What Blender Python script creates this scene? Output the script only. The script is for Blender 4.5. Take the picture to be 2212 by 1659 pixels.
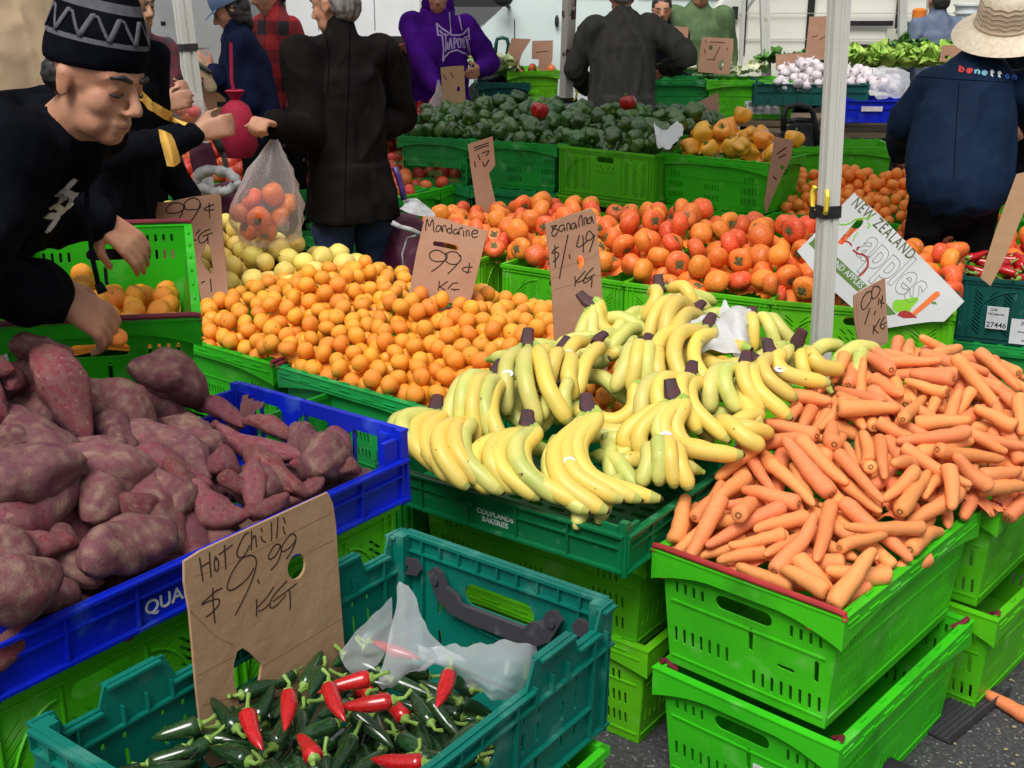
import bpy, bmesh, math, random
import numpy as np
from mathutils import Vector, Matrix, Euler, noise
R = math.radians
rnd = random.Random(7)
scene = bpy.context.scene
col = scene.collection
for o in list(bpy.data.objects): bpy.data.objects.remove(o)
# ---------------------------------------------------------------- camera
CAMH = 1.5; FPX = 2530.0; PITCH = math.atan(847.5/2530)
cam = bpy.data.objects.new('camera', bpy.data.cameras.new('camera')); col.objects.link(cam)
cam.location = (0, 0, CAMH); cam.rotation_euler = (math.pi/2-PITCH, 0, 0)
cam.data.lens = 36*FPX/2212; cam.data.sensor_width = 36; cam.data.clip_start = .02; cam.data.clip_end = 500
scene.camera = cam
# ---------------------------------------------------------------- sky, sun, exposure
SUN_EL, SUN_AZ = 58, 200          # soft light from a bright cloud cover, slightly behind the camera
w = bpy.data.worlds.new("World"); scene.world = w; w.use_nodes = True
nt = w.node_tree; bg = nt.nodes['Background']
sky = nt.nodes.new('ShaderNodeTexSky'); sky.sky_type = 'NISHITA'; sky.sun_disc = False
sky.sun_elevation = R(SUN_EL); sky.sun_rotation = R(SUN_AZ); sky.dust_density = 4; sky.air_density = 1.0; sky.ozone_density = 1
hs = nt.nodes.new('ShaderNodeHueSaturation'); hs.inputs['Saturation'].default_value = .22
nt.links.new(sky.outputs[0], hs.inputs['Color']); nt.links.new(hs.outputs[0], bg.inputs[0]); bg.inputs[1].default_value = .085
sl = bpy.data.lights.new('sun', 'SUN'); sl.energy = 2.3; sl.angle = R(32); sl.color = (1, .97, .92)
so = bpy.data.objects.new('sun', sl); col.objects.link(so)
so.rotation_euler = (R(90-SUN_EL), 0, R(180-SUN_AZ))
scene.view_settings.view_transform = 'Standard'; scene.view_settings.look = 'None'
scene.view_settings.gamma = 1; scene.view_settings.exposure = 0.38

# ---------------------------------------------------------------- measuring helpers (photo point -> place in the world)
_c, _s = math.cos(PITCH), math.sin(PITCH)
def _ray(u, v):
    dx, dv = u-1106.0, v-829.5
    return Vector((dx, FPX*_c-dv*_s, -FPX*_s-dv*_c))
def at(u, v, Y):
    r = _ray(u, v); t = Y/r.y; return Vector((r.x*t, Y, CAMH+r.z*t))
def on(u, v, z):
    r = _ray(u, v); t = (z-CAMH)/r.z; return Vector((r.x*t, r.y*t, z))

# ---------------------------------------------------------------- materials
MATS = {}
def mat(name, base, rough=.5, spec=.5, var=.0, vscale=8, base2=None, bump=0, bscale=60, rnd_v=0, rnd_h=0, metal=0, sss=0, coat=0, speck=None, trans=0, wear=None, alpha=1, sheen=0, stretch=None, detail=4):
    if name in MATS: return MATS[name]
    m = bpy.data.materials.new(name); m.use_nodes = True; MATS[name] = m
    n, l = m.node_tree.nodes, m.node_tree.links
    p = n['Principled BSDF']; p.inputs['Roughness'].default_value = rough
    p.inputs['Specular IOR Level'].default_value = spec; p.inputs['Metallic'].default_value = metal
    p.inputs['Coat Weight'].default_value = coat; p.inputs['Transmission Weight'].default_value = trans
    p.inputs['Alpha'].default_value = alpha; p.inputs['Sheen Weight'].default_value = sheen
    if sss: p.inputs['Subsurface Weight'].default_value = sss; p.inputs['Subsurface Radius'].default_value = (.012, .005, .003)
    tc = n.new('ShaderNodeTexCoord'); src = tc.outputs['Object']
    oi = n.new('ShaderNodeObjectInfo')
    va = n.new('ShaderNodeVectorMath'); va.operation = 'MULTIPLY_ADD'
    rv = n.new('ShaderNodeCombineXYZ')
    for i in range(3): l.new(oi.outputs['Random'], rv.inputs[i])
    l.new(rv.outputs[0], va.inputs[0]); va.inputs[1].default_value = (17, 31, 13); l.new(src, va.inputs[2]); src = va.outputs[0]
    if stretch:
        mp = n.new('ShaderNodeMapping'); mp.inputs['Scale'].default_value = stretch; l.new(src, mp.inputs[0]); src = mp.outputs[0]
    rgb = n.new('ShaderNodeRGB'); rgb.outputs[0].default_value = (*base, 1); c = rgb.outputs[0]
    def mixc(fac, a, b):
        x = n.new('ShaderNodeMix'); x.data_type = 'RGBA'
        if hasattr(fac, 'is_output'): l.new(fac, x.inputs[0])
        else: x.inputs[0].default_value = fac
        l.new(a, x.inputs[6])
        if isinstance(b, tuple): x.inputs[7].default_value = (*b, 1)
        else: l.new(b, x.inputs[7])
        return x.outputs[2]
    def nz(sc, lo, hi, det=4):
        t = n.new('ShaderNodeTexNoise'); t.inputs['Scale'].default_value = sc; t.inputs['Detail'].default_value = det
        l.new(src, t.inputs['Vector'])
        r = n.new('ShaderNodeMapRange'); r.inputs[1].default_value = lo; r.inputs[2].default_value = hi; l.new(t.outputs[0], r.inputs[0])
        return r.outputs[0]
    if base2 is not None: c = mixc(nz(vscale, .38, .62), c, base2)
    if speck is not None:    # (colour, scale, lo, hi)
        c = mixc(nz(speck[1], speck[2], speck[3], 6), c, speck[0])
    if wear is not None:     # pale scuffs
        c = mixc(nz(wear[1], wear[2], wear[3], 8), c, wear[0])
    if rnd_v or rnd_h or var:
        h = n.new('ShaderNodeHueSaturation'); l.new(c, h.inputs['Color'])
        if rnd_h:
            r = n.new('ShaderNodeMapRange'); r.inputs[3].default_value = .5-rnd_h; r.inputs[4].default_value = .5+rnd_h
            l.new(oi.outputs['Random'], r.inputs[0]); l.new(r.outputs[0], h.inputs['Hue'])
        wn = n.new('ShaderNodeTexWhiteNoise'); wn.noise_dimensions = '1D'; l.new(oi.outputs['Random'], wn.inputs['W'])
        r2 = n.new('ShaderNodeMapRange'); r2.inputs[3].default_value = 1-rnd_v; r2.inputs[4].default_value = 1+rnd_v; l.new(wn.outputs[0], r2.inputs[0])
        if var:
            k = n.new('ShaderNodeMath'); k.operation = 'MULTIPLY'; l.new(r2.outputs[0], k.inputs[0])
            t = n.new('ShaderNodeMapRange'); t.inputs[3].default_value = 1-var; t.inputs[4].default_value = 1+var
            l.new(nz(vscale, .3, .7), t.inputs[0]); l.new(t.outputs[0], k.inputs[1]); l.new(k.outputs[0], h.inputs['Value'])
        else: l.new(r2.outputs[0], h.inputs['Value'])
        c = h.outputs[0]
    l.new(c, p.inputs['Base Color'])
    if bump:
        b = n.new('ShaderNodeBump'); b.inputs['Strength'].default_value = min(1, bump); b.inputs['Distance'].default_value = .002 if bscale > 30 else .01
        t = n.new('ShaderNodeTexNoise'); t.inputs['Scale'].default_value = bscale; t.inputs['Detail'].default_value = detail; l.new(src, t.inputs['Vector'])
        l.new(t.outputs[0], b.inputs['Height']); l.new(b.outputs[0], p.inputs['Normal'])
    return m

# ---------------------------------------------------------------- mesh builder
class MB:
    def __init__(s): s.v = []; s.f = []; s.m = []
    def add(s, vs, fs, mi=0, M=None):
        b = len(s.v)
        s.v += [tuple(M @ Vector(p)) if M is not None else tuple(p) for p in vs]
        for f in fs: s.f.append(tuple(i+b for i in f)); s.m.append(mi)
        return s
    def box(s, lo, hi, mi=0, M=None):
        x0, y0, z0 = lo; x1, y1, z1 = hi
        vs = [(x0,y0,z0),(x1,y0,z0),(x1,y1,z0),(x0,y1,z0),(x0,y0,z1),(x1,y0,z1),(x1,y1,z1),(x0,y1,z1)]
        return s.add(vs, [(0,3,2,1),(4,5,6,7),(0,1,5,4),(1,2,6,5),(2,3,7,6),(3,0,4,7)], mi, M)
    def tube(s, pts, r, n=8, mi=0, cap=True, flat=None, M=None):
        pts = [Vector(p) for p in pts]; k = len(pts)
        rs = [r]*k if not isinstance(r, (list, tuple)) else r
        up = None; rings = []
        for i, p in enumerate(pts):
            t = (pts[min(i+1,k-1)]-pts[max(i-1,0)]).normalized()
            if up is None:
                up = Vector((0,0,1)) if abs(t.z) < .9 else Vector((1,0,0))
                if flat is not None: up = Vector(flat[0])
            a = t.cross(up)
            if a.length < 1e-6: a = t.orthogonal()
            a.normalize(); b = a.cross(t).normalized(); up = b
            fr = flat[1] if flat is not None else 1
            rings.append([p+a*math.cos(2*math.pi*j/n)*rs[i]+b*math.sin(2*math.pi*j/n)*rs[i]*fr for j in range(n)])
        vs = [q for rg in rings for q in rg]; fs = []
        for i in range(k-1):
            for j in range(n): fs.append((i*n+j, i*n+(j+1)%n, (i+1)*n+(j+1)%n, (i+1)*n+j))
        if cap: fs.append(tuple(range(n-1,-1,-1))); fs.append(tuple((k-1)*n+j for j in range(n)))
        return s.add(vs, fs, mi, M)
    def cap(s, p0, p1, r0, r1, n=14, ax=None, k=1.0, mi=0):
        """rounded tapered limb; ax,k squash the section along ax"""
        p0, p1 = Vector(p0), Vector(p1); t = p1-p0; L = t.length
        t = t.normalized() if L > 1e-7 else Vector((0,0,1))
        a = (Vector(ax) - t*Vector(ax).dot(t)) if ax is not None else t.orthogonal()
        if a.length < 1e-4: a = t.orthogonal()
        a.normalize(); b = t.cross(a)
        prof = [(-r0*math.cos(q), r0*math.sin(q)) for q in (0, .35, .75, 1.15)] + [(0, r0), (L*.5, (r0+r1)/2), (L, r1)] + [(L+r1*math.sin(q), r1*math.cos(q)) for q in (.42, .82, 1.22)]
        vs = []; fs = []; m = len(prof)
        for (h, r) in prof:
            for j in range(n):
                q = 2*math.pi*j/n; vs.append(p0+t*h+a*(math.cos(q)*r*k)+b*(math.sin(q)*r))
        for i in range(m-1):
            for j in range(n): fs.append((i*n+j, i*n+(j+1)%n, (i+1)*n+(j+1)%n, (i+1)*n+j))
        vs.append(p0-t*r0); vs.append(p1+t*r1)
        for j in range(n): fs.append((m*n, (j+1)%n, j)); fs.append((m*n+1, (m-1)*n+j, (m-1)*n+(j+1)%n))
        return s.add(vs, fs, mi)
    def ell(s, c, r, M=None, n=16, mi=0):
        vs = []; fs = []; m = n//2
        for i in range(1, m):
            ph = math.pi*i/m
            for j in range(n):
                q = 2*math.pi*j/n; vs.append(Vector((r[0]*math.sin(ph)*math.cos(q), r[1]*math.sin(ph)*math.sin(q), r[2]*math.cos(ph))))
        for i in range(m-2):
            for j in range(n): fs.append((i*n+j, (i+1)*n+j, (i+1)*n+(j+1)%n, i*n+(j+1)%n))
        k = len(vs); vs += [Vector((0,0,r[2])), Vector((0,0,-r[2]))]
        for j in range(n): fs.append((k, j, (j+1)%n)); fs.append((k+1, (m-2)*n+(j+1)%n, (m-2)*n+j))
        T = Matrix.Translation(c) @ (M if M is not None else Matrix())
        return s.add([T @ v for v in vs], fs, mi)
    def lathe(s, prof, n=24, mi=0, M=None, lobe=None):
        vs = []; fs = []; m = len(prof)
        for (r, h) in prof:
            for j in range(n):
                q = 2*math.pi*j/n; rr = r*(lobe(q, h) if lobe else 1); vs.append((rr*math.cos(q), rr*math.sin(q), h))
        for i in range(m-1):
            for j in range(n): fs.append((i*n+j, i*n+(j+1)%n, (i+1)*n+(j+1)%n, (i+1)*n+j))
        return s.add(vs, fs, mi, M)
    def grid(s, pts, mi=0, M=None):
        """rows of points -> sheet"""
        nr, nc = len(pts), len(pts[0]); vs = [p for row in pts for p in row]
        fs = [(i*nc+j, i*nc+j+1, (i+1)*nc+j+1, (i+1)*nc+j) for i in range(nr-1) for j in range(nc-1)]
        return s.add(vs, fs, mi, M)
    def ext(s, poly, z0, z1, mi=0, M=None):
        n = len(poly); vs = [(x,y,z0) for x,y in poly]+[(x,y,z1) for x,y in poly]
        fs = [tuple(range(n-1,-1,-1)), tuple(range(n,2*n))]+[(i,(i+1)%n,n+(i+1)%n,n+i) for i in range(n)]
        return s.add(vs, fs, mi, M)
    def mesh(s, name, mats, smooth=35):
        me = bpy.data.meshes.new(name); me.from_pydata([tuple(v) for v in s.v], [], s.f)
        for m in (mats if isinstance(mats, (list, tuple)) else [mats]): me.materials.append(m)
        me.polygons.foreach_set('material_index', s.m)
        if smooth:
            me.polygons.foreach_set('use_smooth', [True]*len(s.f)); me.set_sharp_from_angle(angle=R(smooth))
        me.update(); return me
    def build(s, name, mats, parent=None, smooth=35, loc=None, rot=None):
        return link(name, s.mesh(name, mats, smooth), parent, loc, rot)

def link(name, me, parent=None, loc=None, rot=None):
    o = bpy.data.objects.new(name, me); col.objects.link(o)
    if parent is not None: o.parent = parent
    if loc is not None: o.location = loc
    if rot is not None: o.rotation_euler = rot
    return o
def tag(o, label=None, cat=None, group=None, kind=None):
    if label: o['label'] = label
    if cat: o['category'] = cat
    if group: o['group'] = group
    if kind: o['kind'] = kind
    return o
def thing(name, loc=(0,0,0), rz=0, label=None, cat=None, group=None, rot=None):
    o = bpy.data.objects.new(name, None); col.objects.link(o); o.empty_display_size = .05
    o.location = loc; o.rotation_euler = rot if rot is not None else (0,0,rz)
    return tag(o, label, cat, group)
def copy_tree(o, loc=None, rot=None, label=None, group=None, parent=None, scale=None):
    c = o.copy(); col.objects.link(c); c.parent = parent
    if loc is not None: c.location = loc
    if rot is not None: c.rotation_euler = rot
    if scale is not None: c.scale = scale
    if label: c['label'] = label
    if group: c['group'] = group
    for ch in list(o.children): copy_tree(ch, parent=c)
    return c
def struct(o): o['kind'] = 'structure'; return o
def ear_mesh(outline, holes, depth, bevel=0):
    """flat panel with holes in XY, thickness depth in Z (curve fill -> mesh data)"""
    cu = bpy.data.curves.new('c', 'CURVE'); cu.dimensions = '2D'; cu.fill_mode = 'BOTH'; cu.extrude = depth/2; cu.bevel_depth = bevel; cu.bevel_resolution = 1
    for lp in [outline]+holes:
        sp = cu.splines.new('POLY'); sp.points.add(len(lp)-1)
        for i, (x, y) in enumerate(lp): sp.points[i].co = (x, y, 0, 1)
        sp.use_cyclic_u = True
    return curve_data(cu)
def curve_data(cu):
    o = bpy.data.objects.new('tmp', cu); col.objects.link(o)
    dg = bpy.context.evaluated_depsgraph_get(); me = bpy.data.meshes.new_from_object(o.evaluated_get(dg))
    vs = [tuple(v.co) for v in me.vertices]; fs = [tuple(p.vertices) for p in me.polygons]
    bpy.data.objects.remove(o); bpy.data.meshes.remove(me); bpy.data.curves.remove(cu); return vs, fs
def text_data(t, size=.05, depth=.0008, off=0, sx=1, outline=None, space=1, align='CENTER', bold=0):
    cu = bpy.data.curves.new('t', 'FONT'); cu.body = t; cu.size = size; cu.extrude = depth; cu.align_x = align; cu.align_y = 'CENTER'; cu.space_character = space; cu.offset = bold
    if outline: cu.fill_mode = 'NONE'; cu.bevel_depth = outline; cu.extrude = 0; cu.bevel_resolution = 0
    vs, fs = curve_data(cu)
    return [(x*sx, y, z) for x, y, z in vs], fs
def slot(cx, cy, w, h, n=3):
    """rounded vertical slot"""
    r = min(w, h)/2; out = []
    for (sx, sy, a0) in ((1,1,0), (-1,1,90), (-1,-1,180), (1,-1,270)):
        for k in range(n+1):
            a = R(a0+90*k/n); out.append((cx+sx*(w/2-r)+r*math.cos(a), cy+sy*(h/2-r)+r*math.sin(a)))
    return out
def remesh(mb, name, m, voxel, smooth=6, parent=None, disp=None, fac=.5, deci=0):
    """union of rounded forms -> one continuous organic surface"""
    me = mb.mesh('t', m, 0); o = link('t', me)
    md = o.modifiers.new('r', 'REMESH'); md.mode = 'VOXEL'; md.voxel_size = voxel
    if smooth: sm = o.modifiers.new('s', 'SMOOTH'); sm.iterations = smooth; sm.factor = fac
    if deci: d = o.modifiers.new('d', 'DECIMATE'); d.ratio = deci
    dg = bpy.context.evaluated_depsgraph_get(); new = bpy.data.meshes.new_from_object(o.evaluated_get(dg))
    bpy.data.objects.remove(o); bpy.data.meshes.remove(me)
    new.name = name; new.materials.clear(); new.materials.append(m)
    new.polygons.foreach_set('use_smooth', [True]*len(new.polygons))
    if disp:
        nn = [v.normal.copy() for v in new.vertices]
        for v, q in zip(new.vertices, nn): v.co = v.co + q*disp(v.co, q)
    new.update(); return link(name, new, parent)
def wrinkle(amp, sc, stretch=(1,1,1), seed=0):
    def f(p, n):
        q = Vector((p.x*stretch[0]*sc+seed, p.y*stretch[1]*sc, p.z*stretch[2]*sc))
        q = q+Vector((noise.noise(q*.7), noise.noise(q*.7+Vector((9,0,0))), 0))*.8; a = noise.noise(q); b = noise.noise(q*2.1+Vector((5,5,5)))
        return amp*(.9-2.6*abs(a)**.8 + .9*(.3-abs(b))+.4*noise.noise(q*.5))
    return f
# ---------------------------------------------------------------- colours
G_BRIGHT = mat('bright green plastic', (.062,.50,.010), .5, .3, base2=(.048,.42,.010), vscale=5, wear=((.18,.56,.10), 14, .58, .84), speck=((.03,.17,.012), 6, .56, .86), bump=.25, bscale=140, rnd_v=.12, rnd_h=.012)
G_LIME = mat('lime plastic', (.11,.50,.006), .5, .3, base2=(.085,.42,.008), vscale=5, wear=((.26,.54,.12), 13, .58, .82), speck=((.06,.22,.012), 6, .56, .86), bump=.25, bscale=140, rnd_v=.1, rnd_h=.01)
G_EMER = mat('emerald plastic', (.012,.31,.045), .5, .3, base2=(.016,.24,.05), vscale=5, wear=((.13,.42,.18), 13, .58, .82), speck=((.008,.12,.02), 6, .56, .86), bump=.25, bscale=140, rnd_v=.15, rnd_h=.015)
TEAL = mat('teal plastic', (.001,.15,.11), .45, .35, base2=(.001,.125,.095), vscale=6, wear=((.08,.27,.22), 18, .58, .82), speck=((.002,.07,.055), 6, .56, .86), bump=.3, bscale=160)
D_TEAL = mat('dark teal plastic', (.003,.085,.075), .42, .45, base2=(.003,.07,.06), vscale=6, wear=((.1,.22,.2), 40, .63, .8), bump=.3, bscale=160, rnd_v=.15)
D_GREEN = mat('dark green plastic', (.001,.15,.045), .45, .35, base2=(.004,.13,.045), vscale=6, wear=((.12,.34,.2), 30, .62, .8), bump=.3, bscale=160)
BLUE = mat('blue plastic', (.001,.016,.55), .45, .35, base2=(.004,.016,.38), vscale=6, wear=((.06,.15,.62), 14, .57, .8), speck=((.004,.01,.22), 7, .56, .86), bump=.3, bscale=160)
MAROON = mat('maroon plastic', (.20,.02,.035), .45, .4, base2=(.13,.015,.03), vscale=20)
REDBAR = mat('red plastic bar', (.42,.035,.035), .45, .4, base2=(.32,.03,.03), vscale=20)
BLACKP = mat('black plastic', (.018,.018,.02), .45, .4, wear=((.12,.12,.12), 30, .6, .8))
DKGREY = mat('dark grey plastic', (.045,.042,.05), .5, .4, wear=((.15,.14,.15), 30, .58, .8))
WHITE = mat('white paper', (.75,.76,.78), .6, .3, base2=(.66,.67,.70), vscale=12)
INK = mat('dark marker ink', (.035,.018,.012), .7, .2)
PRINT = mat('black print', (.02,.02,.022), .6, .3)
WPRINT = mat('white print', (.62,.66,.64), .6, .3, base2=(.45,.5,.5), vscale=90)
METAL = mat('grey metal', (.35,.36,.37), .35, .5, metal=.7)

def side_M(k, L, W, top_in, bot_in, H, out=0):
    """matrix putting a panel (x along, y up, z outward) on side k of an L x W crate, leaning in towards the bottom"""
    half = (W if k % 2 == 0 else L)/2
    tilt = math.atan2(bot_in-top_in, H)
    # local frame: origin at bottom centre of the wall
    M = Matrix.Rotation(k*math.pi/2, 4, 'Z') @ Matrix.Translation((0, -(half-bot_in)-out, 0)) @ Matrix.Rotation(math.pi/2+tilt, 4, 'X')
    return M
def wavy(w, H, deep, mid, n=16):
    pts = [(-w/2, H), ]
    for i in range(n+1):
        x = -w/2+w*i/n; t = abs(x)/(w/2)
        d = mid+(deep-mid)*max(0, (t-.35)/.65)**1.6
        pts.append((x, H-d))
    pts.append((w/2, H)); return pts[::-1]
_cache = {}
def sticker_mb(w, h, lines, M, code=True):
    """white paper label: sheet + dark bars"""
    a = MB().box((-w/2,-h/2,0), (w/2,h/2,.0007), 0, M)
    return a
def vented_crate(color, name='produce_crate', bars=REDBAR, H=.25, L=.6, W=.4, bar_up=True):
    key = ('g', color.name, bars.name if bars else '', H, L, W, bar_up)
    if key in _cache: return copy_tree(_cache[key])
    b = MB(); ti, bi = .016, .036
    for k in range(4):
        longs = k % 2 == 0; w = (L if longs else W)-2*ti-.004; holes = []
        if longs:
            for cx in (-.2, 0, .2):
                for y in (.055, .105):
                    holes += [slot(cx+d*.014, y, .0055, .030, 2) for d in (-2.5,-1.5,-.5,.5,1.5,2.5)]
            for cx in (-.2, .2):
                holes += [slot(cx+d*.014, .158, .0055, .026, 2) for d in (-1.5,-.5,.5,1.5)]
        else:
            for s in (-1, 1):
                for y, hh in ((H-.030, .020), (H-.072, .026)):
                    holes += [slot(s*(.150-d*.019), y, .0065, hh, 2) for d in range(4)]
            holes.append(slot(-.005, H-.068, .118, .030, 4))
            holes += [slot(-.152+d*.019, .073, .0065, .034, 2) for d in range(7)]
            holes += [slot(.02+d*.019, .048, .0065, .034, 2) for d in range(8)]
            holes += [slot(.012, .128, .009, .050, 2), slot(.145, .115, .009, .045, 2), slot(.085, .096, .036, .009, 2)]
        vs, fs = ear_mesh([(-w/2+.016,.002),(w/2-.016,.002),(w/2,H-.003),(-w/2,H-.003)], holes, .0035)
        M = side_M(k, L, W, ti, bi, H); b.add(vs, fs, 0, M)
        # horizontal swage lines
        for y in (.148, .024):
            b.box((-w/2+.02, y-.002, .0018), (w/2-.02, y+.002, .0042), 0, M)
        # skirt round the rim
        ww = (L if longs else W)
        Ms = side_M(k, L, W, .003, .006, H, 0)
        vs, fs = ear_mesh(wavy(ww-.004, H-.001, .062, .030 if not longs else .036), [], .0028)
        b.add(vs, fs, 0, Ms)
        n = 14 if longs else 3
        for i in range(n+1):
            x = -ww/2+.012+(ww-.024)*i/n; t = abs(x)/(ww/2); d = .030+(.03)*max(0, (t-.35)/.65)**1.6
            b.box((x-.0012, H-d+.004, -.012), (x+.0012, H-.002, -.0014), 0, Ms)
            if longs and i < n and i % 2 == 0:
                b.box((x+.004, H-.0005, -.010), (x+.026, H+.0050, -.006), 0, Ms)
                b.box((x+.002, H-.016-.003*(i % 3), .0014), (x+.042, H-.0135-.003*(i % 3), .0040), 0, Ms)
        if longs: b.box((-ww/2+.02, H-.028, .0014), (ww/2-.02, H-.0255, .0036), 0, Ms)
    # flange ring
    for (x0,y0,x1,y1) in ((-L/2,-W/2,L/2,-W/2+.019),(-L/2,W/2-.019,L/2,W/2),(-L/2,-W/2+.019,-L/2+.019,W/2-.019),(L/2-.019,-W/2+.019,L/2,W/2-.019)):
        b.box((x0,y0,H-.003), (x1,y1,H))
    b.box((-L/2+bi+.002,-W/2+bi+.002,.001), (L/2-bi-.002,W/2-bi-.002,.005))
    root = thing(name); b.build('body', color, root, smooth=30)
    if bars:
        for s in (-1, 1):
            q = MB(); x = s*(L/2-.006) if bar_up else s*(L/2-.03)
            q.tube([(x,-W/2+.004,H-.006),(x,-W/2+.006,H+.006),(x,-W/2+.02,H+.0075),(x,0,H+.0078),(x,W/2-.02,H+.0075),(x,W/2-.006,H+.006),(x,W/2-.004,H-.006)], .0062, 8) if bar_up else \
                [q.tube([(x-s*.012,y-t*.02,H-.012),(x-s*.004,y-t*.008,H-.003),(x,y,H+.006),(x+s*.012,y+t*.003,H+.008)], .0058, 8) for y, t in ((-W/2+.012,-1),(W/2-.012,1))]
            q.build('swing_bar', bars, root)
    _cache[key] = root; return root
def lattice_crate(color, name='folding_crate', H=.25, L=.6, W=.4):
    key = ('h', color.name, H, L, W)
    if key in _cache: return copy_tree(_cache[key])
    b = MB(); ti = bi = .008
    for k in range(4):
        longs = k % 2 == 0; w = (L if longs else W)-2*ti; holes = []
        holes.append(slot(0, H-.050, .105, .028, 4))
        def sl(cx, cy, s, ln=.026, wd=.0058):
            dx, dy = ln/2*.8*s, ln/2*.75; return [(cx-dx-wd/2,cy-dy),(cx-dx+wd/2,cy-dy+.001),(cx+dx+wd/2,cy+dy),(cx+dx-wd/2,cy+dy-.001)]
        z0, z1 = (.105, w/2-.035) if longs else (.075, w/2-.03)
        for s in (-1, 1):
            nx = 3 if longs else 2; cw = (z1-z0)/nx
            for i in range(nx):
                cx = s*(z0+cw*(i+.5))
                y = .045
                while y < H-.05:
                    holes.append(sl(cx, y, 1 if (i % 2 == 0) == (s > 0) else -1, min(.034, cw*.8))); y += .0145
        for s in (-1, 1):
            for i in range(2): holes.append(sl(s*(.025+.026*i), H-.088, s, .024))
            for i in range(3): holes.append(sl(s*(.012+.022*i), H-.112, s, .020))
        vs, fs = ear_mesh([(-w/2,.002),(w/2,.002),(w/2,H-.002),(-w/2,H-.002)], holes, .0035)
        M = side_M(k, L, W, ti, bi, H); b.add(vs, fs, 0, M)
        for x in (-w/2+.012, w/2-.012, -w/2+.030, w/2-.030): b.box((x-.0016,.006,.0018), (x+.0016,H-.012,.0075), 0, M)
        for x in (-z0+.007, z0-.007): b.box((x-.0014,.03,.0018), (x+.0014,H-.03,.0050), 0, M)
        for y in (.008, .024, H-.024): b.box((-w/2+.002,y-.0016,.0018), (w/2-.002,y+.0016,.0065), 0, M)
        for s in (-1, 1):   # the moulded arcs
            pts = [(s*(z0+(z1-z0)*math.sin(R(90*i/10))), .03+(H-.075)*math.cos(R(90*i/10)), .003) for i in range(11)]
            b.tube(pts, .0028, 5, M=M, cap=False)
        b.box((-(L if longs else W)/2+.0005, H-.014, -.004), ((L if longs else W)/2-.0005, H-.0005, .0078), 0, M)
    b.box((-L/2+.012,-W/2+.012,.002), (L/2-.012,W/2-.012,.006))
    root = thing(name); b.build('body', color, root, smooth=30)
    _cache[key] = root; return root
def castle(w, H):
    """stepped top edge of the teal crate's long wall"""
    h = w/2; f = w/.62
    top = [(h,H),(h-.030*f,H),(h-.040*f,H-.030),(h-.085*f,H-.030),(h-.095*f,H-.004),(h-.100*f,H-.002),(h-.180*f,H-.002),(h-.195*f,H-.040),(0,H-.040)]
    return [(-h,.002),(h,.002)]+top+[(-x,y) for x,y in top[:-1]][::-1]
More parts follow.
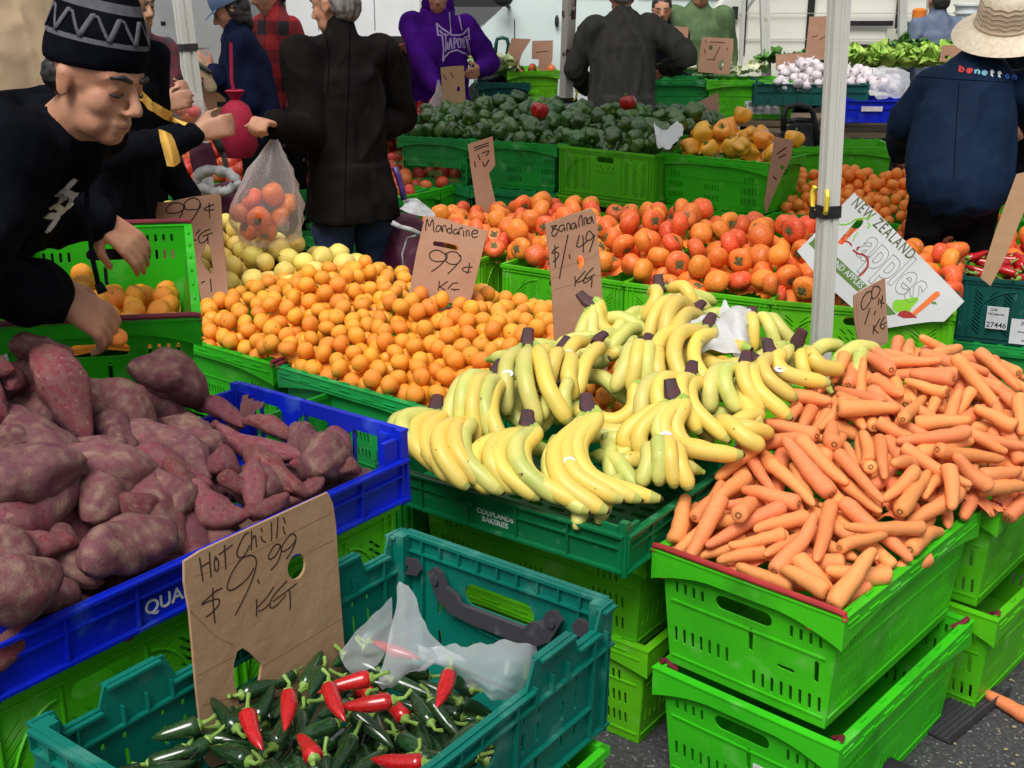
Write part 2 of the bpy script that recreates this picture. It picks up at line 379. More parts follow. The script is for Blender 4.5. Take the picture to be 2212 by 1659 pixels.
def teal_crate():
    L, W, H = .655, .40, .21; b = MB()
    for k in range(4):
        longs = k % 2 == 0; w = (L if longs else W)-.010; holes = []
        M = side_M(k, L, W, .005, .012, H)
        if longs:
            out = castle(w, H)
            for cx in (-.22, -.13, .13, .22):
                for d in (-.016, .016):
                    holes += [slot(cx+d, .05, .007, .030, 3), slot(cx+d, .095, .007, .030, 3), slot(cx+d, .128, .007, .010, 3)]
            holes.append(slot(0, .118, .115, .034, 4))
            for d in (-.05, -.02, .02, .05): holes.append(slot(d, .045, .007, .030, 3))
        else:
            out = [(-w/2,.002),(w/2,.002),(w/2,H),(-w/2,H)]
            holes.append(slot(.0, H-.070, .130, .036, 5))
            for x, y in ((-.115,.10),(.115,.10),(-.115,.045),(.115,.045),(-.05,.045),(.05,.045),(-.16,.075),(.16,.075)): holes.append(slot(x, y, .007, .028, 3))
        vs, fs = ear_mesh(out, holes, .0036); b.add(vs, fs, 0, M)
        for face in (0, 1):     # ribs outside and inside
            z0, z1 = (.0020, .0095) if face == 0 else (-.0095, -.0020)
            def rib(x0, y0, x1, y1): b.box((x0,y0,z0), (x1,y1,z1), 0, M)
            if longs:
                segs = [(-w/2,-w/2+.03),(-w/2+.10,-w/2+.18),(w/2-.18,w/2-.10),(w/2-.03,w/2)]
                for x0, x1 in segs: rib(x0+.001, H-.0075, x1-.001, H-.0035)
                for x0, x1 in ((-w/2+.19, w/2-.19),): rib(x0, H-.0465, x1, H-.0425)
                for x0, x1 in ((-w/2+.036,-w/2+.09),(w/2-.09,w/2-.036)): rib(x0, H-.0365, x1, H-.0325)
                rib(-w/2+.002, H-.066, w/2-.002, H-.0625); rib(-w/2+.002, .012, w/2-.002, .016)
                rib(-.27, .066, -.10, .0685); rib(.10, .066, .27, .0685)
                for x in (-.302,-.27,-.205,-.17,-.132,-.093,.093,.132,.17,.205,.27,.302): rib(x-.0013, H-.062 if abs(x) in (.132,.17,.205) else .017, x+.0013, H-.043 if abs(x)<.11 else H-.038)
                for x in (-.02, .02): rib(x-.0012, H-.062, x+.0012, H-.047)
            else:
                rib(-w/2+.010, H-.006, w/2-.010, H-.001); rib(-w/2+.010, H-.030, w/2-.010, H-.0272)
                for i in range(11):
                    x = -w/2+.012+(w-.024)*i/10; rib(x-.0012, H-.0270, x+.0012, H-.0065)
                rib(-w/2+.010, .012, w/2-.010, .016)
                for x in (-.145, .145): rib(x-.0013, .017, x+.0013, H-.031)
                pts = [(-.125+.025*i, H-.075-.050*math.sin(math.pi*i/10), z0+.004) for i in range(11)]
                b.tube(pts, .0026, 5, M=M, cap=False)
    for sx in (-1, 1):
        for sy in (-1, 1): b.box((sx*(L/2-.018)-.0105, sy*(W/2-.018)-.0105, .004), (sx*(L/2-.018)+.0105, sy*(W/2-.018)+.0105, H-.001))
    b.box((-L/2+.016,-W/2+.016,.002), (L/2-.016,W/2-.016,.006))
    root = thing('folding_crate'); b.build('body', TEAL, root, smooth=30)
    for k in (1, 3):       # dark swing handle on the short walls, set on the inner face
        M = side_M(k, L, W, .005, .012, H); h = MB()
        for zz in (-.016,):
            pr = [(-.125,H-.048),(-.112,H-.036),(-.098,H-.042),(-.088,H-.062),(-.068,H-.070),(-.060,H-.082),(.060,H-.082),(.068,H-.070),(.088,H-.062),(.098,H-.042),(.112,H-.036),(.125,H-.048),(.105,H-.088),(.080,H-.104),(.04,H-.108),(-.04,H-.108),(-.080,H-.104),(-.105,H-.088)]
            vs, fs = ear_mesh(pr[::-1], [slot(-.108,H-.056,.010,.010,3), slot(.108,H-.056,.010,.010,3)], .008); h.add([(x,y,z+zz) for x,y,z in vs], fs, 0, M)
        for s in (-1, 1):
            h.tube([(s*.108,H-.056,-.024),(s*.108,H-.056,-.008)], .007, 10, M=M)
            pr = [(s*.150,H-.036),(s*.185,H-.040),(s*.185,H-.052),(s*.165,H-.050),(s*.172,H-.066),(s*.148,H-.062),(s*.140,H-.050)]
            vs, fs = ear_mesh(pr, [], .006); h.add([(x,y,z-.015) for x,y,z in vs], fs, 0, M)
        h.build('handle', DKGREY, root)
    return root
def tray(color, L, W, hs, hl, posts=.02, floor_slots=True, win_short=False, nrib=8):
    """bakery tray: short walls hs high, long walls hl high, ribbed outside"""
    b = MB()
    for k in range(4):
        longs = k % 2 == 0; w = (L if longs else W)-.016; h = hl if longs else hs; M = side_M(k, L, W, .008, .010, h); holes = []
        if win_short and not longs:
            n = 3; cw = (w-.05)/n
            for i in range(n):
                cx = -w/2+.025+cw*(i+.5); holes.append([(cx-cw/2+.012,.035),(cx+cw/2-.012,.035),(cx+cw/2-.016,h-.040),(cx+cw/2-.035,h-.026),(cx-cw/2+.035,h-.026),(cx-cw/2+.016,h-.040)])
        vs, fs = ear_mesh([(-w/2,.002),(w/2,.002),(w/2,h-.001),(-w/2,h-.001)], holes, .004); b.add(vs, fs, 0, M)
        b.box((-w/2,h-.007,.0022),(w/2,h-.002,.0125),0,M); b.box((-w/2,.006,.0022),(w/2,.011,.0125),0,M)
        if longs or not win_short: b.box((-w/2+.01,h*.62,.0022),(w/2-.01,h*.62+.003,.0085),0,M)
        for i in range(nrib+1):
            x = -w/2+.002+(w-.004)*i/nrib
            b.box((x-.0017,.0112,.0022),(x+.0017,h-.0072,.0100),0,M)
    for sx in (-1, 1):
        for sy in (-1, 1):
            x, y = sx*(L/2-.012), sy*(W/2-.012); hp = max(hs, hl)+posts
            b.add([(x-.013*sx*0-.011,y-.011,0),(x+.011,y-.011,0),(x+.011,y+.011,0),(x-.011,y+.011,0),(x-.008,y-.008,hp),(x+.008,y-.008,hp),(x+.008,y+.008,hp),(x-.008,y+.008,hp)], [(0,3,2,1),(4,5,6,7),(0,1,5,4),(1,2,6,5),(2,3,7,6),(3,0,4,7)])
            b.box((x-sx*.030-.018, y-.0045, .01), (x-sx*.030+.018, y+.0045, hp-.012)); b.box((x-.0045, y-sx*0-sy*.030-.018, .012), (x+.0045, y-sy*.030+.018, hp-.014))
    holes = []
    nx, ny = int(L/.055), int(W/.04)
    for i in range(nx):
        for j in range(ny): holes.append(slot(-L/2+.03+(L-.06)*(i+.5)/nx, -W/2+.03+(W-.06)*(j+.5)/ny, .036, .016, 2))
    vs, fs = ear_mesh([(-L/2+.015,-W/2+.015),(L/2-.015,-W/2+.015),(L/2-.015,W/2-.015),(-L/2+.015,W/2-.015)], holes, .004)
    b.add([(x,y,z+.010) for x,y,z in vs], fs)
    root = thing('bakery_tray'); b.build('body', color, root, smooth=30); return root
def put(o, x, y, z, yaw, label, cat, group=None):
    o.location = (x, y, z); o.rotation_euler = (0, 0, R(yaw)); tag(o, label, cat, group); return o
def put_front(o, P, yaw, z, L, W, label, cat, group=None, anchor='right'):
    """P = world xy of the front rim corner (nearest the viewer's right end of the front face); yaw = direction of the front face"""
    a = Vector((math.cos(R(yaw)), math.sin(R(yaw)))); n = Vector((-a.y, a.x))
    c = Vector(P[:2])+(-a if anchor == 'right' else a)*L/2+n*W/2
    return put(o, c.x, c.y, z, yaw, label, cat, group)
# ================================================================ ground
asph = mat('asphalt', (.040,.041,.044), .85, .3, base2=(.062,.062,.064), vscale=90, speck=((.24,.23,.22), 120, .60, .68), bump=1, bscale=110, detail=6)
g = MB().grid([[(-60+120*i/24, -12+140*j/24, 0) for i in range(25)] for j in range(25)])
struct(g.build('asphalt', asph))
overcast = None
# ================================================================ crates in the foreground
c = vented_crate(G_BRIGHT, bars=REDBAR)
put(c, .612, 2.095, .25, 48, 'bright green vented crate full of carrots with a red bar along its front', 'crate', 'green crates under the carrots')
put(vented_crate(G_BRIGHT, bars=MAROON, bar_up=False), .622, 2.083, 0, 48, 'bright green vented crate directly under the front carrot crate with the white label', 'crate', 'green crates under the carrots')
put(vented_crate(G_BRIGHT, bars=MAROON), 1.045, 2.535, .25, 48.5, 'scratched green crate behind the front carrot crate, holding the far half of the carrots', 'crate', 'green crates under the carrots')
put(vented_crate(G_LIME, bars=MAROON, bar_up=False), 1.075, 2.520, 0, 47, 'lime green crate on the ground under the second carrot crate', 'crate', 'green crates under the carrots')
ban = tray(D_GREEN, .62, .46, .085, .085, posts=.022, nrib=5)
put_front(ban, (.209,1.931), -36, .475, .62, .46, 'dark green bakery tray with white lettering, full of banana bunches', 'tray')
T_BAN = ban
put_front(vented_crate(G_LIME, bars=None), (.258,2.035), -37, .23, .6, .4, 'green slotted crate right under the banana tray', 'crate', 'crates under the banana tray')
put_front(vented_crate(G_LIME, bars=None), (.272,2.045), -37, -.0, .6, .4, 'lowest green crate standing on the asphalt under the banana tray', 'crate', 'crates under the banana tray')
put_front(lattice_crate(G_EMER), (-.235,2.40), -37, .21, .6, .4, 'green folding crate between the blue tray and the banana tray', 'crate', 'crates under the banana tray')
put_front(vented_crate(G_EMER, bars=None), (-.235,2.41), -37, -.035, .6, .4, 'shaded green crate low down between the kumara and banana stacks', 'crate', 'crates under the banana tray')
for k in range(2):
    put_front(vented_crate(G_LIME, bars=None), (.93,2.87), 54, .25-.25*k, .6, .4, ['green crate behind the banana tray holding the rear bananas', 'green crate at ground level behind the banana tray'][k], 'crate', 'crates under the banana tray')
# blue kumara tray, 0.45 wide, its long side towards the viewer
blue = tray(BLUE, .80, .45, .135, .085, posts=.0, win_short=True, nrib=7)
BL = on(888, 985, .735)
put_front(blue, BL, 53.1, .65, .80, .45, 'bright blue bakery tray heaped with purple kumara', 'tray')
for k, (dx, zz) in enumerate(((0,.40),(0.02,.15),(0.01,-.10))):
    a = Vector((math.cos(R(53)), math.sin(R(53))));
    for j in range(1 if zz < 0 else 2):
        if zz < 0: continue
        put_front([lattice_crate, vented_crate][k % 2](G_EMER if k else G_BRIGHT), (BL.x-a.x*(.40*j+.02)*1.0-.01, BL.y-a.y*(.40*j+.02)+.01), 53, zz, .40, .6, ('green crate under the %s end of the blue kumara tray' % ['far', 'near'][j]) if k == 0 else ('shaded green crate low in the stack under the %s end of the blue tray' % ['far', 'near'][j]), 'crate', 'crates under the blue tray').rotation_euler.z += R(90)
# teal chilli crate (its short wall with the dark handle is the far one)
teal = teal_crate()
tb = on(*(958.8*.9036, 1257*.9036), .70)
aT = Vector((math.cos(R(-36.5)), math.sin(R(-36.5)), 0)); nT = Vector((-aT.y, aT.x, 0))
cT = Vector((tb.x, tb.y, 0))+aT*.20-nT*.3275
put(teal, cT.x, cT.y, .49, -36.5+90, 'big teal folding crate with stepped side walls and a dark handle, chillies inside', 'crate')
put(lattice_crate(G_BRIGHT), cT.x+.01, cT.y-.01, .235, 53.5, 'green folding crate hidden under the teal chilli crate', 'crate', 'crates under the teal crate')
put(lattice_crate(G_BRIGHT), cT.x+.01, cT.y-.01, -.0, 53.5, 'bottom green crate of the stack that carries the teal chilli crate', 'crate', 'crates under the teal crate')
# ================================================================ mandarin crates, two rows
aM = Vector((math.cos(R(-38.9)), math.sin(R(-38.9)))); nM = Vector((-aM.y, aM.x)); P0 = Vector((-.199, 2.767))
for r in range(2):
    for k in range(-1, 3):
        P = P0-aM*((.615*k) if k >= 0 else -.41)+nM*(.42*r)
        if r == 1 and k == 2: continue
        LL = .40 if k == -1 else .6
        for lv in (0, 1):
            w_ = ['right', 'middle', 'left', 'far left'][k+1]
            put_front(vented_crate(G_BRIGHT if (k+r) % 2 else G_EMER, bars=MAROON, L=LL), P, -38.9, .25*lv, LL, .4, ('green crate in the %s row under the mandarins, %s one, %s' % (['front', 'back'][r], w_, ['on the ground', 'holding the fruit'][lv])), 'crate', 'crates under the mandarin pile')
# ================================================================ persimmon crates
rowP = [((-.127,4.536),-35,.6), ((.41,4.141),-34.5,.56), ((.885,3.883),-28.5,.55), ((1.441,3.671),-20.9,.6)]
for i, (P, yw, L) in enumerate(rowP):
    for lv in (0, 1):
        put_front(lattice_crate(G_LIME, L=.6 if L > .57 else .55), P, yw, .25*lv, L, .4, 'lime green folding crate, number from the left %s, in the %s layer of the front persimmon row' % (['one', 'two', 'three', 'four'][i], ['bottom', 'top'][lv]) if 0 else 'lime folding crate %s of the persimmon front row, %s' % (['at the left end', 'behind the banana sign', 'left of the white pole', 'right of the white pole'][i], ['on the ground', 'upper layer'][lv]), 'crate', 'folding crates of the persimmon row')
    n = Vector((-math.sin(R(yw)), math.cos(R(yw))))
    put_front(lattice_crate(G_LIME, L=.6 if L > .57 else .55), Vector(P)+n*.41, yw, .25, L, .4, 'lime folding crate %s of the hidden back row under the persimmons' % ['at the left end', 'second from the left', 'third from the left', 'at the right end'][i], 'crate', 'folding crates of the persimmon row')
for k, (zz, cr, lab) in enumerate(((.25, lattice_crate(D_TEAL), 'dark teal folding crate of red chillies with a 27446 label, at the right edge'), (0, vented_crate(G_EMER, bars=None), 'green crate on the ground under the dark teal chilli crate'))):
    put_front(cr, (1.668-.03*k,4.246), -24, zz, .6, .4, lab, 'crate', anchor='left')
T_DTEAL = None
# more persimmon crates further right, behind the apples panel
put_front(lattice_crate(G_LIME), (1.50,4.60), -25, .25, .6, .4, 'folding crate under the persimmons behind the apples panel', 'crate', anchor='left')
put_front(vented_crate(G_EMER, bars=None), (2.20,4.95), -30, .32, .6, .4, 'green crate of oranges at the right edge behind the leaning card', 'crate', anchor='left')
# ================================================================ pepper crates
pep = [((-.23,6.345),-22,.436,vented_crate,G_EMER,'emerald crate at the left end of the green pepper row'), ((.232,6.111),-27,.518,vented_crate,G_EMER,'emerald slotted crate of green peppers behind the tall price card'),
       ((.692,5.722),-40.2,.60,lattice_crate,G_LIME,'lime folding crate with herringbone slots under the green peppers'), ((1.182,5.438),-38.9,.612,vented_crate,G_BRIGHT,'bright green slotted crate heaped with yellow peppers')]
for i, (P, yw, L, fn, cl, lab) in enumerate(pep):
    n = Vector((-math.sin(R(yw)), math.cos(R(yw)))); f = dict(bars=None) if fn is vented_crate else {}
    for lv in (2, 1, 0):
        put_front(fn(cl, L=L, **f), P, yw, .25*lv, L, .4, lab if lv == 2 else 'green crate in the %s layer below the %s pepper crate' % (['bottom', 'middle'][min(lv, 1)], ['leftmost', 'second', 'third', 'yellow'][i]), 'crate', 'crates under the peppers')
    if i < 3: put_front(fn(cl, L=L, **f), Vector(P)+n*.42, yw, .5, L, .4, 'back row crate under the green peppers, %s' % ['left', 'middle', 'right'][i], 'crate', 'crates under the peppers')
# right mandarin heap crates
a2 = Vector((math.cos(R(-31)), math.sin(R(-31)))); n2 = Vector((-a2.y, a2.x)); Q = Vector((1.17,5.615))
for k in range(2):
    for r in range(2):
        put_front(lattice_crate(G_BRIGHT), Q+a2*(.61*k)+n2*(.42*r), -31, .25, .6, .4, 'green folding crate under the small far mandarins, %s %s' % (['front', 'back'][r], ['left', 'right'][k]), 'crate', 'crates under the far mandarins', anchor='left')
        if r == 0: put_front(lattice_crate(G_BRIGHT), Q+a2*(.61*k)+n2*(.42*r), -31, 0, .6, .4, 'ground level green crate below the far mandarins, %s' % ['left', 'right'][k], 'crate', 'crates under the far mandarins', anchor='left')
bc = vented_crate(G_BRIGHT, bars=None); pb = at(1690, 350, 6.45)
put_front(bc, (pb.x, pb.y), -5, .45, .6, .4, 'green crate right behind the yellow peppers by the trolley handle', 'crate', anchor='left')
# tomato crates
tf = [on(353,388,.5), on(643,420,.5), on(860,428,.5), on(1025,392,.5)]
def along(A, B, n, fn, color, z, lab, group, names, W=.4):
    A, B = Vector(A[:2]), Vector(B[:2]); d = (B-A); L = d.length/n; yw = math.degrees(math.atan2(d.y, d.x)); u = d.normalized()
    for i in range(n):
        f = dict(bars=None) if fn is vented_crate else {}
        put_front(fn(color, L=round(L-.01, 2), **f), A+u*(L*(i+1)-.005), yw, z, round(L-.01, 2), W, lab % names[i], 'crate', group)
nn = ['at the left end', 'second from the left', 'third from the left', 'fourth from the left']
along(tf[0], tf[2], 3, vented_crate, G_EMER, .25, 'green crate along the front of the tomato pile, %s', 'crates under the tomatoes', nn)
along(tf[0], tf[2], 3, vented_crate, G_EMER, 0, 'green crate on the ground under the tomato pile, %s', 'crates under the tomatoes', nn)
along(tf[2]+Vector((.03,.03,0)), tf[3], 2, vented_crate, G_BRIGHT, .25, 'green crate on the right flank of the tomatoes, %s', 'crates under the tomatoes', ['nearer the black coat', 'nearer the tall price card'])
along(tf[2]+Vector((.03,.03,0)), tf[3], 2, vented_crate, G_EMER, 0, 'ground level green crate on the right flank of the tomatoes, %s', 'crates under the tomatoes', ['nearer the black coat', 'nearer the price card'])
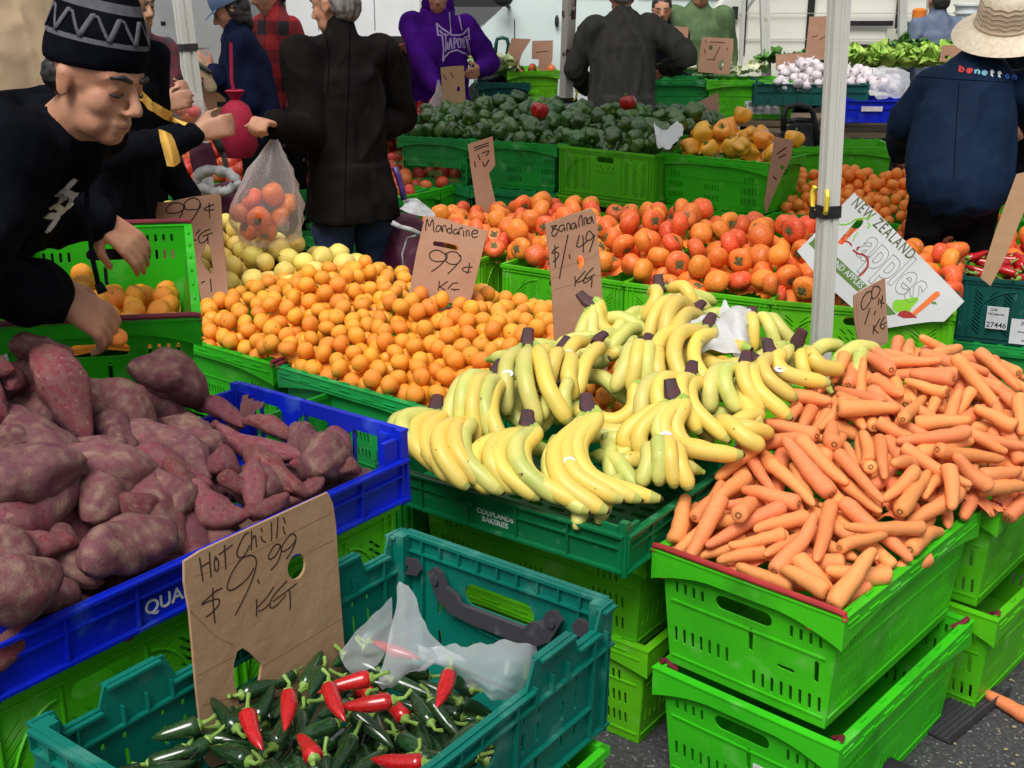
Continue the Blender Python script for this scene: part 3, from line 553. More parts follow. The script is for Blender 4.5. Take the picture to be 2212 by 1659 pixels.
# measured resting places of the produce: x y z in mm; long ones also yaw, pitch in degrees, length mm, radius in tenths of a mm
PILES = {
'mandarin': (3, [54,2609,510,153,2668,525,10,2646,474,51,2723,528,83,2618,469,113,2641,504,-249,2855,515,-36,2680,470,231,2765,537,-87,2727,470,277,2806,495,417,2961,543,-149,2960,576,142,2755,538,-1,2678,511,-173,2898,549,299,2829,535,176,2892,571,-321,2908,524,-126,2766,476,131,2833,559,-52,2708,523,-53,3115,616,595,3149,504,-183,2799,502,-115,2807,528,-75,2874,554,231,2765,487,30,3081,609,-412,3026,545,-26,2890,556,-471,3046,525,192,2711,527,-82,2952,577,-35,2792,533,41,2787,547,93,2788,529,278,2900,538,-372,2960,523,-435,3028,493,63,2876,559,-6,3051,586,231,2957,567,-237,2922,541,-269,3091,575,-526,3123,546,-634,3159,548,-270,3247,631,-219,2836,478,415,3081,555,-322,3288,635,264,2996,575,-687,3199,551,534,3082,505,-247,3197,595,312,3012,555,-860,3426,555,-978,3431,514,359,2941,535,497,3049,493,166,3109,587,-205,3335,644,-192,2853,518,-552,3100,508,-914,3382,482,-833,3327,520,-121,3157,592,16,2843,546,4,2758,519,-303,3020,550,-583,3164,540,364,2897,498,502,3106,538,-441,3194,573,-201,3075,574,-22,2948,570,-274,2875,475,70,3150,611,18,2994,563,-642,3351,588,-178,3125,593,-1085,3516,504,-579,3253,549,88,3019,585,-785,3353,547,-538,3527,643,152,2938,582,333,2866,524,-596,3337,569,-352,3112,582,-702,3303,564,-728,3421,608,-320,3075,563,93,2972,562,-78,2769,508,-438,3111,549,-119,3313,623,-479,3152,562,-509,3080,491,-387,3079,550,-912,3417,522,-591,3566,653,453,2994,520,-588,3138,497,-250,2972,551,142,2675,476,314,3202,567,-571,3479,629,-320,3210,594,-516,3332,592,140,3329,606,-489,3547,617,-635,3527,641,-745,3258,492,-303,2958,526,233,3264,586,-581,3415,591,-619,3477,602,-749,3387,562,-540,3293,569,-147,2833,491,-362,3373,626,356,3128,565,-55,3019,582,-519,3597,655,-240,3296,632,-860,3343,480,409,3159,563,-75,3486,624,-125,2916,538,169,2806,539,257,3218,572,211,2905,538,-1027,3506,519,-362,3017,531,123,2900,562,-188,3231,597,-128,3211,612,-933,3636,565,-671,3493,610,117,3160,593,-1164,3605,507,-506,3405,601,226,3032,569,-456,3694,643,-337,2942,490,461,3070,530,-677,3416,598,-1141,3564,485,-456,3445,600,-201,2986,538,-110,2996,576,-498,3260,564,-786,3313,502,-349,3702,623,-129,2863,528,-84,3080,582,-992,3454,470,-358,3164,595,102,3236,606,141,3043,574,328,3072,565,-446,3594,611,-274,3396,645,-636,3588,665,-834,3618,575,393,2944,498,211,3097,568,-795,3734,603,-1003,3614,528,-582,3657,664,175,3235,583,-456,3242,587,-494,3658,638,40,3267,597,-1032,3486,472,-389,3322,588,-1,3127,602,-135,3053,583,119,2704,511,-53,2839,526,89,2842,531,-955,3583,551,-163,3285,607,-840,3512,556,-21,3519,602,-168,3012,576,-887,3604,566,-670,3224,507,-619,3183,506,-714,3237,530,-40,3170,624,-418,3279,582,-529,3457,604,-308,3149,571,-392,2997,495,-939,3464,530,114,3112,574,-824,3693,590,-484,3791,653,24,3489,599,193,2854,528,-304,3776,605,-83,3242,605,-699,3403,554,-294,3333,640,-803,3400,556,-1132,3644,500,-657,3286,548,279,3139,567,-398,3577,619,-154,3355,622,-361,3532,616,-189,3525,632,-484,3096,531,-284,2925,492,-745,3297,527,87,3338,607,-402,3689,628,-212,3278,592,287,2971,538,-774,3466,569,-865,3376,518,535,3196,519,169,2722,483,204,3311,584,-383,3237,586,312,3382,538,-39,3342,606,-248,3024,553,7,3309,596,31,3387,594,-20,3394,605,-224,3127,570,-1094,3551,468,14,2918,543,-509,3711,651,-443,3377,581,-109,3440,613,-524,3192,548,-762,3662,586,-232,3606,616,-676,3603,625,-1071,3644,516,-95,3357,609,376,2990,535,279,3058,571,75,3079,568,-642,3351,537,-793,3540,574,-1025,3560,523,-551,3372,578,74,2709,485,-410,3519,599,-729,3478,608,-161,3484,621,-181,3430,628,180,3411,569,450,3118,542,-276,3667,611,-467,3322,582,-270,3247,580,20,2718,485,-765,3846,585,-940,3427,480,-635,3212,545,-357,3630,606,-98,3535,619,-31,2734,484,-897,3675,567,-390,3195,556,-18,3215,608,246,2939,522,-156,3568,619,-786,3601,579,61,3016,538,-440,3764,635,135,3284,577,-860,3776,578,-410,3639,622,-900,3501,536,-361,3753,627,31,3058,552,354,3089,522,90,3285,599,-742,3713,594,106,2754,493,397,3122,530,-711,3640,592,329,2976,509,-92,2893,508,-718,3450,567,-888,3727,566,344,3326,540,-173,2898,498,-347,3107,532,-939,3536,530,-323,3673,590,447,3189,538,220,3172,559,-33,3096,573,-329,3277,586,-383,3412,602,49,3444,586,-261,3510,624,-860,3558,554,339,3027,515,-262,3000,510,-78,3185,589,-380,3144,551,239,2824,525,-1159,3614,458,256,3319,567,-95,2838,493,-814,3376,512,387,3040,527,34,3110,568,167,3164,579,546,3125,479,-566,3612,640,-189,3329,595,-982,3662,542,483,3241,511,-166,3186,579,409,2994,496,-231,3089,532,-15,2870,511,-328,3054,517,-227,2898,497,-110,2966,534,117,3536,566,-376,3483,609,70,3150,560,-460,3499,593,-531,3159,508,-219,3742,593,-611,3445,563,-373,3368,575,-525,3519,594,-280,3296,602,-47,2984,544,65,3581,562,-630,3573,616,-226,2959,502,-288,3198,555,-247,3456,619,-419,3237,549,288,2868,500,-74,3401,596,-1062,3707,502,445,3037,495,-210,3201,561,414,3271,537,-36,3267,606,-571,3479,578,-419,3480,568,-245,3787,587,-424,3164,536,-451,3552,583,88,3487,578,-980,3486,508,-912,3593,522,-606,3305,529,-1078,3598,489,-682,3562,597,-533,3765,637,-196,3037,531,115,3013,542,183,3023,541,322,3262,559,-702,3749,602,161,2897,523,-263,3845,577,-252,3339,602,-226,3377,624,-344,3582,588,-293,3111,536,-563,3207,515,-493,3461,568,-59,3611,578,-108,3595,604,-78,3137,573,-793,3783,588,564,3176,475,215,3326,537,-276,3064,523,-439,3825,622,-575,3734,635,-860,3426,505,43,2969,526,-553,3331,538,-431,3084,506,-1,2801,493,181,2765,507,-136,3116,566,60,2657,493,-662,3455,566,-391,3053,507,182,3276,552,-508,3593,606,-1042,3537,481,-584,3526,604,-151,3253,570,-65,2926,537,99,3429,585,-318,3330,595,-900,3467,498,235,2995,533,173,3080,538,27,3168,590,-820,3447,528,-426,3881,597,-744,3354,514,-713,3870,583,-159,2956,526,-288,3602,600,509,3148,506,190,3137,535,273,3031,527,-709,3593,568,-623,3255,518,-15,3446,592,-444,3724,604,198,2812,498,-479,3152,511,-72,3511,580,136,2851,511,-479,3634,596,-555,3568,617,393,3171,516,49,2765,495,-765,3427,536,-427,3422,563,-662,3942,580,135,2800,501,104,3189,554,233,3267,535,-862,3647,544,160,2986,568,-954,3624,521,47,2822,511,-127,3552,581,-644,3398,564,-635,3527,590,-22,2948,519,475,3106,496,-261,3152,545,-339,3185,553,69,3200,590,-734,3803,573,-487,3746,621,-135,3017,537,-649,3849,593,-931,3760,539,-141,3635,591,-94,3708,577,-109,3281,585,118,3074,541,-22,3173,576,-1022,3752,503,-336,3415,581,312,2927,505,-625,3735,615]),
'lemon': (3, [-1292,3984,557,-1123,3915,582,-1018,3882,518,-870,3842,583,-669,3900,596,-1725,4302,522,-851,3961,617,-620,3804,561,-804,3862,531,-774,3897,598,-586,4016,594,-682,3829,529,-1397,4222,585,-661,4015,624,-971,3975,597,-1077,4221,652,-1092,3943,521,-1250,3989,497,-1491,4172,561,-1027,4320,661,-746,3826,565,-1164,3924,510,-1625,4472,625,-1177,4230,656,-591,3952,545,-1524,4483,658,-963,3873,566,-1562,4200,532,-1486,4121,499,-1334,4006,497,-1552,4151,477,-1242,4258,612,-1724,4453,616,-1117,4282,675,-1020,4051,607,-1624,4352,555,-1369,4027,558,-1460,4384,634,-1798,4596,658,-1357,4478,669,-1739,4266,459,-1032,3934,568,-1293,4203,608,-1089,4013,583,-1489,4287,584,-896,3883,527,-776,4132,645,-953,4093,631,-717,3958,616,-937,4337,640,-1389,4354,648,-1420,4432,679,-1770,4437,561,-1088,4123,604,-1299,4134,574,-821,4074,638,-1790,4324,482,-1190,3984,543,-1213,4094,569,-876,4151,630,-1792,4363,545,-778,4012,617,-1668,4564,653,-1605,4203,462,-1324,4599,665,-907,4034,619,-1545,4381,591,-1621,4248,521,-1738,4666,645,-1409,4119,556,-1309,4421,624,-1797,4515,587,-1503,4593,677,-1398,4293,607,-571,4085,545,-559,4153,572,-966,3943,530,-1679,4510,592,-1688,4424,556,-626,4154,604,-1086,4404,672,-1184,4440,672,-1370,4658,677,-1658,4266,460,-1262,4559,671,-1433,4531,683,-1000,4433,648,-836,3935,550,-1010,4235,618,-1307,4296,619,-1148,4060,585,-1669,4639,659,-970,4174,623,-731,3895,538,-1389,4075,501,-1739,4539,627,-1614,4430,566,-1171,4166,587,-1603,4687,645,-1213,4369,653,-1130,4232,600,-646,4036,556,-1295,4068,530,-953,4043,561,-884,4281,616,-1688,4363,504,-1231,4206,561,-1384,4422,611,-1557,4510,598,-1499,4441,601,-1496,4220,505,-1623,4563,595,-1176,4293,609,-629,3882,536,-721,4021,571,-727,4285,569,-1307,4507,618,-1754,4779,641,-1344,4270,560,-1339,4362,591,-922,4576,566,-675,3961,553,-767,3960,562,-1645,4747,606,-1239,4481,643,-1438,4346,575,-1249,4134,518,-1418,4485,627,-988,4304,598,-1068,4193,585,-651,4231,586,-1673,4674,594,-1699,4601,596,-1340,4646,611,-1314,4202,537,-1437,4262,538,-1075,4288,614,-1374,4552,626]),
'persimmon': (3, [1419,3739,437,1431,3774,519,1268,3788,454,1055,3877,472,1004,3909,537,1094,3932,540,1311,3913,546,1188,4029,580,798,4018,477,896,3960,538,1192,3816,479,1413,3945,543,862,3962,459,1226,3896,531,950,4103,612,1341,3762,511,1108,4045,603,1025,4208,679,670,4104,567,1049,4156,613,499,4157,458,158,4382,560,965,3920,462,827,4158,580,725,4051,527,1149,3893,488,601,4173,565,-89,4577,450,565,4117,493,750,4191,581,652,4063,487,339,4262,468,480,4193,532,204,4364,491,595,4315,609,919,4271,646,720,4404,630,808,4281,614,423,4384,587,-573,4906,485,-183,4641,523,136,4704,601,977,4049,545,682,4266,595,288,4348,493,1418,4044,569,489,4328,613,1296,4188,608,-69,4610,525,-1,4557,464,321,4411,564,639,4418,663,545,4259,569,-488,4852,430,346,4303,541,425,4237,474,1562,4097,593,90,4436,537,-323,4732,530,-280,4700,464,550,4564,650,-460,4880,504,814,4089,519,1153,4130,627,1488,4332,573,-412,4815,443,1519,3959,562,68,4506,474,463,4566,639,38,4554,538,1373,3812,452,-150,4814,566,-230,4740,540,20,4686,583,216,4761,622,78,4793,608,764,4672,678,1318,4034,558,1215,4426,643,1483,3853,535,277,4532,574,1370,4194,566,905,4215,584,253,4855,636,1021,4345,674,811,4512,616,388,4480,595,938,4008,481,1492,4105,546,451,4320,523,120,4880,633,367,4588,610,1057,4078,543,1573,4219,591,1282,3869,473,884,4477,639,-63,4981,577,1396,4298,593,1646,4281,589,-376,4837,516,-458,5079,524,45,5072,623,350,4695,602,-322,5222,554,199,4470,563,1114,4392,658,1410,4422,598,710,4601,665,-155,5053,560,-124,4739,519,-188,4709,473,645,4147,498,-363,5143,543,1302,4340,612,252,4642,582,380,4377,515,1114,4210,609,261,4436,507,326,4802,614,1183,4259,637,887,4044,537,1227,4113,592,137,4548,557,933,4374,648,1247,4065,525,686,4724,663,905,4132,539,1255,4271,595,123,5025,637,153,4470,492,672,4501,660,598,4731,657,-117,4655,467,-12,4808,573,450,5063,585,-32,4731,527,561,4214,496,600,4478,617,338,4958,619,-320,4783,463,-407,4975,515,857,4583,635,1304,4147,535,850,4358,616,528,4424,591,1499,4200,556,200,5023,603,-235,4962,547,208,4716,550,1465,3817,455,-51,5124,577,502,4938,611,-74,4838,524,564,4808,635,-194,4887,551,342,5054,621,-331,4928,519,982,4315,605,976,4670,621,-158,5272,545,485,4750,624,-234,5232,542,-227,5426,540,405,4837,581,510,4515,589,47,4965,590,1554,4455,560,-364,5061,515,-267,4824,517,1317,4536,585,993,4229,604,-244,5048,547,1460,4009,505,-70,5306,551,1582,4330,563,-511,4934,435,1381,3904,477,776,4368,569,1121,4324,609,267,5091,614,59,4737,529,995,4139,550,542,4340,549,575,4647,641,459,4453,552,1201,4511,632,14,4643,502,814,4659,609,885,4296,570,-280,5320,541,443,4714,560,1331,3974,491,18,5339,557,-228,5147,539,733,4144,511,1437,4250,525,-18,4909,557,1105,4530,639,827,4234,544,966,4452,638,137,5121,632,1623,4211,523,1244,3980,502,1148,4097,549,766,4584,604,1037,3982,503,468,4667,626,214,4549,511,52,4870,585,1054,4278,635,292,4884,567,-393,4899,448,-282,5177,482,171,5190,596,260,4800,561,767,4817,523,119,4676,523,914,4420,580,-79,5044,523,692,4896,602,8,5030,554,1547,4038,528,1433,4160,521,627,4270,531,189,4862,582,419,4550,557,-115,5150,528,624,4576,611,-115,4915,519,-237,4909,482,1666,4320,512,73,5281,583,1123,4016,522,618,4396,585,-304,5262,482,636,4754,586,1694,4407,538,515,4608,587,143,4965,580,-55,5391,539,1274,4416,580,757,4281,546,1367,4087,514]),
'persimmon2': (3, [1829,4545,463,1908,4492,445,1965,4515,507,1922,4746,531,1635,4761,575,1527,4665,504,1593,4648,454,1756,4568,500,1662,4600,464,1651,4669,511,1962,4598,540,1732,4647,478,1709,4804,568,1788,4695,519,1837,4836,542,1587,4737,507,1929,4578,465,2018,4504,431,1816,4930,532,1938,4673,483,1858,4623,479,2062,4798,533,1994,4685,545,1777,4782,489,1858,4725,481,2069,4628,550,1687,4754,505,2109,4724,559,1626,4817,513,1905,4819,481,1982,4851,514,1792,4868,478,2068,4691,493,2032,4599,480,1668,4891,554,1995,4771,489]),
'green_pepper': (3, [419,6031,730,261,6177,727,405,6084,801,666,5816,719,119,6235,725,833,5988,870,225,6404,842,701,5810,797,1129,6339,795,623,5869,774,502,5947,812,924,6101,919,756,5866,760,763,5875,845,-170,6421,776,-185,6377,705,-267,6437,725,-68,6322,799,342,6187,771,-530,6534,774,648,6060,848,898,6046,857,-460,6526,723,-4,6338,744,987,6164,868,-231,6542,844,378,6503,886,-327,6467,787,-348,6606,828,-8,6389,816,-98,6329,719,344,6289,854,47,6259,765,-154,6582,847,185,6201,769,566,5922,739,139,6537,860,695,6407,882,590,6143,848,727,5955,844,-630,6603,712,158,6290,810,-592,6628,786,-390,6477,730,-385,6548,778,500,6001,745,521,6474,890,-78,6688,925,-31,6592,884,593,6421,875,-163,6700,903,838,6088,899,-64,6527,841,780,6292,874,-547,6766,797,509,6175,830,32,6960,921,70,6501,821,465,6415,862,307,6383,852,-227,6500,765,-418,6686,816,113,6381,819,-136,6507,799,623,6297,869,801,5949,802,130,6635,873,-462,6609,768,-375,6945,848,297,6275,778,615,5956,800,97,6840,887,-468,6762,829,514,6052,812,-494,6944,850,1028,6237,854,179,6738,894,-529,6598,717,-230,6817,858,816,6561,879,219,6275,743,383,6124,729,385,6433,828,509,6301,851,980,6289,913,107,6319,747,219,6642,864,312,6627,850,-317,6704,846,18,6652,841,733,6522,873,260,6759,878,564,6125,769,-8,6720,887,1071,6319,854,81,6705,864,651,6488,884,-252,6919,868,1046,6389,808,472,6581,862,620,6588,886,385,6631,895,454,6343,800,-92,6658,845,-289,6655,781,56,6415,765,827,6178,910,-300,6545,758,714,6132,844,264,6357,778,692,6022,785,666,6202,839,474,6099,748,-450,6874,823,1023,6476,801,218,6504,840,241,6879,880,606,6042,768,-293,7016,849,-61,6421,754,-425,7026,828,448,6495,837,352,6939,845,-43,6806,905,-232,6680,843,-94,6752,861,34,6790,853,700,6640,874,-347,7118,837,910,6223,899,353,6350,788,441,6900,867,-165,6972,887,-216,6611,796,181,6379,767,-140,6830,880,912,6562,875,276,6457,798,-117,7063,880,806,6139,835,440,6171,780,691,5925,764,-557,6696,749,408,6726,879,386,6268,783,579,6212,781,586,6717,872,-177,6753,838]),
'yellow_pepper': (3, [1186,5577,707,957,5689,680,1207,5717,829,1244,5617,765,965,5785,772,1096,5582,723,936,5828,848,1028,5821,854,1049,5668,727,860,5763,718,1093,5631,803,810,5870,716,1336,5706,707,1169,5865,831,878,5831,776,1066,5734,789,1145,5695,765,1093,5996,851,1368,5792,700,1301,5772,760,1061,5918,808,1235,5933,824,952,5982,821,906,5917,754,982,5878,787,1240,5707,740,1150,5947,795,954,6076,807]),
'red_pepper': (3, [-750,7019,717,-412,7000,719,-657,7028,714,-651,7098,780,-786,7062,783,-465,7054,768,-849,7053,718,-519,7009,715,-576,7058,761,-389,7346,785,-477,7351,813,-848,7153,786,-675,7400,816,-756,7526,826,-544,7141,772,-577,7520,807,-487,7254,782,-477,7445,835,-784,7243,790,-841,7570,833,-658,7497,831,-798,7443,815,-605,7135,710,-589,7358,787,-579,7226,777,-807,7334,805,-418,7506,802,-426,7288,730,-401,7091,718,-749,7290,724,-706,7116,713,-482,7126,713,-675,7282,775,-799,7129,718,-386,7582,765,-717,7466,759,-748,7379,743,-414,7197,720,-746,7198,716,-523,7413,768]),
'tomato': (3, [-602,6043,435,-685,6074,445,-1196,6312,438,-736,6149,479,-382,6436,506,-1316,6419,487,-1823,6593,480,-817,6134,485,-1823,6856,591,-1082,6266,474,-465,6359,504,-1965,6725,505,-1168,6401,532,-1034,6272,535,-1502,6531,572,-1369,6532,569,-924,6181,540,-1096,7029,646,-999,6396,585,-539,6135,501,-865,6211,501,-504,6188,448,-1547,6506,513,-320,6666,512,-1047,7146,675,-336,6435,444,-1339,6665,616,-1436,6420,529,-706,6190,540,-917,7124,647,-875,6262,559,-1721,6602,534,-872,6509,576,-426,6300,461,-1684,6699,563,-1308,6593,557,-1393,6421,464,-1275,6374,439,-1996,6971,607,-972,6236,499,-1626,6502,531,-1749,6954,601,-264,6533,435,-654,6167,486,-1217,6700,591,-1745,6575,466,-1156,6559,555,-531,6640,521,-1542,6718,615,-634,6310,521,-1879,6628,436,-1203,6957,629,-1257,7164,667,-983,6507,594,-712,6421,558,-1002,6954,623,-1562,7214,667,-1856,6773,533,-1177,6769,607,-1955,6687,438,-1294,7025,626,-1304,6531,511,-1072,6559,598,-803,6596,574,-578,6364,530,-1131,6352,473,-1452,6638,588,-1353,6959,621,-658,6625,555,-769,7132,597,-1636,7187,662,-1583,6649,584,-1484,7147,660,-1448,6721,604,-1248,6454,473,-690,7302,603,-455,7034,551,-400,6603,518,-1427,7071,639,-777,6207,511,-1183,7292,674,-1734,7377,673,-1937,7051,607,-916,6605,590,-1768,7147,617,-323,6508,478,-1435,6562,538,-1378,6497,500,-1965,6915,550,-596,6132,449,-1630,6859,600,-466,6694,526,-1921,6789,493,-1974,6833,528,-978,7090,605,-885,7322,641,-1432,6889,611,-850,6757,580,-762,7233,605,-746,6506,562,-417,6862,532,-1698,7180,608,-1887,6873,545,-688,6708,560,-568,6709,542,-1841,7262,621,-805,7317,619,-1897,7389,632,-555,7010,539,-1465,6961,624,-699,6856,577,-761,6956,557,-1105,7243,677,-582,6864,558,-441,7252,562,-1222,6542,517,-1242,6815,612,-628,6241,485,-1098,6835,592,-536,7208,569,-1800,6744,487,-407,6378,448,-1286,6677,557,-1796,6823,527,-590,6488,539,-1347,7220,641,-1137,7111,654,-753,6345,534,-1468,6490,507,-946,7214,660,-852,7036,590,-1655,6568,502,-1585,7073,623,-1567,6915,617,-944,6434,540,-501,7138,549,-1644,7317,675,-815,6858,577,-1073,6345,525,-1705,7255,637,-1474,7276,664,-1930,7143,604,-820,6526,521,-361,6932,508,-812,6282,508,-1603,6997,620,-1555,6586,534,-547,6233,494,-682,7067,560,-1803,7384,634,-988,6343,522,-1091,6509,540,-418,7146,532,-1634,6648,524,-1195,6396,459,-377,6718,525,-859,7263,589,-1284,6763,561,-677,6555,513,-499,6275,449,-1362,7111,623,-647,7307,538,-609,6953,554,-1057,6939,571,-491,6985,502,-538,6473,478,-1140,6993,594,-930,7011,562,-684,6368,508,-1980,7254,612,-1059,7319,665,-898,7098,577,-1000,7174,620,-1359,7354,647,-1552,7154,613,-1879,6944,578,-1067,7096,619,-952,6738,580,-1089,6425,530,-979,6820,591,-1794,6917,550,-1282,7299,671,-819,7188,566,-1789,7042,599,-518,6576,478,-1091,6694,583,-1872,7202,568,-825,6368,509,-1804,6664,456,-1714,6672,494,-459,6628,473,-532,6375,468,-649,6882,523,-1157,6703,542,-863,6450,524,-1694,6900,548,-1314,6921,565,-1719,6821,553,-1728,7096,573,-1190,7157,621,-1186,7064,610,-714,7237,544,-580,7087,540,-1944,6994,554,-1148,6910,568,-897,7187,596,-1514,6674,557,-1529,7028,579,-1200,6624,536,-936,6540,542,-1430,7339,617,-302,6630,445,-1958,7353,577,-876,6954,561,-1295,6843,562,-1916,7273,574,-1871,6709,452,-571,6305,474,-1018,6459,543,-395,6489,451,-1779,7314,610,-615,6807,509,-1352,6766,609,-536,6782,512,-1417,7252,613,-504,7075,504,-636,7209,528,-729,6273,507,-1420,6786,568,-320,6736,470,-775,6456,510,-1381,6710,564,-1713,7009,560,-1173,6481,511,-1616,6731,542]),
'far_mandarin': (3, [2002,5155,478,2050,5124,476,2168,5300,577,1919,5233,473,1688,5386,506,1988,5260,537,2034,5273,574,2086,5106,513,1696,5338,459,1764,5316,470,1436,5521,506,1825,5288,488,2304,5472,608,1496,5589,565,1826,5327,536,1369,5585,535,1953,5306,556,1859,5683,667,1957,5591,644,2074,5501,610,1652,5372,467,1896,5277,531,2096,5273,564,2004,5555,611,1886,5361,551,1959,5185,459,1820,5402,560,1764,5674,620,1740,5447,572,1862,5247,481,1257,5693,537,1800,5378,514,1934,5443,576,2126,5403,592,1516,5461,472,1606,5399,484,1672,5491,562,1639,5421,523,1577,5446,491,1279,5592,476,1741,5378,489,1404,5510,462,2059,5256,527,1915,5676,660,1315,5601,517,2152,5507,634,1909,5600,607,1511,5488,520,1435,5590,554,1826,5621,624,2104,5199,537,1803,5488,574,1474,5498,465,1617,5775,610,1339,5759,574,1548,5852,642,1946,5278,507,1333,5562,482,1995,5351,572,1644,5559,555,2187,5274,531,1563,5573,548,1652,5759,649,1708,5780,646,1576,5486,529,1389,5568,486,2055,5196,497,1627,5664,565,1483,5778,595,1514,5904,628,1738,5421,524,2021,5469,588,1692,5748,604,1547,5654,575,1633,5844,652,1252,5646,476,1997,5229,493,1392,5783,571,2208,5364,596,1884,5648,624,1955,5569,589,2062,5676,638,1872,5492,578,1435,5742,580,1735,5704,584,1796,5636,581,2002,5624,649,1780,5458,533,1472,5571,515,2208,5482,612,1433,5829,597,2218,5421,610,1588,5823,613,1365,5868,591,1872,5320,506,1975,5675,663,1836,5733,647,1356,5694,538,1494,6067,619,2095,5598,625,1857,5589,580,1730,5528,567,1422,5652,556,1299,5671,508,2338,5521,571,2154,5565,646,1634,5488,514,1760,5864,643,2294,5626,620,1646,5725,582,1472,5941,608,1684,5682,565,2321,5546,617,1308,5730,530,1724,5483,533,1699,5842,660,1410,5619,514,2118,5536,600,2065,5350,577,2175,5408,567,1542,5715,581,1532,5804,580,1490,5668,565,1976,5467,548,1930,5743,668,2159,5463,594,1749,5757,601,1688,5446,514,1781,5797,622,1404,5942,595,2240,5398,564,1532,5617,533,1730,5635,558,1671,5813,622,1794,5721,602,1617,5606,534,2168,5637,638,1677,5933,649,1570,5915,645,1957,5642,622,2136,5242,524,2074,5410,572,2061,5573,590,1575,5760,577,1914,5482,543,2200,5590,623,1531,5866,591,1533,5539,516,2247,5558,611,1846,5832,626,2103,5458,577,2367,5574,566,1604,5876,618,1837,5679,616,1947,5710,627,2202,5343,545,1352,5644,509,2106,5156,498,2016,5608,598,1925,5409,531,2101,5754,624,2065,5642,595,1602,5539,523,1730,5824,617,1987,5782,650,1416,5894,571,2043,5750,639,1592,5707,548,1869,5408,528,1466,5629,530,2014,5312,533,1667,6002,631,1331,5794,533,1946,5352,527,2136,5298,532,2193,5538,603,2149,5596,600,1831,5772,609,1379,5746,532,1788,5914,636,1672,5630,545,1446,5982,582,1480,5835,567,2074,5318,533,2035,5522,577,1601,5969,625,2271,5512,590,2147,5354,543]),
'garlic': (3, [2382,7724,950,1890,7739,925,1829,7720,944,2023,7722,974,2319,7734,933,1749,7761,914,1705,7731,955,2239,7727,943,1970,7736,938,2166,7727,948,2078,7747,950,2142,7771,991,2442,7739,911,1937,8025,1034,2017,7940,1019,1894,7792,967,2006,8024,1044,1963,7787,983,1822,8155,1008,1828,8088,981,2231,7896,997,1884,8038,995,2504,7883,932,2258,7784,970,1820,7781,915,2098,8065,1032,1922,8086,1055,2107,7870,994,2333,7894,984,1870,7969,961,1878,8116,1014,1969,7982,994,2179,8001,1005,2330,7796,953,2420,8114,982,2350,8039,993,2116,7973,1000,2278,8218,1004,2392,7793,920,2538,7989,952,2323,8111,1006,1769,7820,933,1991,8128,1051,1946,7830,936,2480,8208,963,2263,7968,1003,2021,7803,950,1888,7867,966,1773,7935,947,2603,8193,935,2196,7797,952,2537,8181,938,2104,7815,957,2186,7862,959,2522,7946,898,2529,8058,936,1938,8144,1012,2052,8020,997,1854,8190,962]),
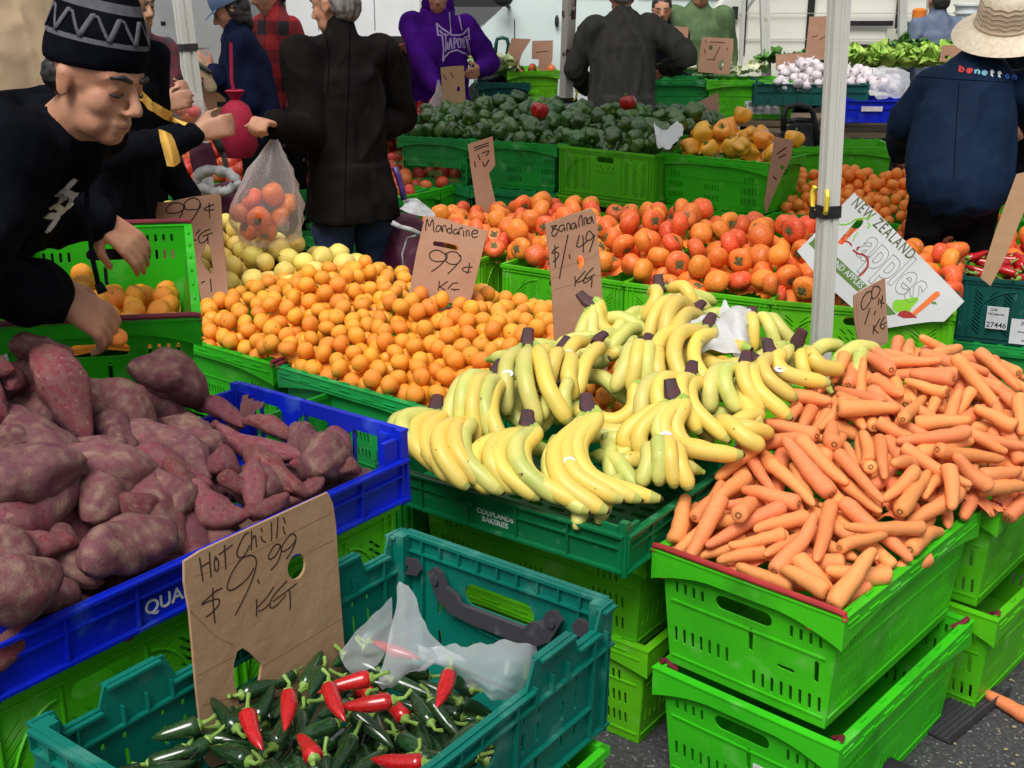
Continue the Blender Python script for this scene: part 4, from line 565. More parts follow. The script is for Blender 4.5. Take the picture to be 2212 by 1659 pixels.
'carrot': (7, [467,1856,481,316,1,140,166,594,1820,537,45,25,135,162,579,2130,619,114,22,157,172,362,2005,541,47,43,138,166,513,1920,555,49,21,149,163,685,1961,566,199,9,165,142,574,1956,558,69,7,184,160,438,2000,549,201,-19,163,145,746,2303,675,9,-3,129,171,615,2144,621,114,15,143,164,508,1823,529,135,8,87,160,856,2224,643,185,-6,145,144,538,1826,506,115,30,141,169,498,2076,576,138,-2,116,167,669,2078,616,283,-9,166,135,932,2208,610,201,14,169,160,678,1981,549,314,-24,157,152,459,2204,601,204,-33,118,158,543,2092,594,116,14,132,145,772,2064,593,56,5,172,156,324,2057,537,69,43,96,170,622,1851,473,232,-21,180,172,844,2156,606,323,-19,141,149,449,1950,546,175,-17,99,134,612,1862,525,13,-12,117,174,1020,2429,682,313,-40,155,156,452,1883,507,137,-1,109,132,849,2088,588,79,35,94,165,900,2297,650,354,6,108,158,572,1826,479,13,28,130,161,913,2152,597,342,-41,90,161,787,2015,512,49,-6,147,170,503,1993,557,204,-1,114,158,636,1917,558,209,2,109,125,1124,2578,670,318,-34,123,144,1021,2325,649,143,17,87,155,421,1938,516,3,10,86,137,993,2174,550,18,-5,109,168,819,2078,555,218,-6,167,162,648,2408,661,149,-1,92,160,734,2158,623,256,-2,182,138,575,2279,637,127,-5,136,157,660,2085,589,109,7,174,148,742,2065,605,224,-13,115,133,433,2126,575,231,-2,108,170,977,2161,511,40,12,100,154,991,2195,576,25,-4,105,156,929,2163,530,237,-10,135,170,748,1967,487,43,-9,99,166,442,2016,576,60,-7,93,168,496,2188,589,278,-7,182,147,900,2416,687,315,-4,91,136,906,2521,710,332,10,113,128,921,2444,699,134,-7,94,160,819,2417,684,103,1,106,161,826,2546,701,97,-5,164,156,655,2231,647,76,4,104,166,718,2214,624,264,-18,96,151,412,1978,482,181,-15,149,161,744,2543,687,241,-21,100,156,322,2056,495,230,-39,158,147,979,2259,619,351,-27,95,127,850,2330,666,58,-3,180,127,1050,2321,615,285,-41,139,160,1011,2554,693,355,-14,153,162,544,2254,622,320,23,126,160,585,2365,634,202,-29,89,166,804,2255,635,332,-20,106,147,756,2413,665,106,-9,178,155,949,2371,656,236,-40,89,156,885,2227,617,21,5,131,165,1081,2336,648,257,-37,95,151,763,2120,625,53,-19,107,155,785,2495,678,74,32,119,126,648,2384,638,245,-1,177,159,1045,2212,504,224,-26,99,165,339,2017,508,204,-33,102,145,905,2500,690,148,-9,171,171,675,2322,654,44,24,95,142,1007,2282,614,354,-11,163,140,774,2537,680,69,11,121,142,520,1957,534,43,-5,170,146,432,1979,517,180,-15,161,134,850,2440,674,85,14,125,173,645,1998,533,302,-16,185,128,829,2126,575,234,-4,102,133,522,2206,601,93,-3,97,165,593,1936,532,114,-6,104,135,619,1986,538,299,-7,169,140,865,2155,549,259,-27,168,152,564,2126,587,273,-22,94,172,774,2044,520,48,1,155,162,1058,2733,667,190,30,163,151,685,1997,514,96,29,173,169,715,2329,647,281,0,130,149,735,2062,572,263,-15,108,168,452,1914,493,325,6,166,155,1108,2390,643,133,23,110,174,795,2205,595,290,-19,133,173,538,1855,468,18,17,103,170,1165,2657,656,102,-2,122,160,544,2181,580,253,-17,144,171,396,2146,543,226,-26,89,159,852,2277,633,339,-17,108,132,469,2024,537,351,-4,153,138,955,2694,688,250,5,171,147,754,2297,611,347,-13,158,153,696,2487,660,61,-11,123,134,692,2120,622,261,18,97,129,910,2378,655,238,-19,167,126,1026,2646,688,44,-1,136,168,387,2091,550,232,-2,116,127,930,2706,682,251,-7,123,151,725,2372,668,102,-3,102,147,960,2381,630,44,35,145,140,808,2369,660,287,-7,132,168,656,2224,617,57,4,121,170,604,2144,591,289,-16,176,160,872,2586,686,118,15,126,170,449,2081,554,211,11,94,140,536,1903,516,339,16,122,157,674,2168,614,85,16,103,128,1079,2624,680,204,10,148,157,1011,2350,608,193,3,124,170,372,2012,491,178,-25,147,129,463,2060,540,183,-8,185,168,754,2347,641,269,1,131,139,510,1895,484,345,16,184,131,1112,2450,637,166,32,116,137,880,2390,632,274,-25,164,172,1000,2472,660,255,-24,121,173,975,2408,625,188,19,154,127,716,2203,588,266,-22,158,154,931,2316,622,346,-28,160,126,596,2283,618,317,9,130,133,648,2173,575,288,-13,177,133,999,2375,637,48,-1,163,150,737,2131,601,52,4,130,128,1017,2240,521,55,26,154,173,497,2253,573,59,4,165,138,1055,2482,664,187,32,142,154,923,2560,693,122,-1,174,137,543,2122,534,339,15,128,169,667,2395,621,228,-11,179,135,1152,2555,617,173,33,164,142,938,2213,577,244,-9,164,132,454,2180,537,226,-11,103,171,1082,2439,632,318,-11,140,135,1008,2271,576,255,-32,147,131,815,2448,656,281,-11,177,137,631,2096,553,279,-20,170,138,708,2073,565,251,-2,108,131,1194,2557,625,125,21,105,141,642,2313,615,55,18,143,150,987,2515,636,69,-14,181,154,858,2630,667,56,0,139,166,718,2151,594,55,4,147,144,1051,2241,553,210,-12,94,142,837,2174,561,69,36,104,170,762,2155,578,276,3,137,133,1005,2712,670,70,-7,184,162,572,1964,505,1,0,136,126,1025,2543,661,347,-10,170,149,1075,2399,622,109,-9,121,152,1060,2696,661,22,4,124,139,777,2585,660,227,1,106,167,542,1930,515,340,-2,157,136,950,2642,666,249,0,162,170,370,2047,489,195,-23,90,150,711,2516,622,51,12,136,133,565,2037,516,337,3,130,144,827,2243,576,3,-1,165,153,548,1992,503,184,3,98,146,605,2390,617,240,-25,98,145,1165,2584,615,347,-34,183,130,785,2392,639,87,-2,176,145,438,2215,559,228,-43,123,129,924,2488,670,264,-5,124,143,503,2187,554,226,-27,104,132,755,2339,615,182,-4,169,151,956,2297,568,355,-8,149,155,1171,2676,628,292,10,142,164,1185,2500,629,170,-1,126,152,836,2429,635,243,-14,170,146,582,2260,605,306,12,119,146,387,2120,497,231,-7,156,145,673,2210,588,281,-2,121,166,702,2386,617,205,-10,96,131,909,2507,648,250,-2,102,138,443,2112,538,207,-12,146,150,1090,2324,568,79,32,171,147,658,2471,630,229,-18,98,150,1101,2494,600,348,-35,177,161,1014,2563,645,61,-11,163,129,1038,2474,602,221,13,113,157,443,2072,516,278,3,118,132,1097,2561,616,34,-1,117,125,909,2408,624,104,29,97,134,782,2141,554,253,1,144,170,647,2341,586,95,6,117,136,904,2201,589,237,-2,112,148]),
'kumara': (7, [-537,1480,810,247,-7,164,446,-445,1636,741,119,29,166,478,-698,1503,912,19,0,199,436,-648,1307,831,46,9,166,442,-335,1761,712,52,1,150,462,-572,1822,833,36,-24,195,433,-638,1623,862,6,1,197,500,-330,1836,801,288,-3,179,430,-410,1775,784,97,5,154,436,-515,1551,728,324,-34,124,381,-413,1947,801,227,-2,190,448,-678,1492,841,228,6,185,363,-484,2086,818,313,3,148,505,-554,1457,698,43,6,113,214,-712,1748,881,140,34,183,351,-653,1343,763,63,11,206,355,-262,1908,720,303,-11,160,464,-659,1375,710,173,15,136,307,-640,1981,825,56,-21,194,403,-509,1656,833,117,34,91,203,-638,1444,836,203,34,88,212,-612,1478,706,232,4,152,313,-487,1581,769,309,-17,116,209,-372,1683,767,50,-3,100,161,-537,1713,828,2,-14,131,280,-265,1864,768,275,-18,90,184,-545,1574,831,206,27,106,194,-557,1760,790,13,-4,192,382,-571,1484,751,78,28,98,217,-697,1805,874,322,-34,88,202,-813,1662,926,173,34,159,367,-813,1722,929,346,9,92,225,-377,1895,713,82,1,172,471,-615,1620,783,23,-3,170,358,-793,1741,899,314,-5,85,192,-428,1706,697,270,-13,107,222,-756,1805,854,209,20,133,295,-545,2048,758,184,-15,109,202,-652,1483,775,54,-10,201,358,-538,1980,782,287,34,107,180,-315,1879,744,295,-16,101,192,-569,1944,754,332,2,168,369,-557,1824,724,217,10,174,396,-671,1379,819,229,-12,95,286]),
'chilli': (7, [-427,1269,610,202,-5,72,144,-174,1269,615,327,-14,90,128,-250,1254,620,214,1,79,123,-83,1219,604,27,-23,87,135,-343,1210,619,149,-2,71,140,-10,1306,584,61,-11,90,141,-230,1383,604,59,-2,89,139,-375,1297,616,133,2,90,127,-287,1269,615,70,14,73,141,-125,1332,605,124,9,84,116,-61,1298,584,236,11,82,129,-414,1214,614,6,18,74,122,-207,1207,617,256,-3,86,126,-13,1294,558,50,-13,79,144,-156,1344,597,121,3,74,131,-342,1382,602,47,-5,74,133,-269,1391,603,263,-1,71,135,-148,1435,594,204,30,82,139,-129,1392,590,339,-10,93,125,-77,1438,569,131,-16,88,140,-211,1459,588,322,0,87,139,-179,1211,603,63,2,73,139,-174,1518,574,332,2,95,130,-326,1345,604,74,12,75,118,-234,1317,607,236,17,74,142,-337,1291,608,322,18,70,136,-91,1336,578,305,-26,84,119,-43,1383,563,22,-37,89,122,-281,1446,592,79,6,94,129,-243,1175,608,119,21,90,144,-303,1348,594,257,10,89,119,6,1344,550,13,-31,91,115,-421,1184,610,17,3,94,140,-120,1258,597,317,8,79,136,-34,1358,561,194,25,78,130,2,1332,529,186,31,80,137,-188,1487,581,318,-1,86,133,-98,1411,574,170,26,87,121,-205,1399,583,113,-28,87,116,-469,1200,602,59,-8,84,117,-172,1302,589,102,6,86,126,-247,1504,571,238,6,81,136,-356,1339,588,47,-3,92,139,-271,1168,615,313,4,93,139,-375,1282,588,344,2,90,120,-337,1240,600,326,13,70,131,-206,1274,602,248,8,78,122,-230,1276,589,252,15,81,137,-221,1191,594,288,-25,78,124,-116,1279,579,118,29,71,122,-138,1194,600,245,-4,86,122,-329,1419,583,231,-5,74,124,-395,1333,576,234,-18,82,139,-236,1407,583,117,8,70,128,-73,1250,576,209,0,74,136,-379,1195,587,58,8,93,141,-163,1200,587,67,-1,79,126,-116,1316,572,305,-9,84,139,-406,1225,595,233,-17,95,119,-196,1218,581,74,21,86,141,-204,1452,565,341,0,88,118,-322,1253,582,55,24,88,126,-117,1156,611,238,-5,80,135,-295,1212,596,16,6,91,123,-273,1294,597,277,0,83,126,-97,1391,559,158,4,76,128,-320,1388,567,67,11,76,130,-209,1389,557,246,3,86,126,-40,1351,539,197,25,92,125,-314,1303,577,186,4,80,124,-198,1289,572,265,-8,90,140,-274,1379,577,72,1,84,142,-120,1367,573,169,18,89,135,-170,1389,570,43,1,95,132,-140,1283,569,294,-11,80,116,-162,1357,555,231,-1,81,142,-397,1222,574,82,11,79,124,-295,1246,573,239,0,91,127,-71,1432,540,327,11,88,142,-242,1299,568,71,-11,90,132,-429,1236,584,239,-12,71,142,-98,1318,550,303,-9,83,131,-76,1265,556,54,17,72,128,-187,1158,613,224,7,78,135,-165,1278,562,284,3,82,125,-254,1238,572,203,0,76,134]),
}
RADII = {'mandarin': 262, 'lemon': 380, 'persimmon': 437, 'persimmon2': 433, 'green_pepper': 439, 'yellow_pepper': 479, 'red_pepper': 448, 'tomato': 399, 'far_mandarin': 285, 'garlic': 343}
# ================================================================ produce
def pile(k):
    n, a = PILES[k]; rows = [tuple(a[i:i+n]) for i in range(0, len(a), n)]; q = random.Random(3); s = {'mandarin':.06,'far_mandarin':.06,'tomato':.11,'lemon':.13,'green_pepper':.15}.get(k, .1)
    mz = {'yellow_pepper':735,'green_pepper':735,'persimmon':478,'mandarin':480,'tomato':475,'far_mandarin':480,'lemon':480}.get(k, 0)
    return rows if n == 7 else [(x, y, z, RADII[k]*q.uniform(1-s, 1+s)) for x, y, z in rows if z > mz]
ORANGE = mat('mandarin peel', (.85,.29,.024), .38, .4, base2=(.88,.36,.04), vscale=14, bump=.45, bscale=420, rnd_v=.12, rnd_h=.012, sss=.08)
FARORA = mat('far mandarin peel', (.84,.27,.03), .4, .4, base2=(.88,.33,.045), vscale=14, rnd_v=.14, rnd_h=.012)
GREENISH = mat('green fleck', (.16,.18,.03), .6, .3)
LEMON = mat('lemon peel', (.86,.69,.18), .42, .4, base2=(.82,.60,.13), vscale=10, bump=.35, bscale=300, rnd_v=.12, rnd_h=.012, speck=((.35,.25,.08), 55, .68, .76))
PERSI = mat('persimmon skin', (.68,.092,.030), .40, .35, base2=(.80,.22,.03), vscale=9, rnd_v=.14, rnd_h=.016, bump=.08, bscale=60, speck=((.30,.10,.03), 60, .70, .8))
PERSI2 = mat('orange persimmon skin', (.80,.25,.035), .40, .35, base2=(.78,.17,.025), vscale=9, rnd_v=.1, rnd_h=.012, speck=((.30,.10,.03), 60, .70, .8))
CALYX = mat('dried calyx', (.17,.16,.06), .75, .2, base2=(.10,.09,.035), vscale=60, bump=.5, bscale=200)
TOMATO = mat('tomato skin', (.60,.075,.03), .36, .4, base2=(.68,.15,.05), vscale=9, rnd_v=.18, rnd_h=.018)
GPEP = mat('green pepper skin', (.026,.085,.018), .2, .6, base2=(.06,.13,.022), vscale=14, rnd_v=.35, rnd_h=.015, coat=.2)
YPEP = mat('yellow pepper skin', (.86,.42,.04), .22, .5, base2=(.84,.34,.03), vscale=14, rnd_v=.1, rnd_h=.012, coat=.2)
RPEP = mat('red pepper skin', (.48,.012,.014), .18, .6, base2=(.38,.01,.012), vscale=14, rnd_v=.2, coat=.2)
PSTEM = mat('pepper stem', (.10,.19,.035), .55, .3, base2=(.16,.25,.05), vscale=50)
CARROT = mat('carrot skin', (.84,.26,.080), .45, .35, base2=(.86,.32,.115), vscale=18, rnd_v=.10, rnd_h=.010, bump=.5, bscale=90, speck=((.88,.42,.20), 40, .60, .78), sss=.05, stretch=(5,1,1))
CROWN = mat('carrot crown', (.34,.14,.035), .7, .3, base2=(.13,.08,.025), vscale=160)
KUM = mat('kumara skin', (.150,.050,.064), .7, .25, base2=(.205,.105,.090), vscale=5, rnd_v=.16, rnd_h=.016, bump=1, bscale=45, speck=((.26,.04,.09), 10, .62, .72), wear=((.30,.20,.145), 5, .55, .85), detail=8, stretch=(2,1,1))
KUM2 = mat('redder kumara skin', (.20,.040,.052), .62, .3, base2=(.20,.085,.08), vscale=5, rnd_v=.15, rnd_h=.012, bump=1, bscale=55, speck=((.11,.015,.03), 14, .60, .68), wear=((.40,.24,.18), 8, .60, .82), detail=8, stretch=(2,1,1))
CUT = mat('cut kumara flesh', (.72,.62,.42), .6, .3, base2=(.5,.42,.28), vscale=60)
BAN = mat('banana peel', (.79,.56,.105), .42, .4, base2=(.68,.54,.12), vscale=12, rnd_v=.07, rnd_h=.008, bump=.2, bscale=60, speck=((.16,.09,.03), 60, .69, .73), sss=.05)
BANG = mat('greenish banana peel', (.50,.53,.13), .42, .4, base2=(.68,.60,.17), vscale=12, rnd_v=.08, rnd_h=.01, bump=.2, bscale=60, speck=((.16,.09,.03), 60, .70, .74))
BTIP = mat('banana tip', (.07,.045,.028), .7, .2)
BCROWN = mat('banana crown', (.085,.028,.032), .6, .3, base2=(.05,.03,.035), vscale=50, bump=.6, bscale=120)
BNECK = mat('green banana neck', (.30,.44,.07), .45, .4, base2=(.42,.5,.1), vscale=20)
RCHI = mat('red chilli skin', (.50,.012,.012), .18, .5, base2=(.34,.008,.010), vscale=20, rnd_v=.12, coat=.3)
GCHI = mat('dark green chilli skin', (.010,.035,.012), .14, .6, base2=(.02,.06,.015), vscale=22, rnd_v=.3, rnd_h=.02, coat=.3)
CSTEM = mat('chilli stem', (.22,.36,.07), .45, .4, base2=(.16,.28,.05), vscale=60)
GARLIC = mat('garlic skin', (.72,.68,.69), .5, .4, base2=(.62,.52,.56), vscale=18, rnd_v=.1, bump=.5, bscale=40)
LEAF = mat('lettuce leaf', (.20,.40,.045), .5, .3, base2=(.42,.58,.12), vscale=16, rnd_v=.2, bump=.6, bscale=60)
DLEAF = mat('dark leaf', (.05,.16,.03), .5, .3, base2=(.10,.25,.05), vscale=20, rnd_v=.2)

def lumpy(mb, amp, sc, seed):
    for i, p in enumerate(mb.v):
        q = Vector(p); n = q.normalized(); mb.v[i] = tuple(q+n*amp*noise.noise(Vector((q.x*sc+seed, q.y*sc, q.z*sc))))
    return mb
def citrus(seed, flat=.84, n=20, nub=True):
    r = 1; prof = []
    for i in range(n//2+1):
        a = math.pi*i/(n//2); rr = math.sin(a); z = math.cos(a)*flat
        if i == 0: z -= .05
        if i == 1: z -= .012
        prof.append((rr, z))
    mb = MB().lathe(prof[::-1], n); lumpy(mb, .05, 1.3, seed)
    b = len(mb.v)
    if nub: mb.lathe([(.10,.78*flat+.12),(.09,.80*flat+.155),(.03,.80*flat+.17),(0,.80*flat+.165)], 7, 1)
    return mb
def rot_rand(tilt=1.2): return Euler((rnd.gauss(0,tilt), rnd.gauss(0,tilt), rnd.uniform(0,6.28)))
def scatter(items, protos, name, label, cat, group, tilt=1.2, cap=300, zk=None, stuffname=None, stufflabel=None, low=None):
    """first of a kind is built, the rest are linked copies; beyond cap the deepest ones are one object"""
    if len(items) > cap:
        rest = items[cap:]; items = items[:cap]
        me = low; mb = MB()
        for x,y,z,r in rest:
            M = Matrix.Translation((x/1e3,y/1e3,z/1e3)) @ rot_rand(tilt).to_matrix().to_4x4() @ Matrix.Scale(r/1e4, 4)
            mb.add(low.v, low.f, 0, M)
        tag(mb.build(stuffname, protos[0][1][0]), stufflabel, cat, None, 'stuff')
    for i, (x,y,z,r) in enumerate(items):
        me = protos[i % len(protos)]
        o = link(name, me[0], None, (x/1e3, y/1e3, z/1e3), rot_rand(tilt)); o.scale = (r/1e4,)*3
        tag(o, label, cat, group)
        for nm, m2 in me[2:]: link(nm, m2, o)
def mound(k, m, label, cat, name, rk=1.0, drop=1.0, h=.012):
    """the buried fruit under the visible ones: one bumpy mass just below them"""
    pts = []
    for it in pile(k):
        if len(it) == 4: pts.append((it[0]/1e3, it[1]/1e3, it[2]/1e3, it[3]/1e4))
        else:
            x,y,z,ya,pi_,L,r = it; L /= 1e3
            for t in (-.4,-.2,0,.2,.4): pts.append((x/1e3+math.cos(R(ya))*L*t, y/1e3+math.sin(R(ya))*L*t, z/1e3+math.sin(R(pi_))*L*t, r/1e4))
    A = np.array(pts); r0 = A[:,3].mean(); lo = A[:,:2].min(0)-r0*.3; hi = A[:,:2].max(0)+r0*.3
    xs = np.arange(lo[0], hi[0]+h, h); ys = np.arange(lo[1], hi[1]+h, h); X, Y = np.meshgrid(xs, ys)
    num = np.zeros_like(X); den = np.zeros_like(X)
    for x,y,z,r in A:
        d2 = (X-x)**2+(Y-y)**2; wt = np.exp(-d2/(r0*1.1)**2); num += wt*z; den += wt
    Z = num/np.maximum(den, 1e-9)-r0*(.75*drop); ok = den > (.95 if len(pile(k)[0]) == 4 else 2.0)
    rr = np.random.RandomState(3); Z += rr.uniform(-.12, .12, Z.shape)*r0; Z -= r0*1.2*np.clip(1.6-den, 0, 1)*.6
    idx = -np.ones(X.shape, int); vs = []; fs = []
    for i in range(X.shape[0]):
        for j in range(X.shape[1]):
            if ok[i,j]: idx[i,j] = len(vs); vs.append((X[i,j], Y[i,j], Z[i,j]))
    for i in range(X.shape[0]-1):
        for j in range(X.shape[1]-1):
            q = (idx[i,j], idx[i,j+1], idx[i+1,j+1], idx[i+1,j])
            if min(q) >= 0: fs.append(q)
    return tag(MB().add(vs, fs).build(name, m, smooth=80), label, cat, None, 'stuff')
def vis_sort(items):     # the ones standing highest over their neighbours first
    s = []
    for it in items:
        over = 0
        for jt in items:
            if jt is not it and jt[2] > it[2]+8 and (jt[0]-it[0])**2+(jt[1]-it[1])**2 < (it[3]*.13)**2: over += 1
        s.append((over, it[1]))
    return [items[i] for i in sorted(range(len(items)), key=lambda i: s[i])]
mp = []
for s in range(5):
    mb = citrus(s*7.3, .80+.03*s, 22); mp.append((mb.mesh('mandarin', [ORANGE, GREENISH]), [ORANGE]))
scatter(pile('mandarin'), mp, 'mandarin', 'shiny orange mandarin in the big heap behind the blue tray', 'mandarin', 'mandarins in the big heap', cap=262, low=citrus(1, .85, 12, False),
        stuffname='mandarins', stufflabel='deeper mandarins filling the gaps of the big heap')
fp = [(citrus(s*5.1, .88, 14, False).mesh('mandarin', [FARORA]), [FARORA]) for s in range(3)]
scatter(pile('far_mandarin'), fp, 'mandarin', 'small mandarin', 'mandarin', 'm', cap=0, low=citrus(2, .88, 14, False), stuffname='mandarins', stufflabel='small orange mandarins of the far heap left of the woman in the straw hat')
lp = []
for s in range(4):
    prof = [(0,-1.08),(.10,-1.05),(.30,-.93),(.62,-.72),(.86,-.42),(.96,-.05),(.93,.28),(.76,.62),(.5,.84),(.24,.96),(.12,1.03),(0,1.05)]
    mb = MB().lathe(prof, 20); lumpy(mb, .1, 1.1, s*4.4); mb.lathe([(.09,1.0),(.08,1.09),(0,1.1)], 7, 1); lp.append((mb.mesh('lemon', [LEMON, CALYX]), [LEMON]))
scatter(pile('lemon'), lp, 'lemon', 'pale yellow lemon in the pile between the 99 cent sign and the black coat', 'lemon', 'lemons in the pile')
def persimmon(seed, m):
    prof = [(0,-.68),(.2,-.70),(.5,-.66),(.78,-.48),(.95,-.18),(1,.05),(.97,.25),(.84,.48),(.62,.60),(.40,.625),(.2,.60),(0,.57)]
    lob = lambda q, h: 1+.035*math.cos(4*q+seed)+.015*math.cos(2*q)
    mb = MB().lathe(prof, 26, lobe=lob); lumpy(mb, .06, 1.2, seed*3.3)
    c = MB(); # four-lobed dried calyx lying in the hollow
    ring = []
    for j in range(32):
        q = 2*math.pi*j/32; r = .20+.24*abs(math.cos(2*q+seed))**.8+.03*math.sin(9*q); ring.append((r*math.cos(q), r*math.sin(q), .655-.02*abs(math.cos(2*q+seed))+.035*math.sin(5*q+seed)))
    inner = [(x*.3, y*.3, .66) for x,y,z in ring]
    c.add([(0,0,.665)]+inner+ring, [(0,1+j,1+(j+1)%32) for j in range(32)]+[(1+j,33+j,33+(j+1)%32,1+(j+1)%32) for j in range(32)])
    c.add([(x,y,z-.03) for x,y,z in ring]+ring, [(j,(j+1)%32,32+(j+1)%32,32+j) for j in range(32)])
    c.tube([(0,0,.64),(.01,0,.72),(.03,.01,.76)], .06, 7)
    return (mb.mesh('persimmon', [m]), [m], ('calyx', c.mesh('calyx', [CALYX])))
pp = [persimmon(s*.9, PERSI2 if s == 2 else PERSI) for s in range(7)]
scatter(pile('persimmon'), pp, 'persimmon', 'red-orange persimmon in the long heap over the lime folding crates', 'persimmon', 'persimmons in the long heap', tilt=3)
scatter(pile('persimmon2'), pp, 'persimmon', 'persimmon in the small heap between the apples panel and the dark teal crate', 'persimmon', 'persimmons right of the apples panel', tilt=3)
tp = []
for s in range(4):
    mb = citrus(s*2.7+1, .86, 18, False); c = MB()
    for j in range(5): c.tube([(0,0,.80),(.18*math.cos(j*1.257),.18*math.sin(j*1.257),.85),(.34*math.cos(j*1.257),.34*math.sin(j*1.257),.80)], [.05,.04,.01], 4)
    tp.append((mb.mesh('tomato', [TOMATO]), [TOMATO], ('stem', c.mesh('stem', [PSTEM]))) if s < 2 else (mb.mesh('tomato', [TOMATO]), [TOMATO]))
scatter(pile('tomato'), tp, 'tomato', 'pale red tomato in the heap behind the man in the black coat', 'tomato', 'tomatoes behind the black coat')
def pepper(seed, m, n=30, lobes=4):
    prof = [(0,.72),(.14,.70),(.30,.80),(.55,.90),(.80,.80),(.95,.50),(.98,.15),(.92,-.25),(.82,-.60),(.66,-.88),(.42,-1.02),(.2,-.98),(0,-.90)]
    lob = lambda q, h: 1+(.10+.03*math.sin(seed))*math.cos(lobes*q+.5*math.sin(seed+h))+.05*math.cos(q+seed)
    mb = MB().lathe(prof[::-1], n, lobe=lob)
    for i, p in enumerate(mb.v): mb.v[i] = (p[0], p[1]*(.92+.06*math.sin(seed)), p[2]*(.92+.15*math.sin(seed*2.1))-.03*math.cos(4*math.atan2(p[1],p[0])))
    lumpy(mb, .13, 1.5, seed)
    st = MB().tube([(0,0,.66),(.01,0,.85),(.06,.02,1.02),(.16,.05,1.14)], [.19,.10,.085,.11], 8)
    st.lathe([(.30,.80),(.20,.78),(.1,.80),(0,.82)], 8)
    return (mb.mesh('bell_pepper', [m], 60), [m], ('stem', st.mesh('stem', [PSTEM])))
gp = [pepper(s*1.7, GPEP, lobes=3+s % 2) for s in range(6)]; yp = [pepper(s*1.3+.4, YPEP, lobes=3+s % 2) for s in range(4)]; rp = [pepper(s*1.9+.8, RPEP, 20) for s in range(3)]
gl = pile('green_pepper')
scatter(gl, gp, 'bell_pepper', 'glossy dark green bell pepper in the long heap at the back', 'bell pepper', 'green bell peppers', tilt=1.3)
scatter(pile('yellow_pepper'), yp, 'bell_pepper', 'glossy yellow bell pepper in the heap right of the green ones', 'bell pepper', 'yellow bell peppers', tilt=1.3)
scatter(pile('red_pepper'), rp, 'bell_pepper', 'dark red bell pepper in the small heap by the purple hoodie', 'bell pepper', 'red bell peppers', tilt=1.3)
for (u,v,Y,pr,lab) in ((1357,222,6.42,rp,'single red bell pepper standing on top of the green pepper heap'), (1604,248,5.98,yp,'yellow bell pepper sitting highest, on top of the yellow heap'), (1548,352,5.70,gp,'lone green bell pepper among the yellow ones'),
                       (1165,238,6.25,rp,'half red bell pepper in the left middle of the green heap'), (1715,300,5.75,yp,'yellow bell pepper at the right end beside the standing card'), (1440,322,6.0,rp,'orange-red pepper next to the white bag on the green heap')):
    p = at(u,v,Y); me = pr[1]; o = link('bell_pepper', me[0], None, p, (.25, .2, rnd.uniform(0,6))); o.scale = (.046,)*3; tag(o, lab, 'bell pepper'); link('stem', me[2][1], o)
# ---- carrots
def carrot(seed, L=1, r=1):
    """unit carrot: length 1 along x, radius about .11 (scaled later)"""
    rr = [0,.6,.88,1,1,.96,.92,.87,.81,.75,.67,.55,.34,0]; xs = [-.5,-.497,-.483,-.45,-.37,-.25,-.12,0,.12,.24,.36,.445,.485,.5]
    bend = .05*math.sin(seed*2.1); bz = .03*math.cos(seed*1.3); n = 14; mb = MB(); vs = []; fs = []
    rr = [a if i < 4 else a*(1 if seed % 2 < 1 else 1.08) for i, a in enumerate(rr)]
    for i, (x, q) in enumerate(zip(xs, rr)):
        cy = bend*math.cos(math.pi*x)+.012*math.sin(9*x+seed); cz = bz*math.cos(math.pi*x)
        rad = .115*q*(1+.05*math.sin(23*x+seed*5)+.03*math.sin(51*x))
        for j in range(n): vs.append((x, cy+rad*math.cos(2*math.pi*j/n), cz+rad*math.sin(2*math.pi*j/n)))
    for i in range(len(xs)-1):
        for j in range(n): fs.append((i*n+j, (i+1)*n+j, (i+1)*n+(j+1)%n, i*n+(j+1)%n))
    mb.add(vs, fs)
    cy = bend*math.cos(math.pi*.5)+.012*math.sin(-4.5+seed)
    prof = [(0,-.006),(.018,-.006),(.024,.004),(.034,.007),(.044,.003),(.05,-.006)]
    mb.lathe(prof, 10, 1, Matrix.Translation((-.4985, cy, 0)) @ Matrix.Rotation(-math.pi/2, 4, 'Y'))
    return mb.mesh('carrot', [CARROT, CROWN], 50)
cms = [carrot(s*1.7) for s in range(9)]
cl = pile('carrot')
for i, (x,y,z,ya,pi_,L,r) in enumerate(cl):
    fl = (i*7 % 3) == 0; dx_, dy_ = x/1e3-.263, y/1e3-2.008
    if dx_*.743-dy_*.669+abs(math.cos(R(ya+42)))*L/2.4e3 > .43 and dx_*.669+dy_*.743 < .60: continue
    o = link('carrot', cms[i % 9], None, (x/1e3,y/1e3,z/1e3), Euler((rnd.uniform(0,6), -R(pi_) if not fl else R(pi_), R(ya)+(math.pi if fl else 0))))
    o.scale = (L/1e3*1.08, r/1e4/.114, r/1e4/.114); tag(o, 'pale orange topped carrot in the heap over the two green crates', 'carrot', 'carrots in the heap')
gc = on(2195, 1530, .018); o = link('carrot', cms[2], None, gc, (0, 0, R(125))); o.scale = (.16, .15, .15); tag(o, 'loose carrot lying alone on the asphalt beside the black strip', 'carrot')
